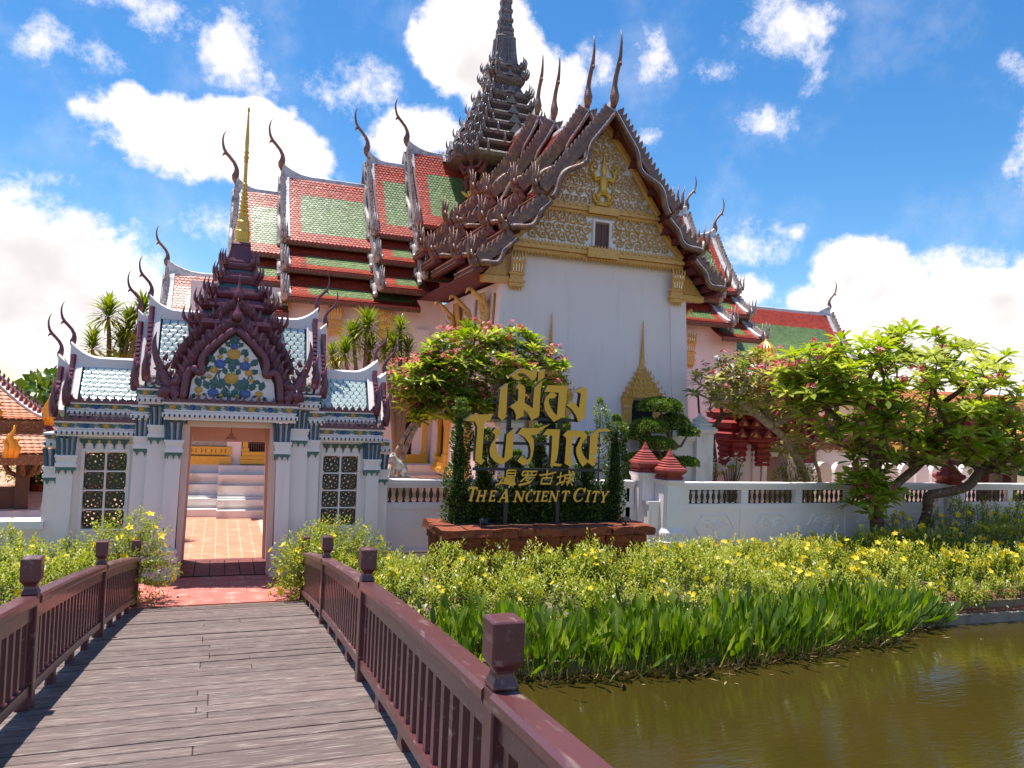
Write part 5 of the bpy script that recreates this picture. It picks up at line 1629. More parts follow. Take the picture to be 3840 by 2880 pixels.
# ================================================================== balustrade walls
def balmesh():
    return mesh('baluster', B().lathe([(.030, 0), (.034, .015), (.022, .03), (.018, .06), (.028, .09), (.038, .13), (.040, .16), (.034, .20), (.020, .245), (.018, .265), (.030, .285), (.036, .30), (.036, .315)], (0, 0, 0), 8), greeng)
bal_mesh = balmesh()
def bal_wall(name, label, x0, x1, divs, y, group=None, medal=True, zt=1.68, nper=9):
    t_ = thing(name, label, 'wall', ((x0 + x1) / 2, y, 0), group)
    obj('coping', bevel_free(B().box(x0, x1, y - .16, y + .16, zt - .09, zt).box(x0, x1, y - .125, y + .125, zt - .155, zt - .092)), cleanw, t_)
    b = B().box(x0, x1, y - .10, y + .10, .02, 1.215)
    b.box(x0, x1, y - .125, y + .125, 1.09, 1.213)
    for (o, z0, z1) in ((.19, 0, .14), (.16, .14, .22), (.175, .25, .30)):
        b.box(x0, x1, y - o, y + o, z0, z1)
    obj('base', b, cleanw, t_)
    for i, d in enumerate(divs):
        hw = .095
        obj('divider', B().box(d - hw, d + hw, y - .11, y + .11, 1.216, zt - .156).box(d - hw - .02, d + hw + .02, y - .124, y - .09, .31, 1.088), cleanw, t_)
    for a, c in zip(divs[:-1], divs[1:]):
        p0, p1 = a + .115, c - .115
        if p1 - p0 < .25: continue
        n = max(2, round((p1 - p0) / .142))
        for k in range(n):
            put('baluster', bal_mesh, t_, T(p0 + (k + .5) * (p1 - p0) / n, y - .03, 1.214))
        if medal:
            cx = (a + c) / 2; hw = (c - a) / 2 - .27; zc = .70; hh = .255
            o_ = [(-hw, 0), (-hw + .05, .05), (-hw + .13, .19), (-hw + .17, .20), (-hw + .19, hh), (hw - .19, hh), (hw - .17, .20), (hw - .13, .19), (hw - .05, .05), (hw, 0)]
            o_ = o_ + [(x, -z) for x, z in o_[-2:0:-1]]
            mb = B()
            mb.tube([(cx + x, y - .106, zc + z) for x, z in o_ + o_[:2]], .022, 6)
            mp = obj('medallion', mb, cleanw, t_)
            rb = B()
            rb.tube([(cx, y - .10, zc - hh * .8), (cx, y - .104, zc), (cx, y - .104, zc + hh * .4)], [.02, .018, .01], 6)
            for sg in (-1, 1):
                for (z, l, r_) in ((.02, .34, .026), (.10, .26, .026), (-.03, .22, .022)):
                    rb.tube([(cx, y - .10, zc + z - .05), (cx + sg * l * .35, y - .104, zc + z + .02), (cx + sg * l * .8, y - .104, zc + z + .06), (cx + sg * l, y - .10, zc + z + .0)], [r_ * .6, r_, r_ * .8, .004], 5)
            obj('relief', rb, cleanw, mp)
    return t_
def bevel_free(b): return b
def finial_pier(x, y, zb, label, parent=None, w=.235, base=True, zs=1.74):
    t_ = thing('finial_pier', label, 'pier', (x, y, zb), 'piers with red stepped finials on the balustrade')
    b = B().stack([(w * 1.0, zb), (w * .97, zs - .16), (w * .98, zs - .12), (w * 1.12, zs - .05), (w * 1.16, zs), (w * .9, zs + .005)] if not base else
                  [(w * 1.55, zb), (w * 1.55, .22), (w * 1.42, .23), (w * 1.36, .42), (w * 1.48, .44), (w * 1.2, .48), (w * 1.2, .56), (w * 1.32, .58), (w * 1.3, .63), (w * 1.02, .72), (w * .98, zs - .16), (w * .98, zs - .12), (w * 1.12, zs - .05), (w * 1.16, zs), (w * .9, zs + .005)], (x, y, 0), redent(.78, .90))
    obj('shaft', b, cleanw, t_)
    pr = [(.88, 0), (1.0, .02), (1.08, .05), (.92, .075), (.96, .10), (1.22, .16), (1.30, .20), (1.22, .25), (.92, .275), (.95, .30), (.78, .325), (.80, .35), (.64, .375), (.66, .40), (.50, .425), (.52, .45), (.34, .475), (.30, .49), (.26, .53), (.12, .60), (.02, .67)]
    obj('finial', B().stack([(a * w, z) for a, z in pr], (x, y, zs + .006), redent(.78, .90)), brickred, t_)
    return t_
bal_wall('balustrade_wall', 'white balustrade between the gate and the paired piers, behind the gold sign', 2.95, 8.62, [3.02, 4.50, 5.98, 7.25, 8.40, 8.52], 15.12, medal=False, zt=1.66)
bal_wall('balustrade_wall', 'long white balustrade with carved medallions right of the paired red finials', 9.46, 17.25, [9.60, 11.17, 12.69, 14.19, 15.79, 17.16], 14.62)
bal_wall('balustrade_wall', 'white balustrade beyond the pier farthest right', 17.75, 26.5, [17.9, 19.62, 21.3, 23.0, 24.7, 26.4], 14.62)
finial_pier(8.86, 15.02, 0, 'shorter left pier of the pair with red stepped finials', base=False, zs=1.86)
finial_pier(9.22, 14.58, 0, 'front right pier of the pair with red stepped finials', zs=1.74)
finial_pier(17.50, 14.58, 0, 'lone pier with red stepped finial behind the forked tree trunk', zs=1.66)
t_ = thing('buttress', 'low white panelled buttress left of the front pier', 'buttress', (8.98, 14.6, 0))
obj('body', B().box(8.72, 9.0, 14.55, 15.0, 0, 1.20).box(8.68, 9.02, 14.50, 15.0, 0, .34).box(8.70, 9.01, 14.53, 15.0, 1.20, 1.27), cleanw, t_)
obj('panel', B().box(8.78, 8.94, 14.535, 14.551, .48, 1.08), white, t_)
t_ = thing('low_wall', 'low white coped wall left of the gate', 'wall', (-8, 14.9, 0))
obj('coping', B().box(-24, -2.62, 14.62, 15.08, .86, .99).box(-24, -2.62, 14.67, 15.03, .80, .862), cleanw, t_)
obj('body', B().box(-24, -2.62, 14.72, 14.98, .0, .80).box(-24, -2.62, 14.66, 15.04, 0, .25), cleanw, t_)
# small stone lion on the end of the balustrade
lion = thing('stone_lion', 'small grey stone lion behind the balustrade beside the gate', 'statue', (3.42, 15.5, 1.66))
b = B().tube([(3.62, 15.5, 1.78), (3.52, 15.5, 1.86), (3.42, 15.5, 1.92), (3.34, 15.5, 2.0), (3.30, 15.49, 2.06), (3.24, 15.48, 2.03), (3.20, 15.47, 1.99)], [.04, .11, .12, .10, .10, .085, .04], 9)
for dy in (-.06, .06):
    b.tube([(3.36, 15.5 + dy, 1.92), (3.32, 15.5 + dy, 1.80), (3.30, 15.5 + dy, 1.68)], [.05, .04, .045], 6)
    b.tube([(3.56, 15.5 + dy * 1.3, 1.84), (3.50, 15.5 + dy * 1.4, 1.76), (3.54, 15.5 + dy * 1.3, 1.68)], [.07, .06, .045], 6)
    b.tube([(3.31, 15.49 + dy * .7, 2.12), (3.31, 15.49 + dy * .8, 2.17)], [.03, .008], 5)
b.box(3.18, 3.68, 15.38, 15.62, 1.2, 1.68)
obj('body', b, stone, lion, smooth=False)

# ================================================================== planter and sign
pln = thing('planter', 'raised planter of rough red laterite blocks under the gold sign', 'planter', (5.6, 13.2, 0))
PX0, PX1, PY0, PY1 = 3.72, 7.58, 12.72, 13.95
def rough_block(x0, x1, y0, y1, z0, z1, name, mtl=laterite, j=.012):
    me_b = B().box(x0, x1, y0, y1, z0, z1)
    # split every edge once so the block can be uneven
    bm_ = [(Vector(v)) for v in me_b.v]
    n = 3; V = []; F = []
    def quad(a, b_, c, d):
        o = len(V)
        for i in range(n):
            for k in range(n):
                u, w = i / (n - 1), k / (n - 1)
                p = a * (1 - u) * (1 - w) + b_ * u * (1 - w) + c * u * w + d * (1 - u) * w
                V.append(tuple(p))
        for i in range(n - 1):
            for k in range(n - 1):
                F.append((o + i * n + k, o + (i + 1) * n + k, o + (i + 1) * n + k + 1, o + i * n + k + 1))
    for f in me_b.f:
        quad(*[bm_[i] for i in f])
    off = {}
    for i, v in enumerate(V):
        kx = tuple(round(c, 4) for c in v)
        if kx not in off:
            off[kx] = tuple(random.gauss(0, j) for _ in range(3))
        V[i] = tuple(c + d for c, d in zip(v, off[kx]))
    b = B(); b.v = V; b.f = F; b.m = [0] * len(F)
    return obj(name, b, mtl, pln)
rows = [(0.0, .24), (.25, .48), (.49, .74), (.75, .90)]
for r_, (z0, z1) in enumerate(rows):
    nb = 9 if r_ < 3 else 13
    xs = [PX0 + (PX1 - PX0) * (i + (.0 if r_ % 2 else .35)) / nb for i in range(nb + 1)]
    xs = [PX0] + [x + random.uniform(-.03, .03) for x in xs if PX0 + .12 < x < PX1 - .12] + [PX1]
    o = .05 if r_ == 3 else (0 if r_ < 2 else .0)
    for a, c in zip(xs[:-1], xs[1:]):
        rough_block(a + .008, c - .008, PY0 - o, PY0 + .22, z0, z1, 'stone_block')
    for k in range(3):
        y0 = PY0 + .22 + k * (PY1 - PY0 - .22) / 3
        rough_block(PX0 - o, PX0 + .2, y0 + .008, y0 + (PY1 - PY0 - .22) / 3 - .008, z0, z1, 'stone_block')
        rough_block(PX1 - .2, PX1 + o, y0 + .008, y0 + (PY1 - PY0 - .22) / 3 - .008, z0, z1, 'stone_block')
obj('mortar_core', B().box(PX0 + .012, PX1 - .012, PY0 + .012, PY1 - .02, 0, .95), mortar, pln)
xs = [PX0 - .13 + (PX1 - PX0 + .26) * i / 9 for i in range(10)]
for i, (a, c) in enumerate(zip(xs[:-1], xs[1:])):
    rough_block(a + .006, c - .006, PY0 - .13, PY0 + .36, .915, 1.05, 'coping_slab', j=.010)
for yy in (PY0 + .37, PY0 + .80):
    for a, c in ((PX0 - .13, PX0 + .25), (PX1 - .25, PX1 + .13)):
        rough_block(a, c, yy, yy + .42, .915, 1.05, 'coping_slab', j=.010)
obj('bedding_soil', B().box(PX0 + .2, PX1 - .2, PY0 + .30, PY1, .9, 1.03), soil, pln)
for x, lb in ((4.42, 'small black floodlight on the left of the planter ledge'), (7.22, 'small black floodlight on the right of the planter ledge')):
    fl_ = thing('floodlight', lb, 'floodlight', (x, 12.86, 1.06), 'floodlights aimed at the sign')
    obj('housing', B().loft([[(x - .08, 12.84, 1.10), (x + .08, 12.84, 1.10), (x + .08, 12.92, 1.19), (x - .08, 12.92, 1.19)], [(x - .06, 12.80, 1.13), (x + .06, 12.80, 1.13), (x + .06, 12.86, 1.21), (x - .06, 12.86, 1.21)]]), black, fl_)
    obj('foot', B().box(x - .05, x + .05, 12.84, 12.9, 1.045, 1.065).box(x - .012, x + .012, 12.86, 12.88, 1.06, 1.12), black, fl_)
SY = 13.0
THAI = [[(4.671, 3.49), (4.807, 3.595), (4.797, 3.059), (4.783, 3.037), (4.827, 3.017), (4.727, 2.924), (4.642, 2.989)], [(4.96, 3.53), (5.014, 3.493), (5.012, 3.295), (4.871, 3.185), (4.893, 3.154), (4.943, 3.123), (4.986, 3.033), (4.987, 2.94), (5.132, 3.025), (5.132, 3.143), (5.211, 3.08), (5.295, 2.942), (5.44, 3.036), (5.445, 3.418), (5.458, 3.561), (5.478, 3.657), (5.569, 3.712), (5.442, 3.655), (5.326, 3.544), (5.313, 3.412), (5.306, 3.165), (5.144, 3.261), (5.148, 3.51), (5.132, 3.551), (5.034, 3.609)], [(4.847, 3.736), (5.064, 3.879), (5.114, 3.878), (5.264, 3.831), (5.372, 3.896), (5.354, 3.73), (5.278, 3.66), (5.22, 3.71), (5.139, 3.778), (5.054, 3.793), (4.978, 3.776), (5.029, 3.72), (5.124, 3.744), (5.059, 3.686), (4.997, 3.662), (4.918, 3.695)], [(5.392, 3.831), (5.518, 3.891), (5.511, 3.732), (5.382, 3.655)], [(5.588, 3.599), (5.988, 3.609), (5.943, 3.04), (5.845, 2.99), (5.792, 3.048), (5.811, 3.471), (5.521, 3.478)], [(5.644, 3.471), (5.717, 3.467), (5.781, 3.422), (5.714, 3.361), (5.624, 3.36), (5.615, 3.293), (5.663, 3.189), (5.724, 3.105), (5.796, 3.048), (5.853, 2.994), (5.732, 2.933), (5.623, 3.036), (5.547, 3.145), (5.522, 3.263), (5.554, 3.377)], [(6.125, 3.491), (6.291, 3.606), (6.386, 3.554), (6.368, 3.041), (6.23, 2.939), (6.177, 3.068), (6.094, 3.172), (5.969, 3.254), (6.099, 3.333), (6.233, 3.208), (6.26, 3.467), (6.222, 3.492)], [(4.042, 2.899), (4.157, 3.011), (4.548, 3.025), (4.491, 2.913), (4.397, 2.898), (4.39, 2.757), (4.384, 2.475), (4.374, 2.283), (4.381, 2.232), (4.433, 2.214), (4.363, 2.13), (4.252, 2.199), (4.251, 2.383), (4.267, 2.702), (4.262, 2.804), (4.215, 2.892)], [(4.541, 2.709), (4.612, 2.799), (4.694, 2.746), (4.699, 2.688), (4.621, 2.583), (4.613, 2.454), (4.652, 2.352), (4.745, 2.27), (4.794, 2.251), (4.812, 2.458), (4.823, 2.678), (4.96, 2.798), (4.949, 2.279), (4.751, 2.128), (4.611, 2.197), (4.532, 2.286), (4.51, 2.388), (4.536, 2.504), (4.6, 2.595), (4.604, 2.672)], [(5.024, 2.696), (5.11, 2.803), (5.421, 2.809), (5.675, 2.898), (5.536, 2.802), (5.397, 2.693), (5.285, 2.677), (5.344, 2.613), (5.363, 2.495), (5.343, 2.312), (5.305, 2.206), (5.167, 2.124), (5.045, 2.209), (5.131, 2.315), (5.176, 2.25), (5.247, 2.232), (5.294, 2.285), (5.303, 2.402), (5.27, 2.519), (5.188, 2.622), (5.102, 2.679)], [(5.519, 2.689), (5.608, 2.797), (5.865, 2.798), (5.842, 2.373), (5.819, 2.233), (5.78, 2.193), (5.836, 2.167), (5.938, 2.162), (5.896, 2.124), (5.701, 2.126), (5.713, 2.41), (5.713, 2.681)], [(5.923, 2.693), (6.015, 2.782), (6.325, 2.786), (6.42, 2.719), (6.419, 2.672), (6.334, 2.569), (6.308, 2.475), (6.346, 2.355), (6.429, 2.255), (6.474, 2.242), (6.484, 2.492), (6.486, 2.694), (6.654, 2.827), (6.851, 2.839), (6.91, 2.807), (6.869, 2.778), (6.724, 2.788), (6.642, 2.752), (6.638, 2.386), (6.577, 2.311), (6.647, 2.251), (6.562, 2.122), (6.45, 2.206), (6.353, 2.116), (6.274, 2.219), (6.217, 2.339), (6.205, 2.459), (6.259, 2.581), (6.3, 2.662), (6.123, 2.665), (6.113, 2.251), (6.159, 2.204), (6.101, 2.113), (5.984, 2.176), (5.992, 2.442), (6.0, 2.622), (5.976, 2.661)]]
CHINESE = [[[(4.727, 1.984), (4.787, 1.95)], [(4.701, 1.908), (4.803, 1.916), (4.726, 1.826)], [(4.648, 1.771), (4.756, 1.817), (4.874, 1.803), (4.971, 1.765), (5.029, 1.809)], [(4.864, 2.04), (4.853, 1.937)], [(4.864, 2.04), (5.029, 2.042), (5.016, 1.938)], [(4.858, 1.988), (5.017, 1.989)], [(4.853, 1.937), (5.016, 1.938)], [(4.854, 1.923), (4.798, 1.854)], [(4.829, 1.895), (4.821, 1.799)], [(4.829, 1.895), (5.017, 1.903)], [(4.824, 1.864), (5.011, 1.869)], [(4.822, 1.833), (5.013, 1.837)], [(4.821, 1.803), (5.021, 1.809)], [(4.92, 1.923), (4.915, 1.809)]], [[(5.169, 2.022), (5.149, 1.953)], [(5.169, 2.022), (5.447, 2.025), (5.417, 1.955)], [(5.149, 1.953), (5.417, 1.955)], [(5.263, 2.023), (5.239, 1.953)], [(5.349, 2.024), (5.326, 1.954)], [(5.247, 1.939), (5.124, 1.835)], [(5.226, 1.905), (5.399, 1.913), (5.297, 1.821), (5.09, 1.772)], [(5.22, 1.877), (5.297, 1.835)]], [[(5.488, 1.955), (5.663, 1.977), (5.823, 2.014)], [(5.647, 2.054), (5.628, 1.907)], [(5.551, 1.906), (5.525, 1.801)], [(5.551, 1.906), (5.743, 1.908), (5.713, 1.802)], [(5.518, 1.801), (5.719, 1.802)]], [[(5.843, 1.919), (5.966, 1.944)], [(5.916, 2.015), (5.898, 1.824)], [(5.833, 1.781), (5.878, 1.81), (5.97, 1.845)], [(5.973, 1.954), (6.199, 1.989)], [(6.007, 1.959), (5.993, 1.852), (5.934, 1.774)], [(6.007, 1.898), (6.084, 1.91), (6.068, 1.846), (6.028, 1.824)], [(6.078, 2.052), (6.108, 1.896), (6.161, 1.768), (6.182, 1.813)], [(6.165, 1.924), (6.043, 1.775)], [(6.139, 2.031), (6.177, 2.007)]]]
ENGLISH = [('T', 4.115, 4.307, 1.493, 1.733), ('H', 4.296, 4.497, 1.486, 1.679), ('E', 4.53, 4.671, 1.485, 1.679), ('A', 4.709, 4.95, 1.473, 1.703), ('N', 4.994, 5.227, 1.475, 1.668), ('C', 5.227, 5.407, 1.474, 1.671), ('I', 5.402, 5.549, 1.48, 1.668), ('E', 5.531, 5.687, 1.48, 1.668), ('N', 5.681, 5.897, 1.472, 1.671), ('T', 5.923, 6.102, 1.478, 1.668), ('C', 6.178, 6.418, 1.472, 1.722), ('I', 6.418, 6.562, 1.468, 1.68), ('T', 6.549, 6.714, 1.463, 1.663), ('Y', 6.715, 6.925, 1.458, 1.661)]

sign = thing('sign', 'golden raised lettering in Thai, Chinese and English on a black frame', 'sign', (5.5, SY, 1.05))
def plate(name, poly, th=.11, mi=None, dz=0.0):
    a = sum(p[0] * q[1] - q[0] * p[1] for p, q in zip(poly, poly[1:] + poly[:1]))
    if a < 0: poly = poly[::-1]
    b = B().prism(poly, faceY(SY), -th, dz, 0, 1)
    return b
for i, p_ in enumerate(THAI):
    obj('letter', plate('letter', p_, .13, dz=.0008 * (i % 2)), [signgold, signside], sign)
def stroke(b, pts, w0, w1, k, th=.05):
    P = [Vector(p) for p in pts]
    Lf = []; Rt = []
    for i, p in enumerate(P):
        d = (P[min(i + 1, len(P) - 1)] - P[max(i - 1, 0)]).normalized(); n = Vector((-d.y, d.x))
        w = (w0 + (w1 - w0) * i / (len(P) - 1)) * .5
        Lf.append(tuple(p + n * w)); Rt.append(tuple(p - n * w))
    poly = Lf + Rt[::-1]
    a = sum(p[0] * q[1] - q[0] * p[1] for p, q in zip(poly, poly[1:] + poly[:1]))
    if a < 0: poly = poly[::-1]
    b.prism(poly, faceY(SY), -th, .0005 * k, 0, 1)
for ch in CHINESE:
    b = B()
    for k, s_ in enumerate(ch):
        stroke(b, s_, .030, .026 if len(s_) < 4 else .04, k)
    obj('character', b, [signgold, signside], sign)
GL = {'T': [((.10, .96), (.98, .96), .14, .14), ((.56, .95), (.56, .03), .24, .24), ((.36, .03), (.78, .03), .07, .07), ((.07, .99), (.07, .76), .08, .05), ((1.0, .99), (1.0, .76), .08, .05)],
      'H': [((.18, 1), (.18, 0), .20, .20), ((.80, 1), (.80, 0), .20, .20), ((.2, .52), (.8, .52), .12, .12), ((.02, .97), (.36, .97), .07, .07), ((.02, .03), (.36, .03), .07, .07), ((.62, .97), (.98, .97), .07, .07), ((.62, .03), (.98, .03), .07, .07)],
      'E': [((.25, 1), (.25, 0), .26, .26), ((.05, .95), (.95, .95), .11, .11), ((.05, .05), (.98, .05), .11, .11), ((.25, .52), (.75, .52), .10, .10), ((.92, 1), (.92, .76), .09, .05), ((.95, 0), (.95, .26), .09, .05), ((.74, .64), (.74, .40), .07, .07)],
      'A': [((.12, .02), (.56, 1), .11, .13), ((.50, 1), (.84, .02), .22, .24), ((.28, .32), (.72, .32), .10, .10), ((-.02, .03), (.30, .03), .07, .07), ((.64, .03), (1.0, .03), .07, .07)],
      'N': [((.18, 1), (.18, 0), .13, .13), ((.86, 1), (.86, 0), .13, .13), ((.16, .98), (.86, .02), .22, .22), ((.0, .97), (.26, .97), .07, .07), ((.0, .03), (.36, .03), .07, .07), ((.68, .97), (1.02, .97), .07, .07)],
      'I': [((.5, 1), (.5, 0), .30, .30), ((.15, .97), (.85, .97), .07, .07), ((.15, .03), (.85, .03), .07, .07)],
      'Y': [((.16, 1), (.52, .46), .22, .22), ((.90, 1), (.54, .46), .12, .14), ((.52, .5), (.50, 0), .22, .22), ((.0, .97), (.36, .97), .07, .07), ((.70, .97), (1.04, .97), .07, .07), ((.28, .03), (.74, .03), .07, .07)]}
for (c, x0, x1, z0, z1) in ENGLISH:
    b = B(); w = x1 - x0; h = z1 - z0; sh = .20
    def G2(x, z): return (x0 + (x - .5) * w * .86 + .5 * w + (z - .5) * h * sh, z0 + z * h)
    if c == 'C':
        pts = [(.93, .74), (.80, .92), (.56, 1.0), (.30, .90), (.12, .68), (.08, .44), (.18, .18), (.40, .02), (.64, .03), (.86, .17), (.94, .28)]
        P = [G2(*p) for p in pts]; ws = [.10, .10, .09, .15, .21, .22, .18, .11, .09, .09, .05]
        for k in range(len(P) - 1):
            stroke(b, [P[k], P[k + 1]], ws[k] * w * 1.05, ws[k + 1] * w * 1.05, k)
        for k in range(1, len(P) - 1):
            r_ = ws[k] * w * .52
            b.prism([(P[k][0] + math.cos(a) * r_, P[k][1] + math.sin(a) * r_) for a in [q * math.pi / 4 for q in range(8)]], faceY(SY), -.05, .0005 * (k + 12), 0, 1)
        stroke(b, [G2(.95, 1.0), G2(.93, .70)], .05, .03, 30)
    else:
        for k, (p, q, wa, wb_) in enumerate(GL[c]):
            ver = abs(p[1] - q[1]) > .4
            f = w * .86 if ver else h
            if not ver: f = h * 1.15
            stroke(b, [G2(*p), G2(*q)], max(.022, wa * f), max(.02, wb_ * f), k)
    obj('letter', b, [signgold, signside], sign)
for x in (4.92, 5.94):
    obj('frame_post', B().box(x - .035, x + .035, SY + .14, SY + .21, 1.02, 3.42), black, sign)
for (x0, x1, z) in ((4.55, 6.3, 3.25), (4.55, 6.3, 2.97), (4.3, 6.75, 2.52), (4.25, 6.8, 2.05), (4.6, 6.4, 1.80), (4.2, 6.85, 1.585)):
    obj('frame_bar', B().box(x0, x1, SY + .065, SY + .135, z - .025, z + .025), black, sign)

# ================================================================== things behind the walls
# ---- crimson and gold tower gate on the right
pg = thing('tower_gate', 'small white gateway under a crimson stepped tower with a golden bud top', 'gateway', (14.9, 18.5, 0))
px, py = 14.9, 18.6
for q_ in ((px - 1.42, px - .95, py - .5, py + .6, 0, 1.9), (px + .95, px + 1.42, py - .5, py + .6, 0, 1.9), (px - .95, px - .62, py - .35, py + .6, 0, 2.4), (px + .62, px + .95, py - .35, py + .6, 0, 2.4), (px - .66, px - .40, py - .42, py - .3, 0, 2.3), (px - .36, px - .2, py - .46, py - .3, 0, 2.3)):
    obj('pilaster', B().box(*q_), cleanw, pg)
obj('lintel', B().box(px - .62, px + .62, py - .2, py + .6, 2.05, 2.5), cleanw, pg)
obj('inner_wall', B().box(px - 1.2, px + 1.2, py + .2, py + .3, 0, 2.45), peach, pg)
for sx in (-1.2, -.35, 1.2):
    obj('capital', B().stack([(.27, 1.78), (.31, 1.84), (.27, 1.89), (.32, 1.95), (.28, 2.02), (.33, 2.10), (.29, 2.17), (.35, 2.25), (.31, 2.33), (.38, 2.44), (.36, 2.52)], (px + sx, py - .18, 0), RED), redcor, pg)
for i, (a, z0, z1) in enumerate([(1.72, 2.48, 2.74), (1.60, 2.80, 3.04), (1.42, 3.10, 3.32), (1.22, 3.38, 3.6), (1.0, 3.66, 3.88), (.80, 3.94, 4.14), (.60, 4.2, 4.38), (.42, 4.42, 4.62)]):
    h = z1 - z0
    o = obj('tower_step', B().stack([(a * .92, z0), (a, z0 + h * .2), (a * .99, z0 + h * .5), (a * 1.02, z0 + h * .8), (a * .9, z1), (a * .85, z1 + .08)], (px, py, 0), RED, ky=.55 if i < 2 else .8), redcor, pg)
    ab = B(); n = max(3, int(a * 5))
    for k in range(n):
        x = px - a + (k + .5) * 2 * a / n; yy = py - a * (.55 if i < 2 else .8) - .02
        s = a / n * .8; zz = z0 + h * .5
        ab.prism([(x - s, zz), (x + s, zz), (x + s * .7, zz + .10), (x, zz + .24), (x - s * .7, zz + .10)], faceY(yy), 0, .07)
    obj('antefix_row', ab, redcor, o)['kind'] = 'stuff'
    yb = B()
    for k in range(n):
        x = px - a + (k + .5) * 2 * a / n; yy = py - a * (.55 if i < 2 else .8) - .092; s = a / n * .38; zz = z0 + h * .55
        yb.prism([(x - s, zz), (x + s, zz), (x, zz + .11)], faceY(yy), 0, .012)
    obj('yellow_inset', yb, yellowf, o)['kind'] = 'stuff'
gbud = B()
prf = [(.20, 4.58), (.34, 4.64), (.36, 4.7)]
for i in range(5):
    z = 4.72 + i * .125; r_ = .35 - .012 * i * i - .01 * i
    prf += [(r_, z), (r_ + .02, z + .03), (r_ * .97, z + .09), (r_ * .9, z + .11)]
prf += [(.10, 5.36), (.05, 5.42), (.01, 5.5)]
gbud.lathe(prf, (px, py, 0), 18)
for k in range(18):
    an = k * 2 * math.pi / 18
    gbud.tube([(px + math.cos(an) * .35, py + math.sin(an) * .35, 4.68), (px + math.cos(an) * .345, py + math.sin(an) * .345, 4.95), (px + math.cos(an) * .26, py + math.sin(an) * .26, 5.2), (px + math.cos(an) * .10, py + math.sin(an) * .10, 5.38)], [.035, .034, .028, .015], 5)
obj('gold_bud', gbud, goldb, pg)
b = B().box(16.6, 18.6, 18.3, 19.0, 0, 2.3); wr = obj('side_wall', b, cleanw, pg)
for i, (z0, z1, o) in enumerate(((2.3, 2.5, .12), (2.52, 2.74, .2), (2.78, 2.98, .08), (3.02, 3.18, -.06))):
    obj('roof_course', B().box(16.4, 18.6 + o, 18.3 - o, 19.0 + o, z0, z1), redcor, wr)
# ---- inner crenellated wall
for (x0, x1, y, lb) in ((11.45, 13.1, 16.95, 'short white crenellated wall left of the tower gate'), (15.3, 21.3, 16.95, 'white crenellated wall behind the long balustrade')):
    cw = thing('crenellated_wall', lb, 'wall', ((x0 + x1) / 2, y, 0))
    obj('body', B().box(x0, x1, y - .12, y + .12, 0, 1.34), oldwhite, cw)
    n = int((x1 - x0) / .56)
    mb = B().prism([(-.25, 1.34)] + [(math.cos(math.pi - a) * .25, 1.72 + math.sin(a) * .30) for a in [k * math.pi / 9 for k in range(10)]] + [(.25, 1.34)], lambda s, z, t: (s, -t, z), -.09, .09)
    mb.f[0] = mb.f[0]
    mm = mesh('merlon', mb, cleanw)
    for k in range(n):
        put('merlon', mm, cw, T(x0 + (k + .5) * (x1 - x0) / n, y, 0))
# ---- open wooden hall at the far right
fh = thing('tiled_hall', 'low open hall with orange tiled roof and dark columns at the right edge', 'building', (28, 23, 0))
hb = B()
hr = [(0.05, 4.6), (1.6, 3.2), (3.3, 2.45)]
slab(hb, fs('F', 24.4), 22.5, 36, hr); slab(hb, fs('B', 24.4), 22.5, 36, hr)
rf = obj('roof', hb, orangetile, fh)
tile_slope(rf, fs('F', 24.4), 22.5, 33, hr, w=.20, row=.19, mats=[orangetile])
obj('eave_board', B().box(22.5, 36, 20.98, 21.06, 2.12, 2.42), goldb, fh)
obj('fascia_board', B().box(22.5, 36, 21.1, 21.2, 1.86, 2.14), woodd, fh)
for x in (23.4, 25.4, 26.6, 27.8, 29.0, 31, 33):
    obj('column', B().box(x - .17, x + .17, 21.3, 21.64, 0, 2.3), woodd, fh)
obj('back_wall', B().box(22.8, 36, 27.0, 27.2, 0, 2.3), shutter, fh)
# ---- small garden pavilion at the left edge
sala = thing('garden_pavilion', 'small open pavilion with orange tiled hip roofs and gold flame finials at the left edge', 'pavilion', (-6.7, 23.2, 0))
SA = Matrix.Translation((-6.75, 23.3, 0)) @ Matrix.Rotation(R(9), 4, 'Z')
def sp_(x, y, z): return tuple(SA @ Vector((x, y, z)))
def hip(z0, z1, a0, a1, curve, name):
    b = B(); n = 5; rings = []
    for i in range(n + 1):
        f = i / n; a = a0 + (a1 - a0) * f; z = z0 + (z1 - z0) * (f ** curve)
        rings.append([sp_(x * a, y * a, z) for x, y in SQ])
    b.loft(rings)
    return obj(name, b, orangetile, sala)
u_ = hip(2.42, 4.5, 2.55, .35, 1.35, 'upper_roof'); l_ = hip(1.66, 2.5, 3.15, 2.15, 1.2, 'lower_roof')
def hip_tiles(z0, z1, a0, a1, curve, par):
    b = B(); rows_ = int((a0 - a1) * 1.3 / .13)
    for j in range(rows_):
        f = j / rows_; a = a0 + (a1 - a0) * f; z = z0 + (z1 - z0) * f ** curve; f2 = min(1, f + 1.35 / rows_); a2 = a0 + (a1 - a0) * f2; z2 = z0 + (z1 - z0) * f2 ** curve
        n = int(2 * a / .15)
        for (rx, ry) in ((0, -1), (1, 0)):
            for i in range(n):
                s = -a + (i + .5 + (.5 if j % 2 else 0)) * 2 * a / n; w = a / n * .95
                if s + w > a: continue
                def q(s_, aa, zz, up): 
                    return sp_(s_ if rx == 0 else aa + up * .3, -aa - up * .3 if rx == 0 else s_, zz + up)
                k2 = a2 / a
                b.add([q(s - w, a, z, .03), q(s, a, z - .0, .036), q(s + w, a, z, .03), q((s + w) * k2, a2, z2, .008), q((s - w) * k2, a2, z2, .008)], [(0, 1, 2, 3, 4)])
    o = obj('roof_tiles', b, orangetile, par); o['kind'] = 'stuff'
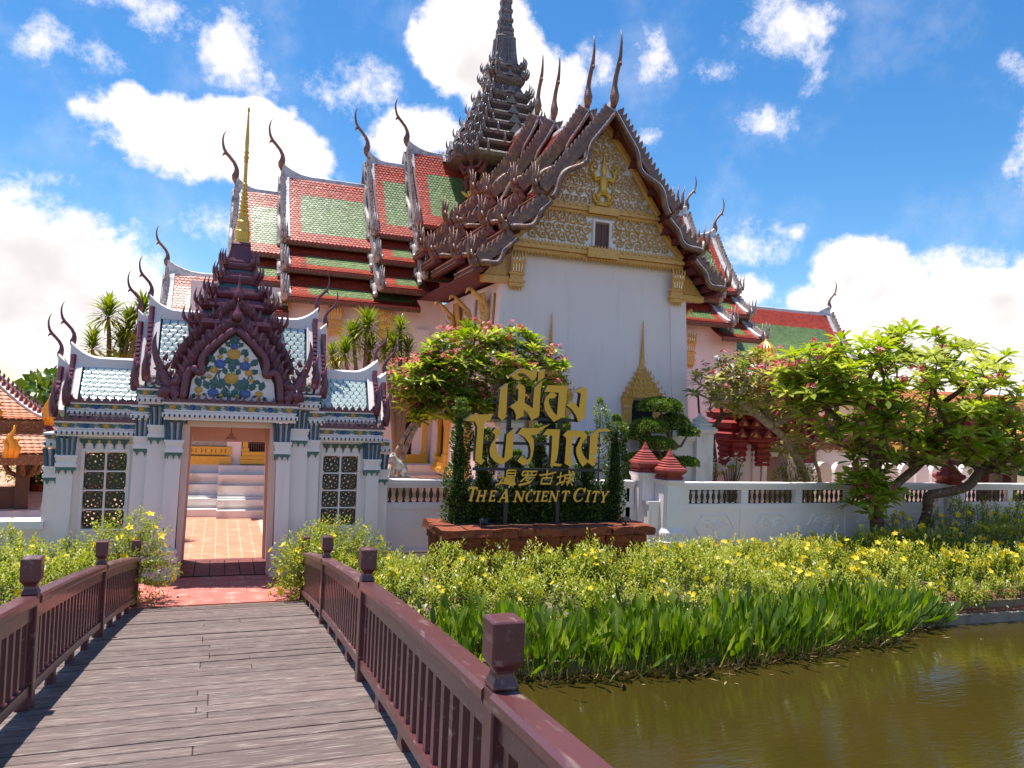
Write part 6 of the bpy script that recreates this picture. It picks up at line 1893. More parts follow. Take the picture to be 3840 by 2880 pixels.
hip_tiles(2.42, 4.5, 2.55, .35, 1.35, u_); hip_tiles(1.66, 2.5, 3.15, 2.15, 1.2, l_)
for (z0, z1, a0, a1, curve, par) in ((2.42, 4.5, 2.55, .35, 1.35, u_), (1.66, 2.5, 3.15, 2.15, 1.2, l_)):
    for sx, sy in ((1, -1), (-1, -1), (1, 1)):
        pth = []
        for i in range(9):
            f = i / 8; a = a0 + (a1 - a0) * f; pth.append(sp_(sx * a, sy * a, z0 + (z1 - z0) * f ** curve + .04))
        obj('hip_ridge', B().tube(pth, .055, 6), ridgew, par)
        fb_ = B()
        for i in range(22):
            f = i / 22; a = a0 + (a1 - a0) * f; c0 = Vector(sp_(sx * a, sy * a, z0 + (z1 - z0) * f ** curve + .06))
            fb_.tube([c0, c0 + Vector((.04, 0, .09)), c0 + Vector((.03, 0, .17))], [.05, .04, .005], 5)
        obj('fin_row', fb_, maroon, par)['kind'] = 'stuff'
        c0 = Vector(sp_(sx * a0, sy * a0, z0 + .02)); o = Vector(sp_(sx, sy, 0)) - Vector(sp_(0, 0, 0)); o.z = 0; o.normalize()
        fl_ = B()
        for (dx, h, r_) in ((0, .62, .10), (-.10, .42, .08), (.09, .36, .075), (.03, .5, .08)):
            q = c0 + o * dx
            fl_.tube([q + Vector((0, 0, -.12)), q + o * .08 + Vector((0, 0, h * .25)), q + o * -.02 + Vector((0, 0, h * .55)), q + o * .06 + Vector((0, 0, h * .8)), q + o * .05 + Vector((0, 0, h))], [r_ * .8, r_, r_ * .75, r_ * .4, .004], 6)
        obj('flame_finial', fl_, goldp, par, smooth=True)
    bb = B()
    for i in range(4):
        a, c = SQ[i], SQ[(i + 1) % 4]
        bb.loft([[sp_(a[0] * (a0 + e), a[1] * (a0 + e), z) for e, z in ((-.04, z0 - .02), (.03, z0 - .02), (-.02, z0 - .26), (-.10, z0 - .26))], [sp_(c[0] * (a0 + e), c[1] * (a0 + e), z) for e, z in ((-.04, z0 - .02), (.03, z0 - .02), (-.02, z0 - .26), (-.10, z0 - .26))]])
    obj('eave_board', bb, fascia, par)
for fx, fy, fz in ((-4.4, 20.45, 1.72), (-4.95, 21.1, 2.5)):
    fl_ = B()
    for (dx, h, r_) in ((0, .60, .10), (-.10, .40, .08), (.10, .34, .075)):
        q = Vector((fx + dx, fy, fz))
        fl_.tube([q + Vector((0, 0, -.14)), q + Vector((.06, 0, h * .25)), q + Vector((-.02, 0, h * .55)), q + Vector((.06, 0, h * .8)), q + Vector((.05, 0, h))], [r_ * .8, r_, r_ * .75, r_ * .4, .004], 6)
    obj('flame_finial', fl_, goldp, l_, smooth=True)
for sx in (-2.1, 2.1):
    for sy in (-2.1, 2.1):
        obj('column', B().loft([[sp_(sx + x * .14, sy + y * .14, z) for x, y in SQ] for z in (.2, 1.9)]), woodd, sala)
        bk = B()
        for (dx, dy) in ((1, 0), (0, -1), (.7, -.7), (-1, 0)):
            bk.tube([sp_(sx, sy, 1.0), sp_(sx + dx * .28, sy + dy * .28, 1.15), sp_(sx + dx * .42, sy + dy * .42, 1.42), sp_(sx + dx * .85, sy + dy * .85, 1.62)], [.05, .07, .06, .04], 6)
        obj('eave_bracket', bk, fascia, sala, smooth=True)
obj('floor', B().loft([[sp_(x * a, y * a, z) for x, y in SQ] for a, z in ((2.7, 0), (2.7, .12), (2.55, .13), (2.5, .28))]), oldwhite, sala)
pb_ = B()
for (x0, x1, y0, y1) in ((-2.1, 2.1, -2.12, -2.04), (2.04, 2.12, -2.1, 2.1)):
    pb_.loft([[sp_(x, y, z) for x, y in ((x0, y0), (x1, y0), (x1, y1), (x0, y1))] for z in (.28, .72)])
    pb_.loft([[sp_(x, y, z) for x, y in ((x0 - .03, y0 - .03), (x1 + .03, y0 - .03), (x1 + .03, y1 + .03), (x0 - .03, y1 + .03))] for z in (.73, .80)])
obj('parapet', pb_, woodd, sala)
# ---- bowl pots with plants
def small_leaves(name, mtl, c, rad, n, ln, wd, parent, kind=None, up=.5, big=False, tone=None):
    d = nrm(rng.normal(size=(n, 3))); r_ = rng.random((n, 1)) ** .45
    P = np.array(c) + d * r_ * np.array(rad)
    D = nrm(d + rng.normal(size=(n, 3)) * .6 + np.array((0, 0, up)))
    return leaves(name, mtl, P, D, rng.normal(size=(n, 3)) + np.array((0, 0, 1.0)), ln * rng.uniform(.7, 1.25, n), wd * rng.uniform(.7, 1.2, n), rng.random(n) if tone is None else tone, parent, .3, .1, kind, big)
for i, (x, y, r_, lb) in enumerate(((-4.55, 25.6, .55, 'wide terracotta bowl pot nearest the pavilion'), (-3.75, 25.9, .52, 'terracotta bowl pot nearest the gate, with shrubs'))):
    p_ = thing('flower_pot', lb, 'pot', (x, y, 0), 'terracotta bowl pots in the garden')
    obj('bowl', B().lathe([(r_ * .55, 0), (r_ * .8, .12), (r_, .38), (r_ * 1.06, .42), (r_ * 1.06, .47), (r_ * .92, .47), (r_ * .85, .40)], (x, y, 0), 18), terra, p_)
    small_leaves('foliage', leaf_hdark, (x, y, .85), (r_ * 1.1, r_, .45), 900, .11, .05, p_)
    small_leaves('blossom', fl_wht, (x, y, .85), (r_ * 1.15, r_, .45), 160, .06, .05, p_)
gs_ = [(-8.5, 27, .9, 1.1), (-2.9, 26.5, .8, 1.2), (-5.4, 29, 1.4, 1.6), (-9.8, 30, 1.6, 1.8), (-2.2, 30, 1.2, 1.7)]
for i, (x, y, r_, h) in enumerate(gs_):
    s_ = thing('garden_shrub', ['green garden bush half behind the pavilion', 'green bush just left of the gate wall', 'broad bush behind the bowl pots', 'tall bush farthest left behind the pavilion', 'rear bush behind the gate wall'][i], 'bush', (x, y, 0), 'bushes behind the pavilion')
    small_leaves('foliage', leaf_hdark if i % 2 else leaf_bon, (x, y, h * .55), (r_, r_, h * .6), 2200, .12, .055, s_)
    obj('stem', B().tube([(x, y, 0), (x, y, h * .6)], [.06, .03], 6), bark, s_)
# ---- far tree line
P = []; n = 26000
ang = rng.uniform(R(-75), R(80), n); dist = rng.uniform(62, 82, n)
hh = 3.0 + 2.6 * np.sin(ang * 9.0) * np.sin(ang * 23 + 1) + 1.2 * np.sin(ang * 57)
z = rng.random(n) ** .8 * np.maximum(hh, 1.2) * 1.15
P = np.stack([np.sin(ang) * dist, np.cos(ang) * dist, z], 1)
leaves('tree_line', leaf_hdark, P, rng.normal(size=(n, 3)) + np.array((0, 0, .3)), rng.normal(size=(n, 3)), rng.uniform(.6, 1.1, n), rng.uniform(.5, .9, n), rng.random(n), None, .2, .1, 'stuff')

# ================================================================== planting
def grow(name, label, cat, trunks, tips, mtl, r0, rt=.012, group=None, loc=None, exp=.5, sag=.12):
    """tree skeleton: every tip is joined to the nearest limb, radii follow the number of tips carried"""
    t_ = thing(name, label, cat, loc or trunks[0][0], group)
    nodes = []; par = []; fixed = []
    roots = []
    for tr in trunks:
        prev = -1
        pts = sm(tr, 4) if len(tr) > 2 else tr
        for p in pts:
            nodes.append(Vector(p)); par.append(prev); prev = len(nodes) - 1
    low = trunks[0][0][2] + .55 * (min(t[2] for t in tips) - trunks[0][0][2])
    trunk_n = len(nodes)
    cand = [i for i in range(trunk_n) if nodes[i].z > low] or list(range(trunk_n))
    tips = sorted([Vector(t) for t in tips], key=lambda t: min((t - nodes[i]).length for i in cand))
    tipn = []; dirs = []
    for tp in tips:
        best = min(cand, key=lambda i: (tp - nodes[i]).length + (.5 if nodes[i].z > tp.z else 0))
        a = nodes[best]; d = tp - a; prev = best
        k = max(1, int(d.length / .32))
        for j in range(1, k + 1):
            f = j / k
            q = a + d * f + Vector((0, 0, -sag * d.length * math.sin(math.pi * f) * (1 if d.length > .3 else .3))) + (Vector((random.gauss(0, .035), random.gauss(0, .035), random.gauss(0, .03))) if j < k else Vector())
            nodes.append(q); par.append(prev); prev = len(nodes) - 1; cand.append(prev)
        tipn.append(prev); dirs.append((nodes[prev] - nodes[par[prev]]).normalized())
    cnt = [0] * len(nodes)
    for i in tipn: cnt[i] += 1
    for i in range(len(nodes) - 1, -1, -1):
        if par[i] >= 0: cnt[par[i]] += cnt[i]
    tot = max(cnt) or 1
    rad = [max(rt, r0 * (c / tot) ** exp) for c in cnt]
    for i in range(trunk_n): rad[i] = max(rad[i], r0 * (.45 if par[i] >= 0 and cnt[i] < 3 else .62))
    b = B()
    for i in range(len(nodes)):
        p = par[i]
        if p < 0: continue
        thick = rad[p] > .035
        a = nodes[p] if par[p] < 0 else nodes[p]
        rp = min(rad[p], rad[i] * 1.35) if i >= trunk_n or p >= trunk_n else rad[p]
        d = (nodes[i] - a).normalized() * (rad[i] * .35)
        b.tube([a, nodes[i] + d], [rp, rad[i]], 8 if thick else 5)
    obj('trunk', b, mtl, t_, smooth=True)
    return t_, [nodes[i] for i in tipn], dirs
def rosettes(parent, mtl, tips, dirs, nl, ln, wd, tone=(0, 1), flowers=None, fl_frac=.3, fsize=.06, fmat=None, droop=.2, petals=6):
    P = []; D = []; U = []; L1 = []; W1 = []; Tn = []
    FC = []; FN = []
    for tp, d in zip(tips, dirs):
        ax = (Vector(d) * .5 + Vector((0, 0, .9))).normalized()
        o = ax.orthogonal().normalized(); o2 = ax.cross(o)
        n = nl + random.randint(-2, 2); ph = random.random() * 6.28; base = random.uniform(*tone)
        for k in range(n):
            a = ph + k * 2.399; e = .15 + .75 * (k / n)
            dv = (o * math.cos(a) + o2 * math.sin(a)) * math.cos(e) + ax * math.sin(e)
            P.append(tp - ax * random.uniform(0, .06)); D.append(dv + Vector((0, 0, -droop * (1 - k / n)))); U.append(ax + dv * -.3)
            l = ln * random.uniform(.75, 1.2) * (.75 + .35 * math.sin(math.pi * min(1, (k + 2) / n)))
            L1.append(l); W1.append(l * wd); Tn.append(base + random.uniform(-.2, .25) + .18 * (k / n))
        if fmat and random.random() < fl_frac:
            st = tp + ax * .05
            for k in range(random.randint(3, petals)):
                FC.append(st + ax * random.uniform(.06, .16) + Vector((random.gauss(0, .055), random.gauss(0, .055), random.gauss(0, .02)))); FN.append(ax + Vector((random.gauss(0, .5), random.gauss(0, .5), random.gauss(0, .2))))
    o = leaves('crown', mtl, P, D, U, L1, W1, np.array(Tn), parent, .16, .10, None, True)
    if FC:
        flowers5('blossom', fmat, FC, FN, fsize * rng.uniform(.8, 1.2, len(FC)), rng.random(len(FC)), parent)
    return o
def crown_tips(n, c, r, shell=.55, zmin=None, avoid=None, flat=1.0):
    o = []
    while len(o) < n:
        v = Vector((random.gauss(0, 1), random.gauss(0, 1), random.gauss(0, 1))).normalized() * (shell + (1 - shell) * random.random() ** .6)
        if v.z < 0: v.z *= flat
        p = (c[0] + v.x * r[0], c[1] + v.y * r[1], c[2] + v.z * r[2])
        if zmin and p[2] < zmin: continue
        if avoid and avoid(p): continue
        o.append(p)
    return o
# ---- pink frangipani between the gate and the sign
tips = crown_tips(430, (5.55, 16.1, 3.8), (1.8, .95, 1.22), .4, 3.0, flat=.75) + crown_tips(150, (4.25, 16.1, 3.55), (1.0, .7, .72), .3, 2.9) + crown_tips(90, (4.7, 16.05, 3.2), (1.35, .7, .5), .3, 2.72)
t_, tp, dr = grow('frangipani_tree', 'round pink-flowering frangipani rising behind the balustrade left of the sign', 'tree',
    [[(2.95, 16.25, 0), (3.25, 16.2, 1.3), (3.62, 16.2, 2.3), (4.05, 16.15, 2.95), (4.8, 16.1, 3.3)], [(3.55, 16.35, 0), (3.62, 16.3, 1.6), (3.85, 16.2, 2.5), (4.2, 16.1, 3.1)]], tips, barkl, .058, rt=.009)
rosettes(t_, leaf_fr, tp, dr, 12, .25, .30, (.1, .85), fl_frac=.52, fsize=.055, fmat=fl_pink, petals=8)
# ---- forked frangipani in front of the balustrade
tips = crown_tips(330, (15.3, 13.75, 3.7), (3.2, 1.7, 1.85), .4, 2.25, flat=.85)
tips += crown_tips(40, (13.75, 13.5, 1.8), (.72, .5, .75), .4, .95) + crown_tips(110, (18.3, 13.7, 2.9), (1.6, 1.0, .95), .4) + crown_tips(30, (16.6, 13.5, 2.7), (1.1, .8, .5), .4)
tips += crown_tips(70, (12.5, 13.8, 4.05), (1.0, .9, .8), .35)
t_, tp, dr = grow('frangipani_tree', 'large spreading frangipani with two leaning dark trunks in front of the balustrade', 'tree',
    [[(14.55, 13.9, -.02), (14.44, 13.88, .6), (14.33, 13.85, 1.3), (14.25, 13.8, 1.9), (14.3, 13.75, 2.6), (14.2, 13.7, 3.3)],
     [(14.35, 13.85, 1.2), (14.9, 13.82, 1.72), (15.58, 13.8, 2.2), (16.3, 13.75, 2.85), (16.9, 13.7, 3.5)],
     [(15.62, 13.95, -.02), (15.80, 13.92, .55), (15.98, 13.88, 1.1), (15.98, 13.85, 1.45), (16.5, 13.82, 1.55), (17.15, 13.8, 1.68), (17.6, 13.8, 2.05), (18.1, 13.75, 2.5), (18.5, 13.7, 2.9)],
     [(15.4, 13.8, 2.05), (15.3, 13.75, 2.7), (15.1, 13.7, 3.3)], [(15.9, 13.8, 2.45), (15.95, 13.75, 3.1), (16.2, 13.7, 3.7)]], tips, bark, .15, rt=.010, exp=.46)
rosettes(t_, leaf_fr, tp, dr, 12, .38, .29, (.3, 1.1), fl_frac=.3, fsize=.07, fmat=fl_pink)
# ---- paler frangipani behind the balustrade
tips = crown_tips(150, (12.9, 16.0, 4.05), (1.9, .8, .95), .35, 2.9) + crown_tips(30, (13.9, 16.0, 2.6), (.9, .6, .6), .3, 1.9) + crown_tips(22, (11.4, 16.0, 3.95), (.7, .5, .65), .3)
t_, tp, dr = grow('frangipani_tree', 'sparse frangipani with pale bare limbs and yellowing leaves behind the balustrade', 'tree',
    [[(14.55, 16.1, 0), (14.3, 16.05, 1.5), (13.6, 16.0, 2.55), (13.05, 16.0, 3.0), (12.75, 16.0, 3.55)], [(13.1, 16.0, 2.95), (12.2, 15.98, 3.5), (11.3, 15.95, 4.0)], [(13.1, 16.0, 3.0), (13.9, 16.0, 3.35), (14.5, 16.0, 3.9)], [(13.9, 16.25, 0), (13.75, 16.2, 1.4), (13.55, 16.1, 2.0)], [(14.9, 16.3, 0), (14.9, 16.25, 1.5), (14.6, 16.2, 2.2)]], tips, barkl, .115, exp=.45)
rosettes(t_, leaf_fy, tp, dr, 10, .26, .28, (.15, .9), fl_frac=.28, fsize=.07, fmat=fl_pink)
# ---- white frangipani beside the facade
tips = crown_tips(70, (12.9, 17.4, 3.9), (1.2, .6, .75), .3, 3.0)
t_, tp, dr = grow('frangipani_tree', 'small white-flowering frangipani beside the temple wall', 'tree', [[(12.4, 17.4, 0), (12.4, 17.4, 1.8), (12.3, 17.4, 2.7), (12.6, 17.4, 3.2)], [(12.3, 17.4, 2.5), (11.9, 17.4, 3.1), (11.8, 17.4, 3.7)]], tips, bark, .07)
rosettes(t_, leaf_fr, tp, dr, 9, .20, .30, (.1, .8), fl_frac=.95, fsize=.075, fmat=fl_wht, petals=9)
for i, (x, y, z) in enumerate(((11.75, 16.6, 1.9), (12.35, 16.6, 2.0))):
    s_ = thing('white_flower_shrub', ['left small shrub with white blossoms before the crenellated wall', 'right small shrub with white blossoms touching the tower gate'][i], 'shrub', (x, y, 0), 'white-flowered shrubs behind the balustrade')
    tps = [Vector(p) for p in crown_tips(14, (x, y, z - .15), (.3, .25, .3), .3)]
    b = B()
    for q in tps: b.tube([(x, y, 0), (x + (q.x - x) * .4, y, z * .6), q], [.02, .016, .01], 5)
    obj('stem', b, bark, s_)
    rosettes(s_, leaf_fr, tps, [Vector((0, 0, 1))] * 14, 8, .16, .3, (.2, .9), fl_frac=.8, fsize=.05, fmat=fl_wht)
yb_ = thing('golden_shrub', 'low golden-green shrub under the pale frangipani', 'shrub', (13.6, 15.7, 0))
small_leaves('foliage', leaf_dra, (13.8, 15.9, 1.55), (.75, .4, .5), 900, .10, .03, yb_)
obj('stem', B().tube([(13.8, 15.9, 0), (13.8, 15.9, 1.3)], .04, 5), bark, yb_)
# ---- tree prop
tpg = thing('tree_prop', 'black timber frame propping the forked frangipani trunks', 'tree support', (15.1, 13.8, 0))
for (x, y) in ((14.15, 13.6), (14.95, 13.6), (15.9, 13.7), (14.9, 14.15)):
    obj('stake', B().box(x - .03, x + .03, y - .03, y + .03, 0, .50), black, tpg)
obj('crossbar', B().box(14.0, 15.25, 13.56, 13.63, .42, .50), black, tpg)
obj('crossbar', B().box(14.8, 16.05, 13.64, 13.71, .36, .43), black, tpg)
obj('crossbar', B().box(14.35, 15.2, 14.1, 14.17, .44, .51), black, tpg)
# ---- cloud-pruned topiary behind the paired piers
tpy = thing('cloud_topiary', 'cloud-pruned topiary tree with domed pads above the paired piers', 'topiary', (9.85, 15.75, 0))
pads = [(9.62, 15.7, 3.30, .50, .24), (9.30, 15.65, 2.80, .42, .24), (10.08, 15.85, 2.90, .40, .28), (10.42, 15.7, 2.72, .26, .17), (9.52, 15.55, 2.42, .40, .20), (9.06, 15.7, 2.60, .24, .16), (9.02, 15.6, 2.05, .32, .20), (10.32, 15.6, 2.02, .30, .15), (9.75, 15.9, 2.02, .5, .22), (8.95, 15.5, 1.72, .26, .2)]
b = B()
sk = [(9.9, 15.75, 0), (9.85, 15.75, 1.5), (9.75, 15.72, 2.0), (9.95, 15.75, 2.5), (9.8, 15.72, 3.1)]
b.tube(sk, [.13, .12, .09, .06, .04], 8)
for (x, y, z, r_, h) in pads:
    q = min([Vector(s) for s in sm(sk, 5)], key=lambda s: (s - Vector((x, y, z - .4))).length)
    b.tube([q, (q.x * .4 + x * .6, y, q.z * .5 + (z - .2) * .5 - .04), (x, y, z)], [.05, .035, .02], 6)
obj('trunk', b, bark, tpy, smooth=True)
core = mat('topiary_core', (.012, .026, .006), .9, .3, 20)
for (x, y, z, r_, h) in pads:
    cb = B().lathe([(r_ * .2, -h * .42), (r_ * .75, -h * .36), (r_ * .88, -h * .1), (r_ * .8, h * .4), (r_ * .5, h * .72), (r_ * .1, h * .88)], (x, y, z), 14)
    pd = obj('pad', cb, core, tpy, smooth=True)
    n = int(2600 * (r_ / .4) ** 2)
    d = nrm(rng.normal(size=(n, 3))); d[:, 2] = np.where(d[:, 2] < -.35, -d[:, 2], d[:, 2]); d = nrm(d)
    P = np.array((x, y, z)) + d * np.array((r_, r_, h)) * rng.uniform(.86, 1.04, (n, 1)) * (1 + .07 * np.sin(d[:, :1] * 9 + d[:, 1:2] * 7 + x * 5))
    leaves('foliage', leaf_bon, P, nrm(d + rng.normal(size=(n, 3)) * .7), d + rng.normal(size=(n, 3)) * .4, rng.uniform(.03, .055, n), rng.uniform(.02, .032, n), rng.random(n), pd, .3)
# ---- column shrubs in the planter
cols = [(4.14, 3.28, .22, 'tall dense column shrub at the planter\'s left end'), (4.62, 2.75, .20, 'column shrub behind the left Thai letters'), (5.22, 2.35, .19, 'shorter column shrub behind the middle of the sign'), (5.72, 2.85, .19, 'column shrub between the sign\'s two posts'), (6.20, 3.02, .18, 'column shrub just right of the sign\'s right post'), (6.72, 2.75, .19, 'column shrub behind the last Thai letter'), (6.98, 3.42, .17, 'wispy pale column shrub, tallest right of the sign'), (7.36, 3.10, .22, 'dense dark column shrub at the planter\'s right end')]
for i, (x, zt, r_, lb) in enumerate(cols):
    s_ = thing('column_shrub', lb, 'shrub', (x, 13.6, 1.03), 'clipped column shrubs in the planter')
    n = 3600 if i != 6 else 1200
    f = rng.random(n) ** (.85 if i != 6 else .6); z = 1.03 + (zt - 1.03) * f
    rr = r_ * (1.18 - .55 * f) * (1 + .25 * np.sin(z * 9 + x * 7)) * np.where(f > .93, .5, 1.0)
    a = rng.uniform(0, 2 * math.pi, n); q = np.sqrt(rng.random(n)) ** .7
    P = np.stack([x + np.cos(a) * rr * q + .05 * np.sin(z * 3 + i), 13.58 + np.sin(a) * rr * q, z], 1)
    D = np.stack([np.cos(a), np.sin(a), np.full(n, .7)], 1) + rng.normal(size=(n, 3)) * .5
    leaves('foliage', leaf_col, P, D, rng.normal(size=(n, 3)) + np.array((0, 0, 1)), rng.uniform(.045, .075, n), rng.uniform(.022, .034, n), np.clip(rng.normal(.45, .25, n) + (f > .85) * .25 + (.35 if i == 6 else 0), 0, 1), s_, .3)
    obj('stem', B().tube([(x, 13.58, 1.0), (x, 13.58, 1.03 + (zt - 1.03) * .85)], [.025, .008], 5), bark, s_)
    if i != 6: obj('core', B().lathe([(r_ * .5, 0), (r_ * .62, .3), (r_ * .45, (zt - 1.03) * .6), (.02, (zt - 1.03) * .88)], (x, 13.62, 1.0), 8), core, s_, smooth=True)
hf = thing('planter_hedge', 'dark low hedge filling the planter behind the English lettering', 'hedge', (5.6, 13.6, 1.03))
n = 9000
P = np.stack([rng.uniform(4.0, 7.45, n), rng.uniform(13.42, 13.85, n), 1.03 + rng.random(n) ** .8 * (.62 + .22 * np.sin(rng.uniform(0, 1, n)))], 1)
leaves('foliage', leaf_col, P, rng.normal(size=(n, 3)) + np.array((0, -.6, .5)), rng.normal(size=(n, 3)) + np.array((0, -.3, 1)), rng.uniform(.045, .08, n), rng.uniform(.025, .038, n), np.clip(rng.normal(.3, .22, n), 0, 1), hf, .3)
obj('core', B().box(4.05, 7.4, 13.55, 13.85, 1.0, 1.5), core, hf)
# ---- dracaenas and the palm
def dracaena(label, x, y, heads, ln=.56):
    t_ = thing('dracaena', label, 'plant', (x, y, 0), 'dracaenas behind the gate')
    b = B(); P = []; D = []; U = []; L1 = []; Tn = []
    for (hx, hz, k) in heads:
        dy = random.uniform(-.35, .35)
        b.tube([(x + random.uniform(-.15, .15), y, 0), (x + (hx - x) * .25, y, hz * .55), (x + (hx - x) * .75, y + dy * .7, hz - .5), (hx, y + dy, hz)], [.09, .07, .05, .04], 7)
        n = int(125 * k)
        for j in range(n):
            a = j * 2.399; e = -.55 + 2.0 * (j / n) ** 1.1
            d = Vector((math.cos(a) * math.cos(e), math.sin(a) * math.cos(e), math.sin(e) + .12))
            P.append((hx, y + dy, hz + (j / n) * .14 - .06)); D.append(d); U.append(Vector((0, 0, 1)) - d * .2); L1.append(ln * k * random.uniform(.75, 1.1)); Tn.append(random.uniform(.1, .75) + (.25 if j < n * .2 else 0))
    obj('trunk', b, barkd, t_, smooth=True)
    leaves('crown', leaf_dra, P, D, U, L1, np.array(L1) * .095, np.array(Tn), t_, .30, .1, None, True)
dracaena('dracaena clump rising behind the gate\'s left roof', -2.25, 19.2, [(-2.42, 4.82, 1.0), (-1.95, 4.55, 1.0), (-1.70, 4.9, .9), (-2.65, 4.05, .9), (-2.1, 4.1, 1.0), (-1.75, 4.15, .9), (-1.45, 4.5, .9)])
dracaena('dracaena clump between the gate\'s right roof and the frangipani, left part', 3.25, 19.0, [(3.28, 4.92, 1.05), (2.98, 4.62, 1.0), (2.72, 4.25, .85), (2.45, 4.2, .7), (3.4, 4.4, .8), (2.6, 3.8, .8)])
dracaena('dracaena clump leaning into the pink frangipani', 4.2, 19.0, [(4.15, 4.95, .85), (3.95, 4.5, .9), (4.35, 4.4, .8), (3.7, 4.3, .7), (4.4, 3.9, .8)])
pm_ = thing('fan_palm', 'dark fan palm reaching in at the left edge above the pavilion', 'palm', (-6.3, 20.5, 0))
obj('trunk', B().tube([(-6.3, 20.5, 0), (-6.25, 20.5, 2), (-6.05, 20.5, 3.9)], [.16, .13, .11], 8), bark, pm_, smooth=True)
for k, (dx, dz, dy) in enumerate(((.75, .25, 0), (.55, .75, -.2), (.1, .95, .1), (-.6, .6, 0), (.6, -.25, -.3), (-.5, -.1, .2))):
    c = Vector((-6.05 + dx * .55, 20.5 + dy, 3.95 + dz * .55)); o = Vector((-6.05, 20.5, 3.95)); ax = (c - o).normalized()
    s1 = ax.cross(Vector((0, 1, 0))).normalized()
    n = 22; P = []; D = []
    for j in range(n):
        a = (j / (n - 1) - .5) * 3.6
        P.append(c); D.append(ax * math.cos(a) + s1 * math.sin(a) + Vector((0, random.uniform(-.15, .15), 0)))
    lf = leaves('frond', leaf_palm, P, D, [(0, -1, .2)] * n, rng.uniform(.55, .75, n), .045, rng.random(n), pm_, .25, .1, None, True)
    obj('petiole', B().tube([o, c], [.03, .018], 5), bark, lf)

# ---- flowering hedges: dense sprigs over a bed
def hedge(name, label, region, hfun, dens, yel, wht=0.0, dark=None, seed=0, leaf=leaf_hedge):
    """region: (x0, x1, y0, y1, inside(x, y)); hfun gives the top of the planting"""
    x0, x1, y0, y1, inside = region
    n = int((x1 - x0) * (y1 - y0) * dens)
    X = rng.uniform(x0, x1, n); Y = rng.uniform(y0, y1, n)
    k = inside(X, Y) & (rng.random(n) < np.clip(.62 + .6 * np.sin(X * 3.7 + 1.3 * Y) * np.sin(Y * 4.1 - X * 1.9), .22, 1)); X, Y = X[k], Y[k]; n = len(X)
    Hh = hfun(X, Y) * (1 + .20 * np.sin(X * 1.9 + Y * .8) * np.sin(Y * 2.6 - X * .7) + .30 * np.sin(X * 5.1 + Y * 3.3) * np.sin(X * 2.3 - Y * 4.7) + .13 * np.sin(X * 11 + Y * 13) * np.sin(X * 7 - Y * 9)) + np.abs(rng.normal(0, .06, n))
    tall = rng.random(n) < .05
    Hh = Hh + tall * rng.uniform(.08, .24, n)
    lean = rng.normal(0, .22, (n, 2)) + np.array((0, -.12))
    m_ = 15
    f = np.tile(np.linspace(0, 1, m_), n); idx = np.repeat(np.arange(n), m_)
    ln = .26
    a = np.tile(np.arange(m_) * 2.2, n) + np.repeat(rng.uniform(0, 6.28, n), m_)
    z = Hh[idx] - ln * (1 - f)
    P = np.stack([X[idx] + lean[idx, 0] * ln * f, Y[idx] + lean[idx, 1] * ln * f, z], 1)
    P[:, :2] += rng.normal(0, .012, (n * m_, 2))
    el_ = .15 + .95 * f
    D = np.stack([np.cos(a) * np.cos(el_), np.sin(a) * np.cos(el_), np.sin(el_)], 1) + rng.normal(0, .18, (n * m_, 3))
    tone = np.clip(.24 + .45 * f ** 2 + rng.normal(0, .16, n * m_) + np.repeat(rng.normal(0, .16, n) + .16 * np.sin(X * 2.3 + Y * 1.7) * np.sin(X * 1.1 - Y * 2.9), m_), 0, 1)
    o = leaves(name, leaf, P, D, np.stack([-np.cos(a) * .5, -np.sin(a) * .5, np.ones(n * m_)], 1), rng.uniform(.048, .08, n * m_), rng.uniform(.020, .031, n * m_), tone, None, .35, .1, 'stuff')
    tag(o, label, 'hedge')
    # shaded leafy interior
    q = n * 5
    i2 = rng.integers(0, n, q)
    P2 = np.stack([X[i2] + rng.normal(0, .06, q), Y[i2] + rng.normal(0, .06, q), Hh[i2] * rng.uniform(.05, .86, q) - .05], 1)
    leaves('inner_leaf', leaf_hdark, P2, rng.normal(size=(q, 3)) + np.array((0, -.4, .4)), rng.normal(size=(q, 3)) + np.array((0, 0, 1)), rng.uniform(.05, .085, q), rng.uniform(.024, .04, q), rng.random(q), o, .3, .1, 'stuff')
    pr = yel(X, Y) if callable(yel) else np.full(n, yel)
    s = rng.random(n) < pr
    if s.any():
        C = np.stack([X[s] + rng.normal(0, .03, s.sum()), Y[s] - .02 + rng.normal(0, .03, s.sum()), Hh[s] + rng.uniform(-.03, .05, s.sum())], 1)
        flowers5('yellow_blossom', fl_yel, C, rng.normal(size=(len(C), 3)) * .5 + np.array((0, -.7, .6)), rng.uniform(.036, .066, len(C)) * np.where(C[:, 0] > 9, 1.25, 1), rng.random(len(C)), o, 'stuff')
    if wht:
        s = (rng.random(n) < wht)
        C = np.stack([X[s], Y[s] - .02, Hh[s] + rng.uniform(-.04, .06, s.sum())], 1)
        flowers5('white_blossom', fl_wht, C, rng.normal(size=(len(C), 3)) * .5 + np.array((0, -.6, .6)), rng.uniform(.022, .034, len(C)), rng.random(len(C)), o, 'stuff')
    b = B()
    for i in rng.integers(0, n, min(500, n // 3)):
        b.tube([(X[i], Y[i], 0), (X[i] + rng.normal(0, .05), Y[i] + rng.normal(0, .05), Hh[i] * .9)], [.006, .004], 3)
    obj('twigs', b, bark, o)['kind'] = 'stuff'
    return o
SRx = np.array([p[0] for p in SHORE_R]); SRy = np.array([p[1] for p in SHORE_R])
def shore(x): return np.interp(x, SRx, SRy)
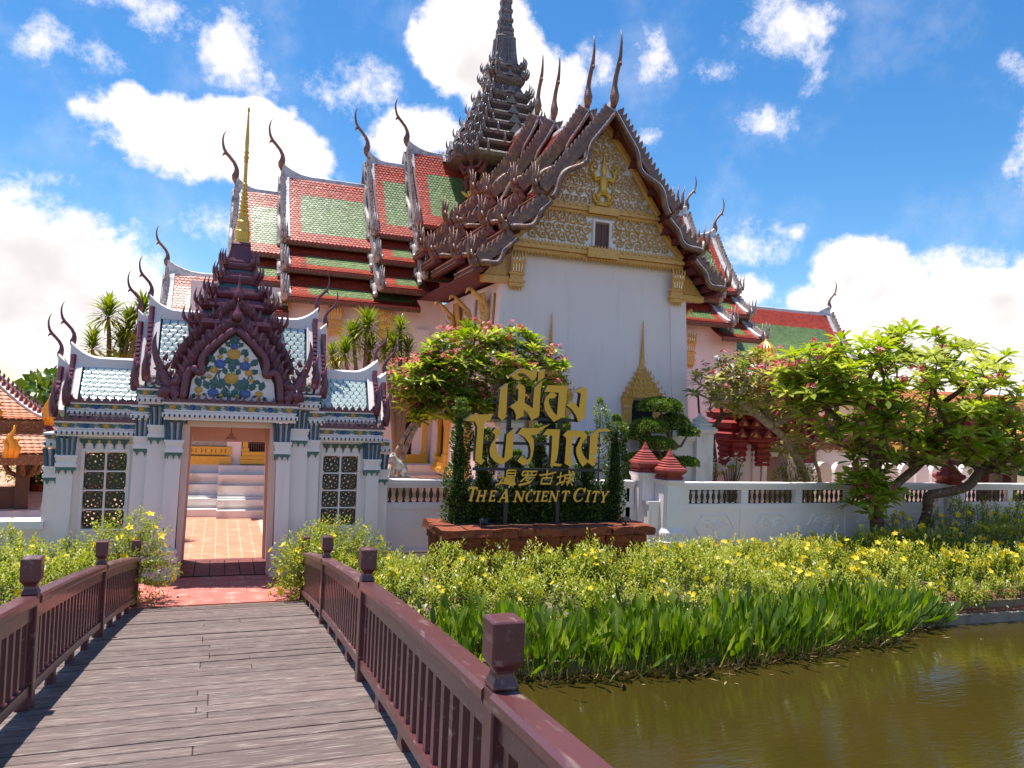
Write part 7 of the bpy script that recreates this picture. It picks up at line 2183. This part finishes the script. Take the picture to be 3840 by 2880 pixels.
def in_r(X, Y):
    return (Y > shore(X) + np.where(X > 11.2, -.14, .32)) & (Y < np.where((X > 3.45) & (X < 7.75), 12.62, np.where(X > 9, 13.95, 14.2))) & (X > 1.45 + .0 * Y) & ~((X < 1.9) & (Y < 11.6))
def h_r(X, Y):
    d = np.clip((Y - shore(X) - .3) / 1.6, 0, 1)
    base = .26 + .36 * np.sqrt(d)
    base = np.where(X < 3.2, base * .85, base) - .06 * (X > 8.5)
    base = base - .20 * np.clip((Y - 12.3) / 1.4, 0, 1) * (X < 14.5)
    return base + .16 * np.clip((X - 11.5) / 3, 0, 1) + .30 * np.clip((X - 15.2) / 1.6, 0, 1)
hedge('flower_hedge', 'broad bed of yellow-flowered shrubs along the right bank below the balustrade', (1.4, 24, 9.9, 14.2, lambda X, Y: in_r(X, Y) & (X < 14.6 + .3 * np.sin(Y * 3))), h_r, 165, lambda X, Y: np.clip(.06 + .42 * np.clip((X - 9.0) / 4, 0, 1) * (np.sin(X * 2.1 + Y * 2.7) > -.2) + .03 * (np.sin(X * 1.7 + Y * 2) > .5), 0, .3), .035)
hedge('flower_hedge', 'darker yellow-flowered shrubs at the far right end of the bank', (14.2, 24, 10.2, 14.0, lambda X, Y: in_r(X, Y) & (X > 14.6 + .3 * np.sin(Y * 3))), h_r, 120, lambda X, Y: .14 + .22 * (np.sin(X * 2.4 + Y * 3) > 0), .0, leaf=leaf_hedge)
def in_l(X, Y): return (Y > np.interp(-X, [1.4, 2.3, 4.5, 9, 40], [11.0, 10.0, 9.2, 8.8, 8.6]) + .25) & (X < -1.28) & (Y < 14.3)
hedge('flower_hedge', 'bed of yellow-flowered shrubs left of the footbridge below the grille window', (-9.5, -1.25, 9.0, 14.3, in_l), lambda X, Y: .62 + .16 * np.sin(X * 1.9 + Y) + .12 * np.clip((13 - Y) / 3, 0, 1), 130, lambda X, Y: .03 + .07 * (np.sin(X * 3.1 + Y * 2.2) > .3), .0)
# clumps that spill over the landing at the end of each railing
def spill(label, c, r_, n, seed):
    t_ = thing('allamanda_shrub', label, 'shrub', (c[0], c[1], 0), 'yellow-flowered shrubs spilling round the railing ends')
    cl = nrm(rng.normal(size=(n, 3))) * (rng.random((n, 1)) ** .4) * np.array(r_) + np.array(c)
    cl = cl[cl[:, 2] > -.05]; n = len(cl); m_ = 13
    idx = np.repeat(np.arange(n), m_); f = np.tile(np.linspace(0, 1, m_), n)
    ax = nrm(cl - np.array(c) + np.array((0, 0, .15)) + rng.normal(0, .1, (n, 3)))[idx]
    a = np.tile(np.arange(m_) * 2.2, n) + np.repeat(rng.uniform(0, 6, n), m_)
    o1 = nrm(np.cross(ax, np.array((.3, .2, 1.0)))); o2 = np.cross(ax, o1)
    P = cl[idx] + ax * (f[:, None] * .24)
    D = (o1 * np.cos(a)[:, None] + o2 * np.sin(a)[:, None]) * .8 + ax * (.3 + .7 * f[:, None])
    leaves('foliage', leaf_hedge, P, D, ax + rng.normal(0, .3, P.shape), rng.uniform(.045, .075, len(P)), rng.uniform(.018, .028, len(P)), np.clip(.25 + .4 * f + rng.normal(0, .18, len(P)), 0, 1), t_, .35)
    s = rng.random(n) < .09
    C = cl[s] + nrm(cl[s] - np.array(c)) * .22
    flowers5('blossom', fl_yel, C, nrm(C - np.array(c)) + np.array((0, -.4, .2)), rng.uniform(.06, .085, len(C)), rng.random(len(C)), t_)
    b = B()
    for q in cl[:: max(1, n // 40)]:
        b.tube([(c[0], c[1], 0), tuple((np.array(c) * .5 + q * .5)), tuple(q)], [.012, .008, .004], 4)
    obj('stem', b, bark, t_)
spill('yellow-flowered shrub spilling round the left railing\'s far post', (-1.18, 12.75, .62), (.55, .45, .62), 330, 1)
spill('yellow-flowered shrub sprawling against the gate\'s right pilaster', (1.42, 12.7, .45), (.42, .5, .52), 330, 2)
spill('yellow-flowered shrub between the right railing and the grille window', (2.0, 13.3, .5), (.7, .6, .52), 420, 3)
# a few long shoots in front of the planter
# ---- water plants along the right bank
n = 3000
X = rng.uniform(2.9, 12.0, n); t0 = rng.random(n)
front = shore(X) - .48 + .05 * np.sin(X * 3) + .35 * np.clip((X - 10.2) / 1.6, 0, 1)
Y = front + t0 * (.95 - .45 * np.clip((X - 10) / 2, 0, 1))
k = ~((X < 3.9) & (Y < 9.4)); X, Y, t0 = X[k], Y[k], t0[k]; n = len(X)
hgt = rng.uniform(.34, .74, n) * (1 + .22 * np.sin(X * 2.1) * np.sin(X * 5.3 + Y * 2)) * (1 - .3 * (rng.random(n) < .25)) * (1 - .45 * np.clip((X - 10.3) / 1.6, 0, 1))
ln_ = rng.normal(0, .16, (n, 2)) * np.where(rng.random((n, 1)) < .18, 2.6, 1) + np.array((0, -.10)); edge = (X > 10.4) * (X - 10.4)
ln_[:, 0] += edge * .45; ln_[:, 1] -= edge * .1
base = np.stack([X, Y, np.full(n, WZ - .02)], 1)
blade = rng.uniform(.24, .44, n)
axv = nrm(np.concatenate([ln_, np.ones((n, 1))], 1))
top = base + axv * (hgt - blade * .35)[:, None]
U = np.stack([rng.normal(0, 1.3, n), -np.ones(n), rng.normal(.4, .4, n)], 1)
tone = np.clip(rng.normal(.5, .27, n), 0, 1)
wp = leaves('water_plants', leaf_aq, top, axv + rng.normal(0, .22, (n, 3)), U, blade, blade * rng.uniform(.12, .23, n), tone, None, .14, .12, 'stuff', True)
tag(wp, 'dense strip of broad-leaved water plants standing along the bank', 'water plants')
leaves('stalks', leaf_aq, base, axv, U, hgt * 1.0, .016, np.clip(tone - .1, 0, 1), wp, .04, .1, 'stuff')
q = 1700
i2 = rng.integers(0, n, q)
leaves('dead_blades', leaf_dry, base[i2] + np.array((0, -.05, .0)) + rng.normal(0, .04, (q, 3)) * np.array((1, 1, 0)), np.stack([rng.normal(0, .6, q), rng.normal(-.3, .4, q), rng.uniform(.2, 1.2, q)], 1), rng.normal(size=(q, 3)), rng.uniform(.14, .32, q), rng.uniform(.008, .02, q), rng.random(q), wp, .3, .1, 'stuff')
q = 55
s = rng.integers(0, n, q)
b = B()
for i in s:
    h = rng.uniform(.6, .95)
    b.tube([tuple(base[i]), tuple(base[i] + np.array((rng.normal(0, .08), rng.normal(0, .08), h * .6))), tuple(base[i] + np.array((rng.normal(0, .16), rng.normal(0, .14), h)))], [.006, .005, .003], 4)
obj('flower_stalk', b, leaf_aq, wp)['kind'] = 'stuff'
# floating scraps on the water
q = 26
P = np.stack([rng.uniform(4.5, 12, q), np.zeros(q), np.full(q, WZ + .012)], 1); P[:, 1] = shore(P[:, 0]) - rng.uniform(.5, 1.0, q) ** 1.5
leaves('floating_leaf', leaf_dry, P, np.stack([rng.normal(1, .5, q), rng.normal(0, .4, q), np.zeros(q)], 1), [(0, 0, 1)] * q, rng.uniform(.05, .22, q), rng.uniform(.012, .035, q), rng.random(q), None, .05, .1, 'stuff')
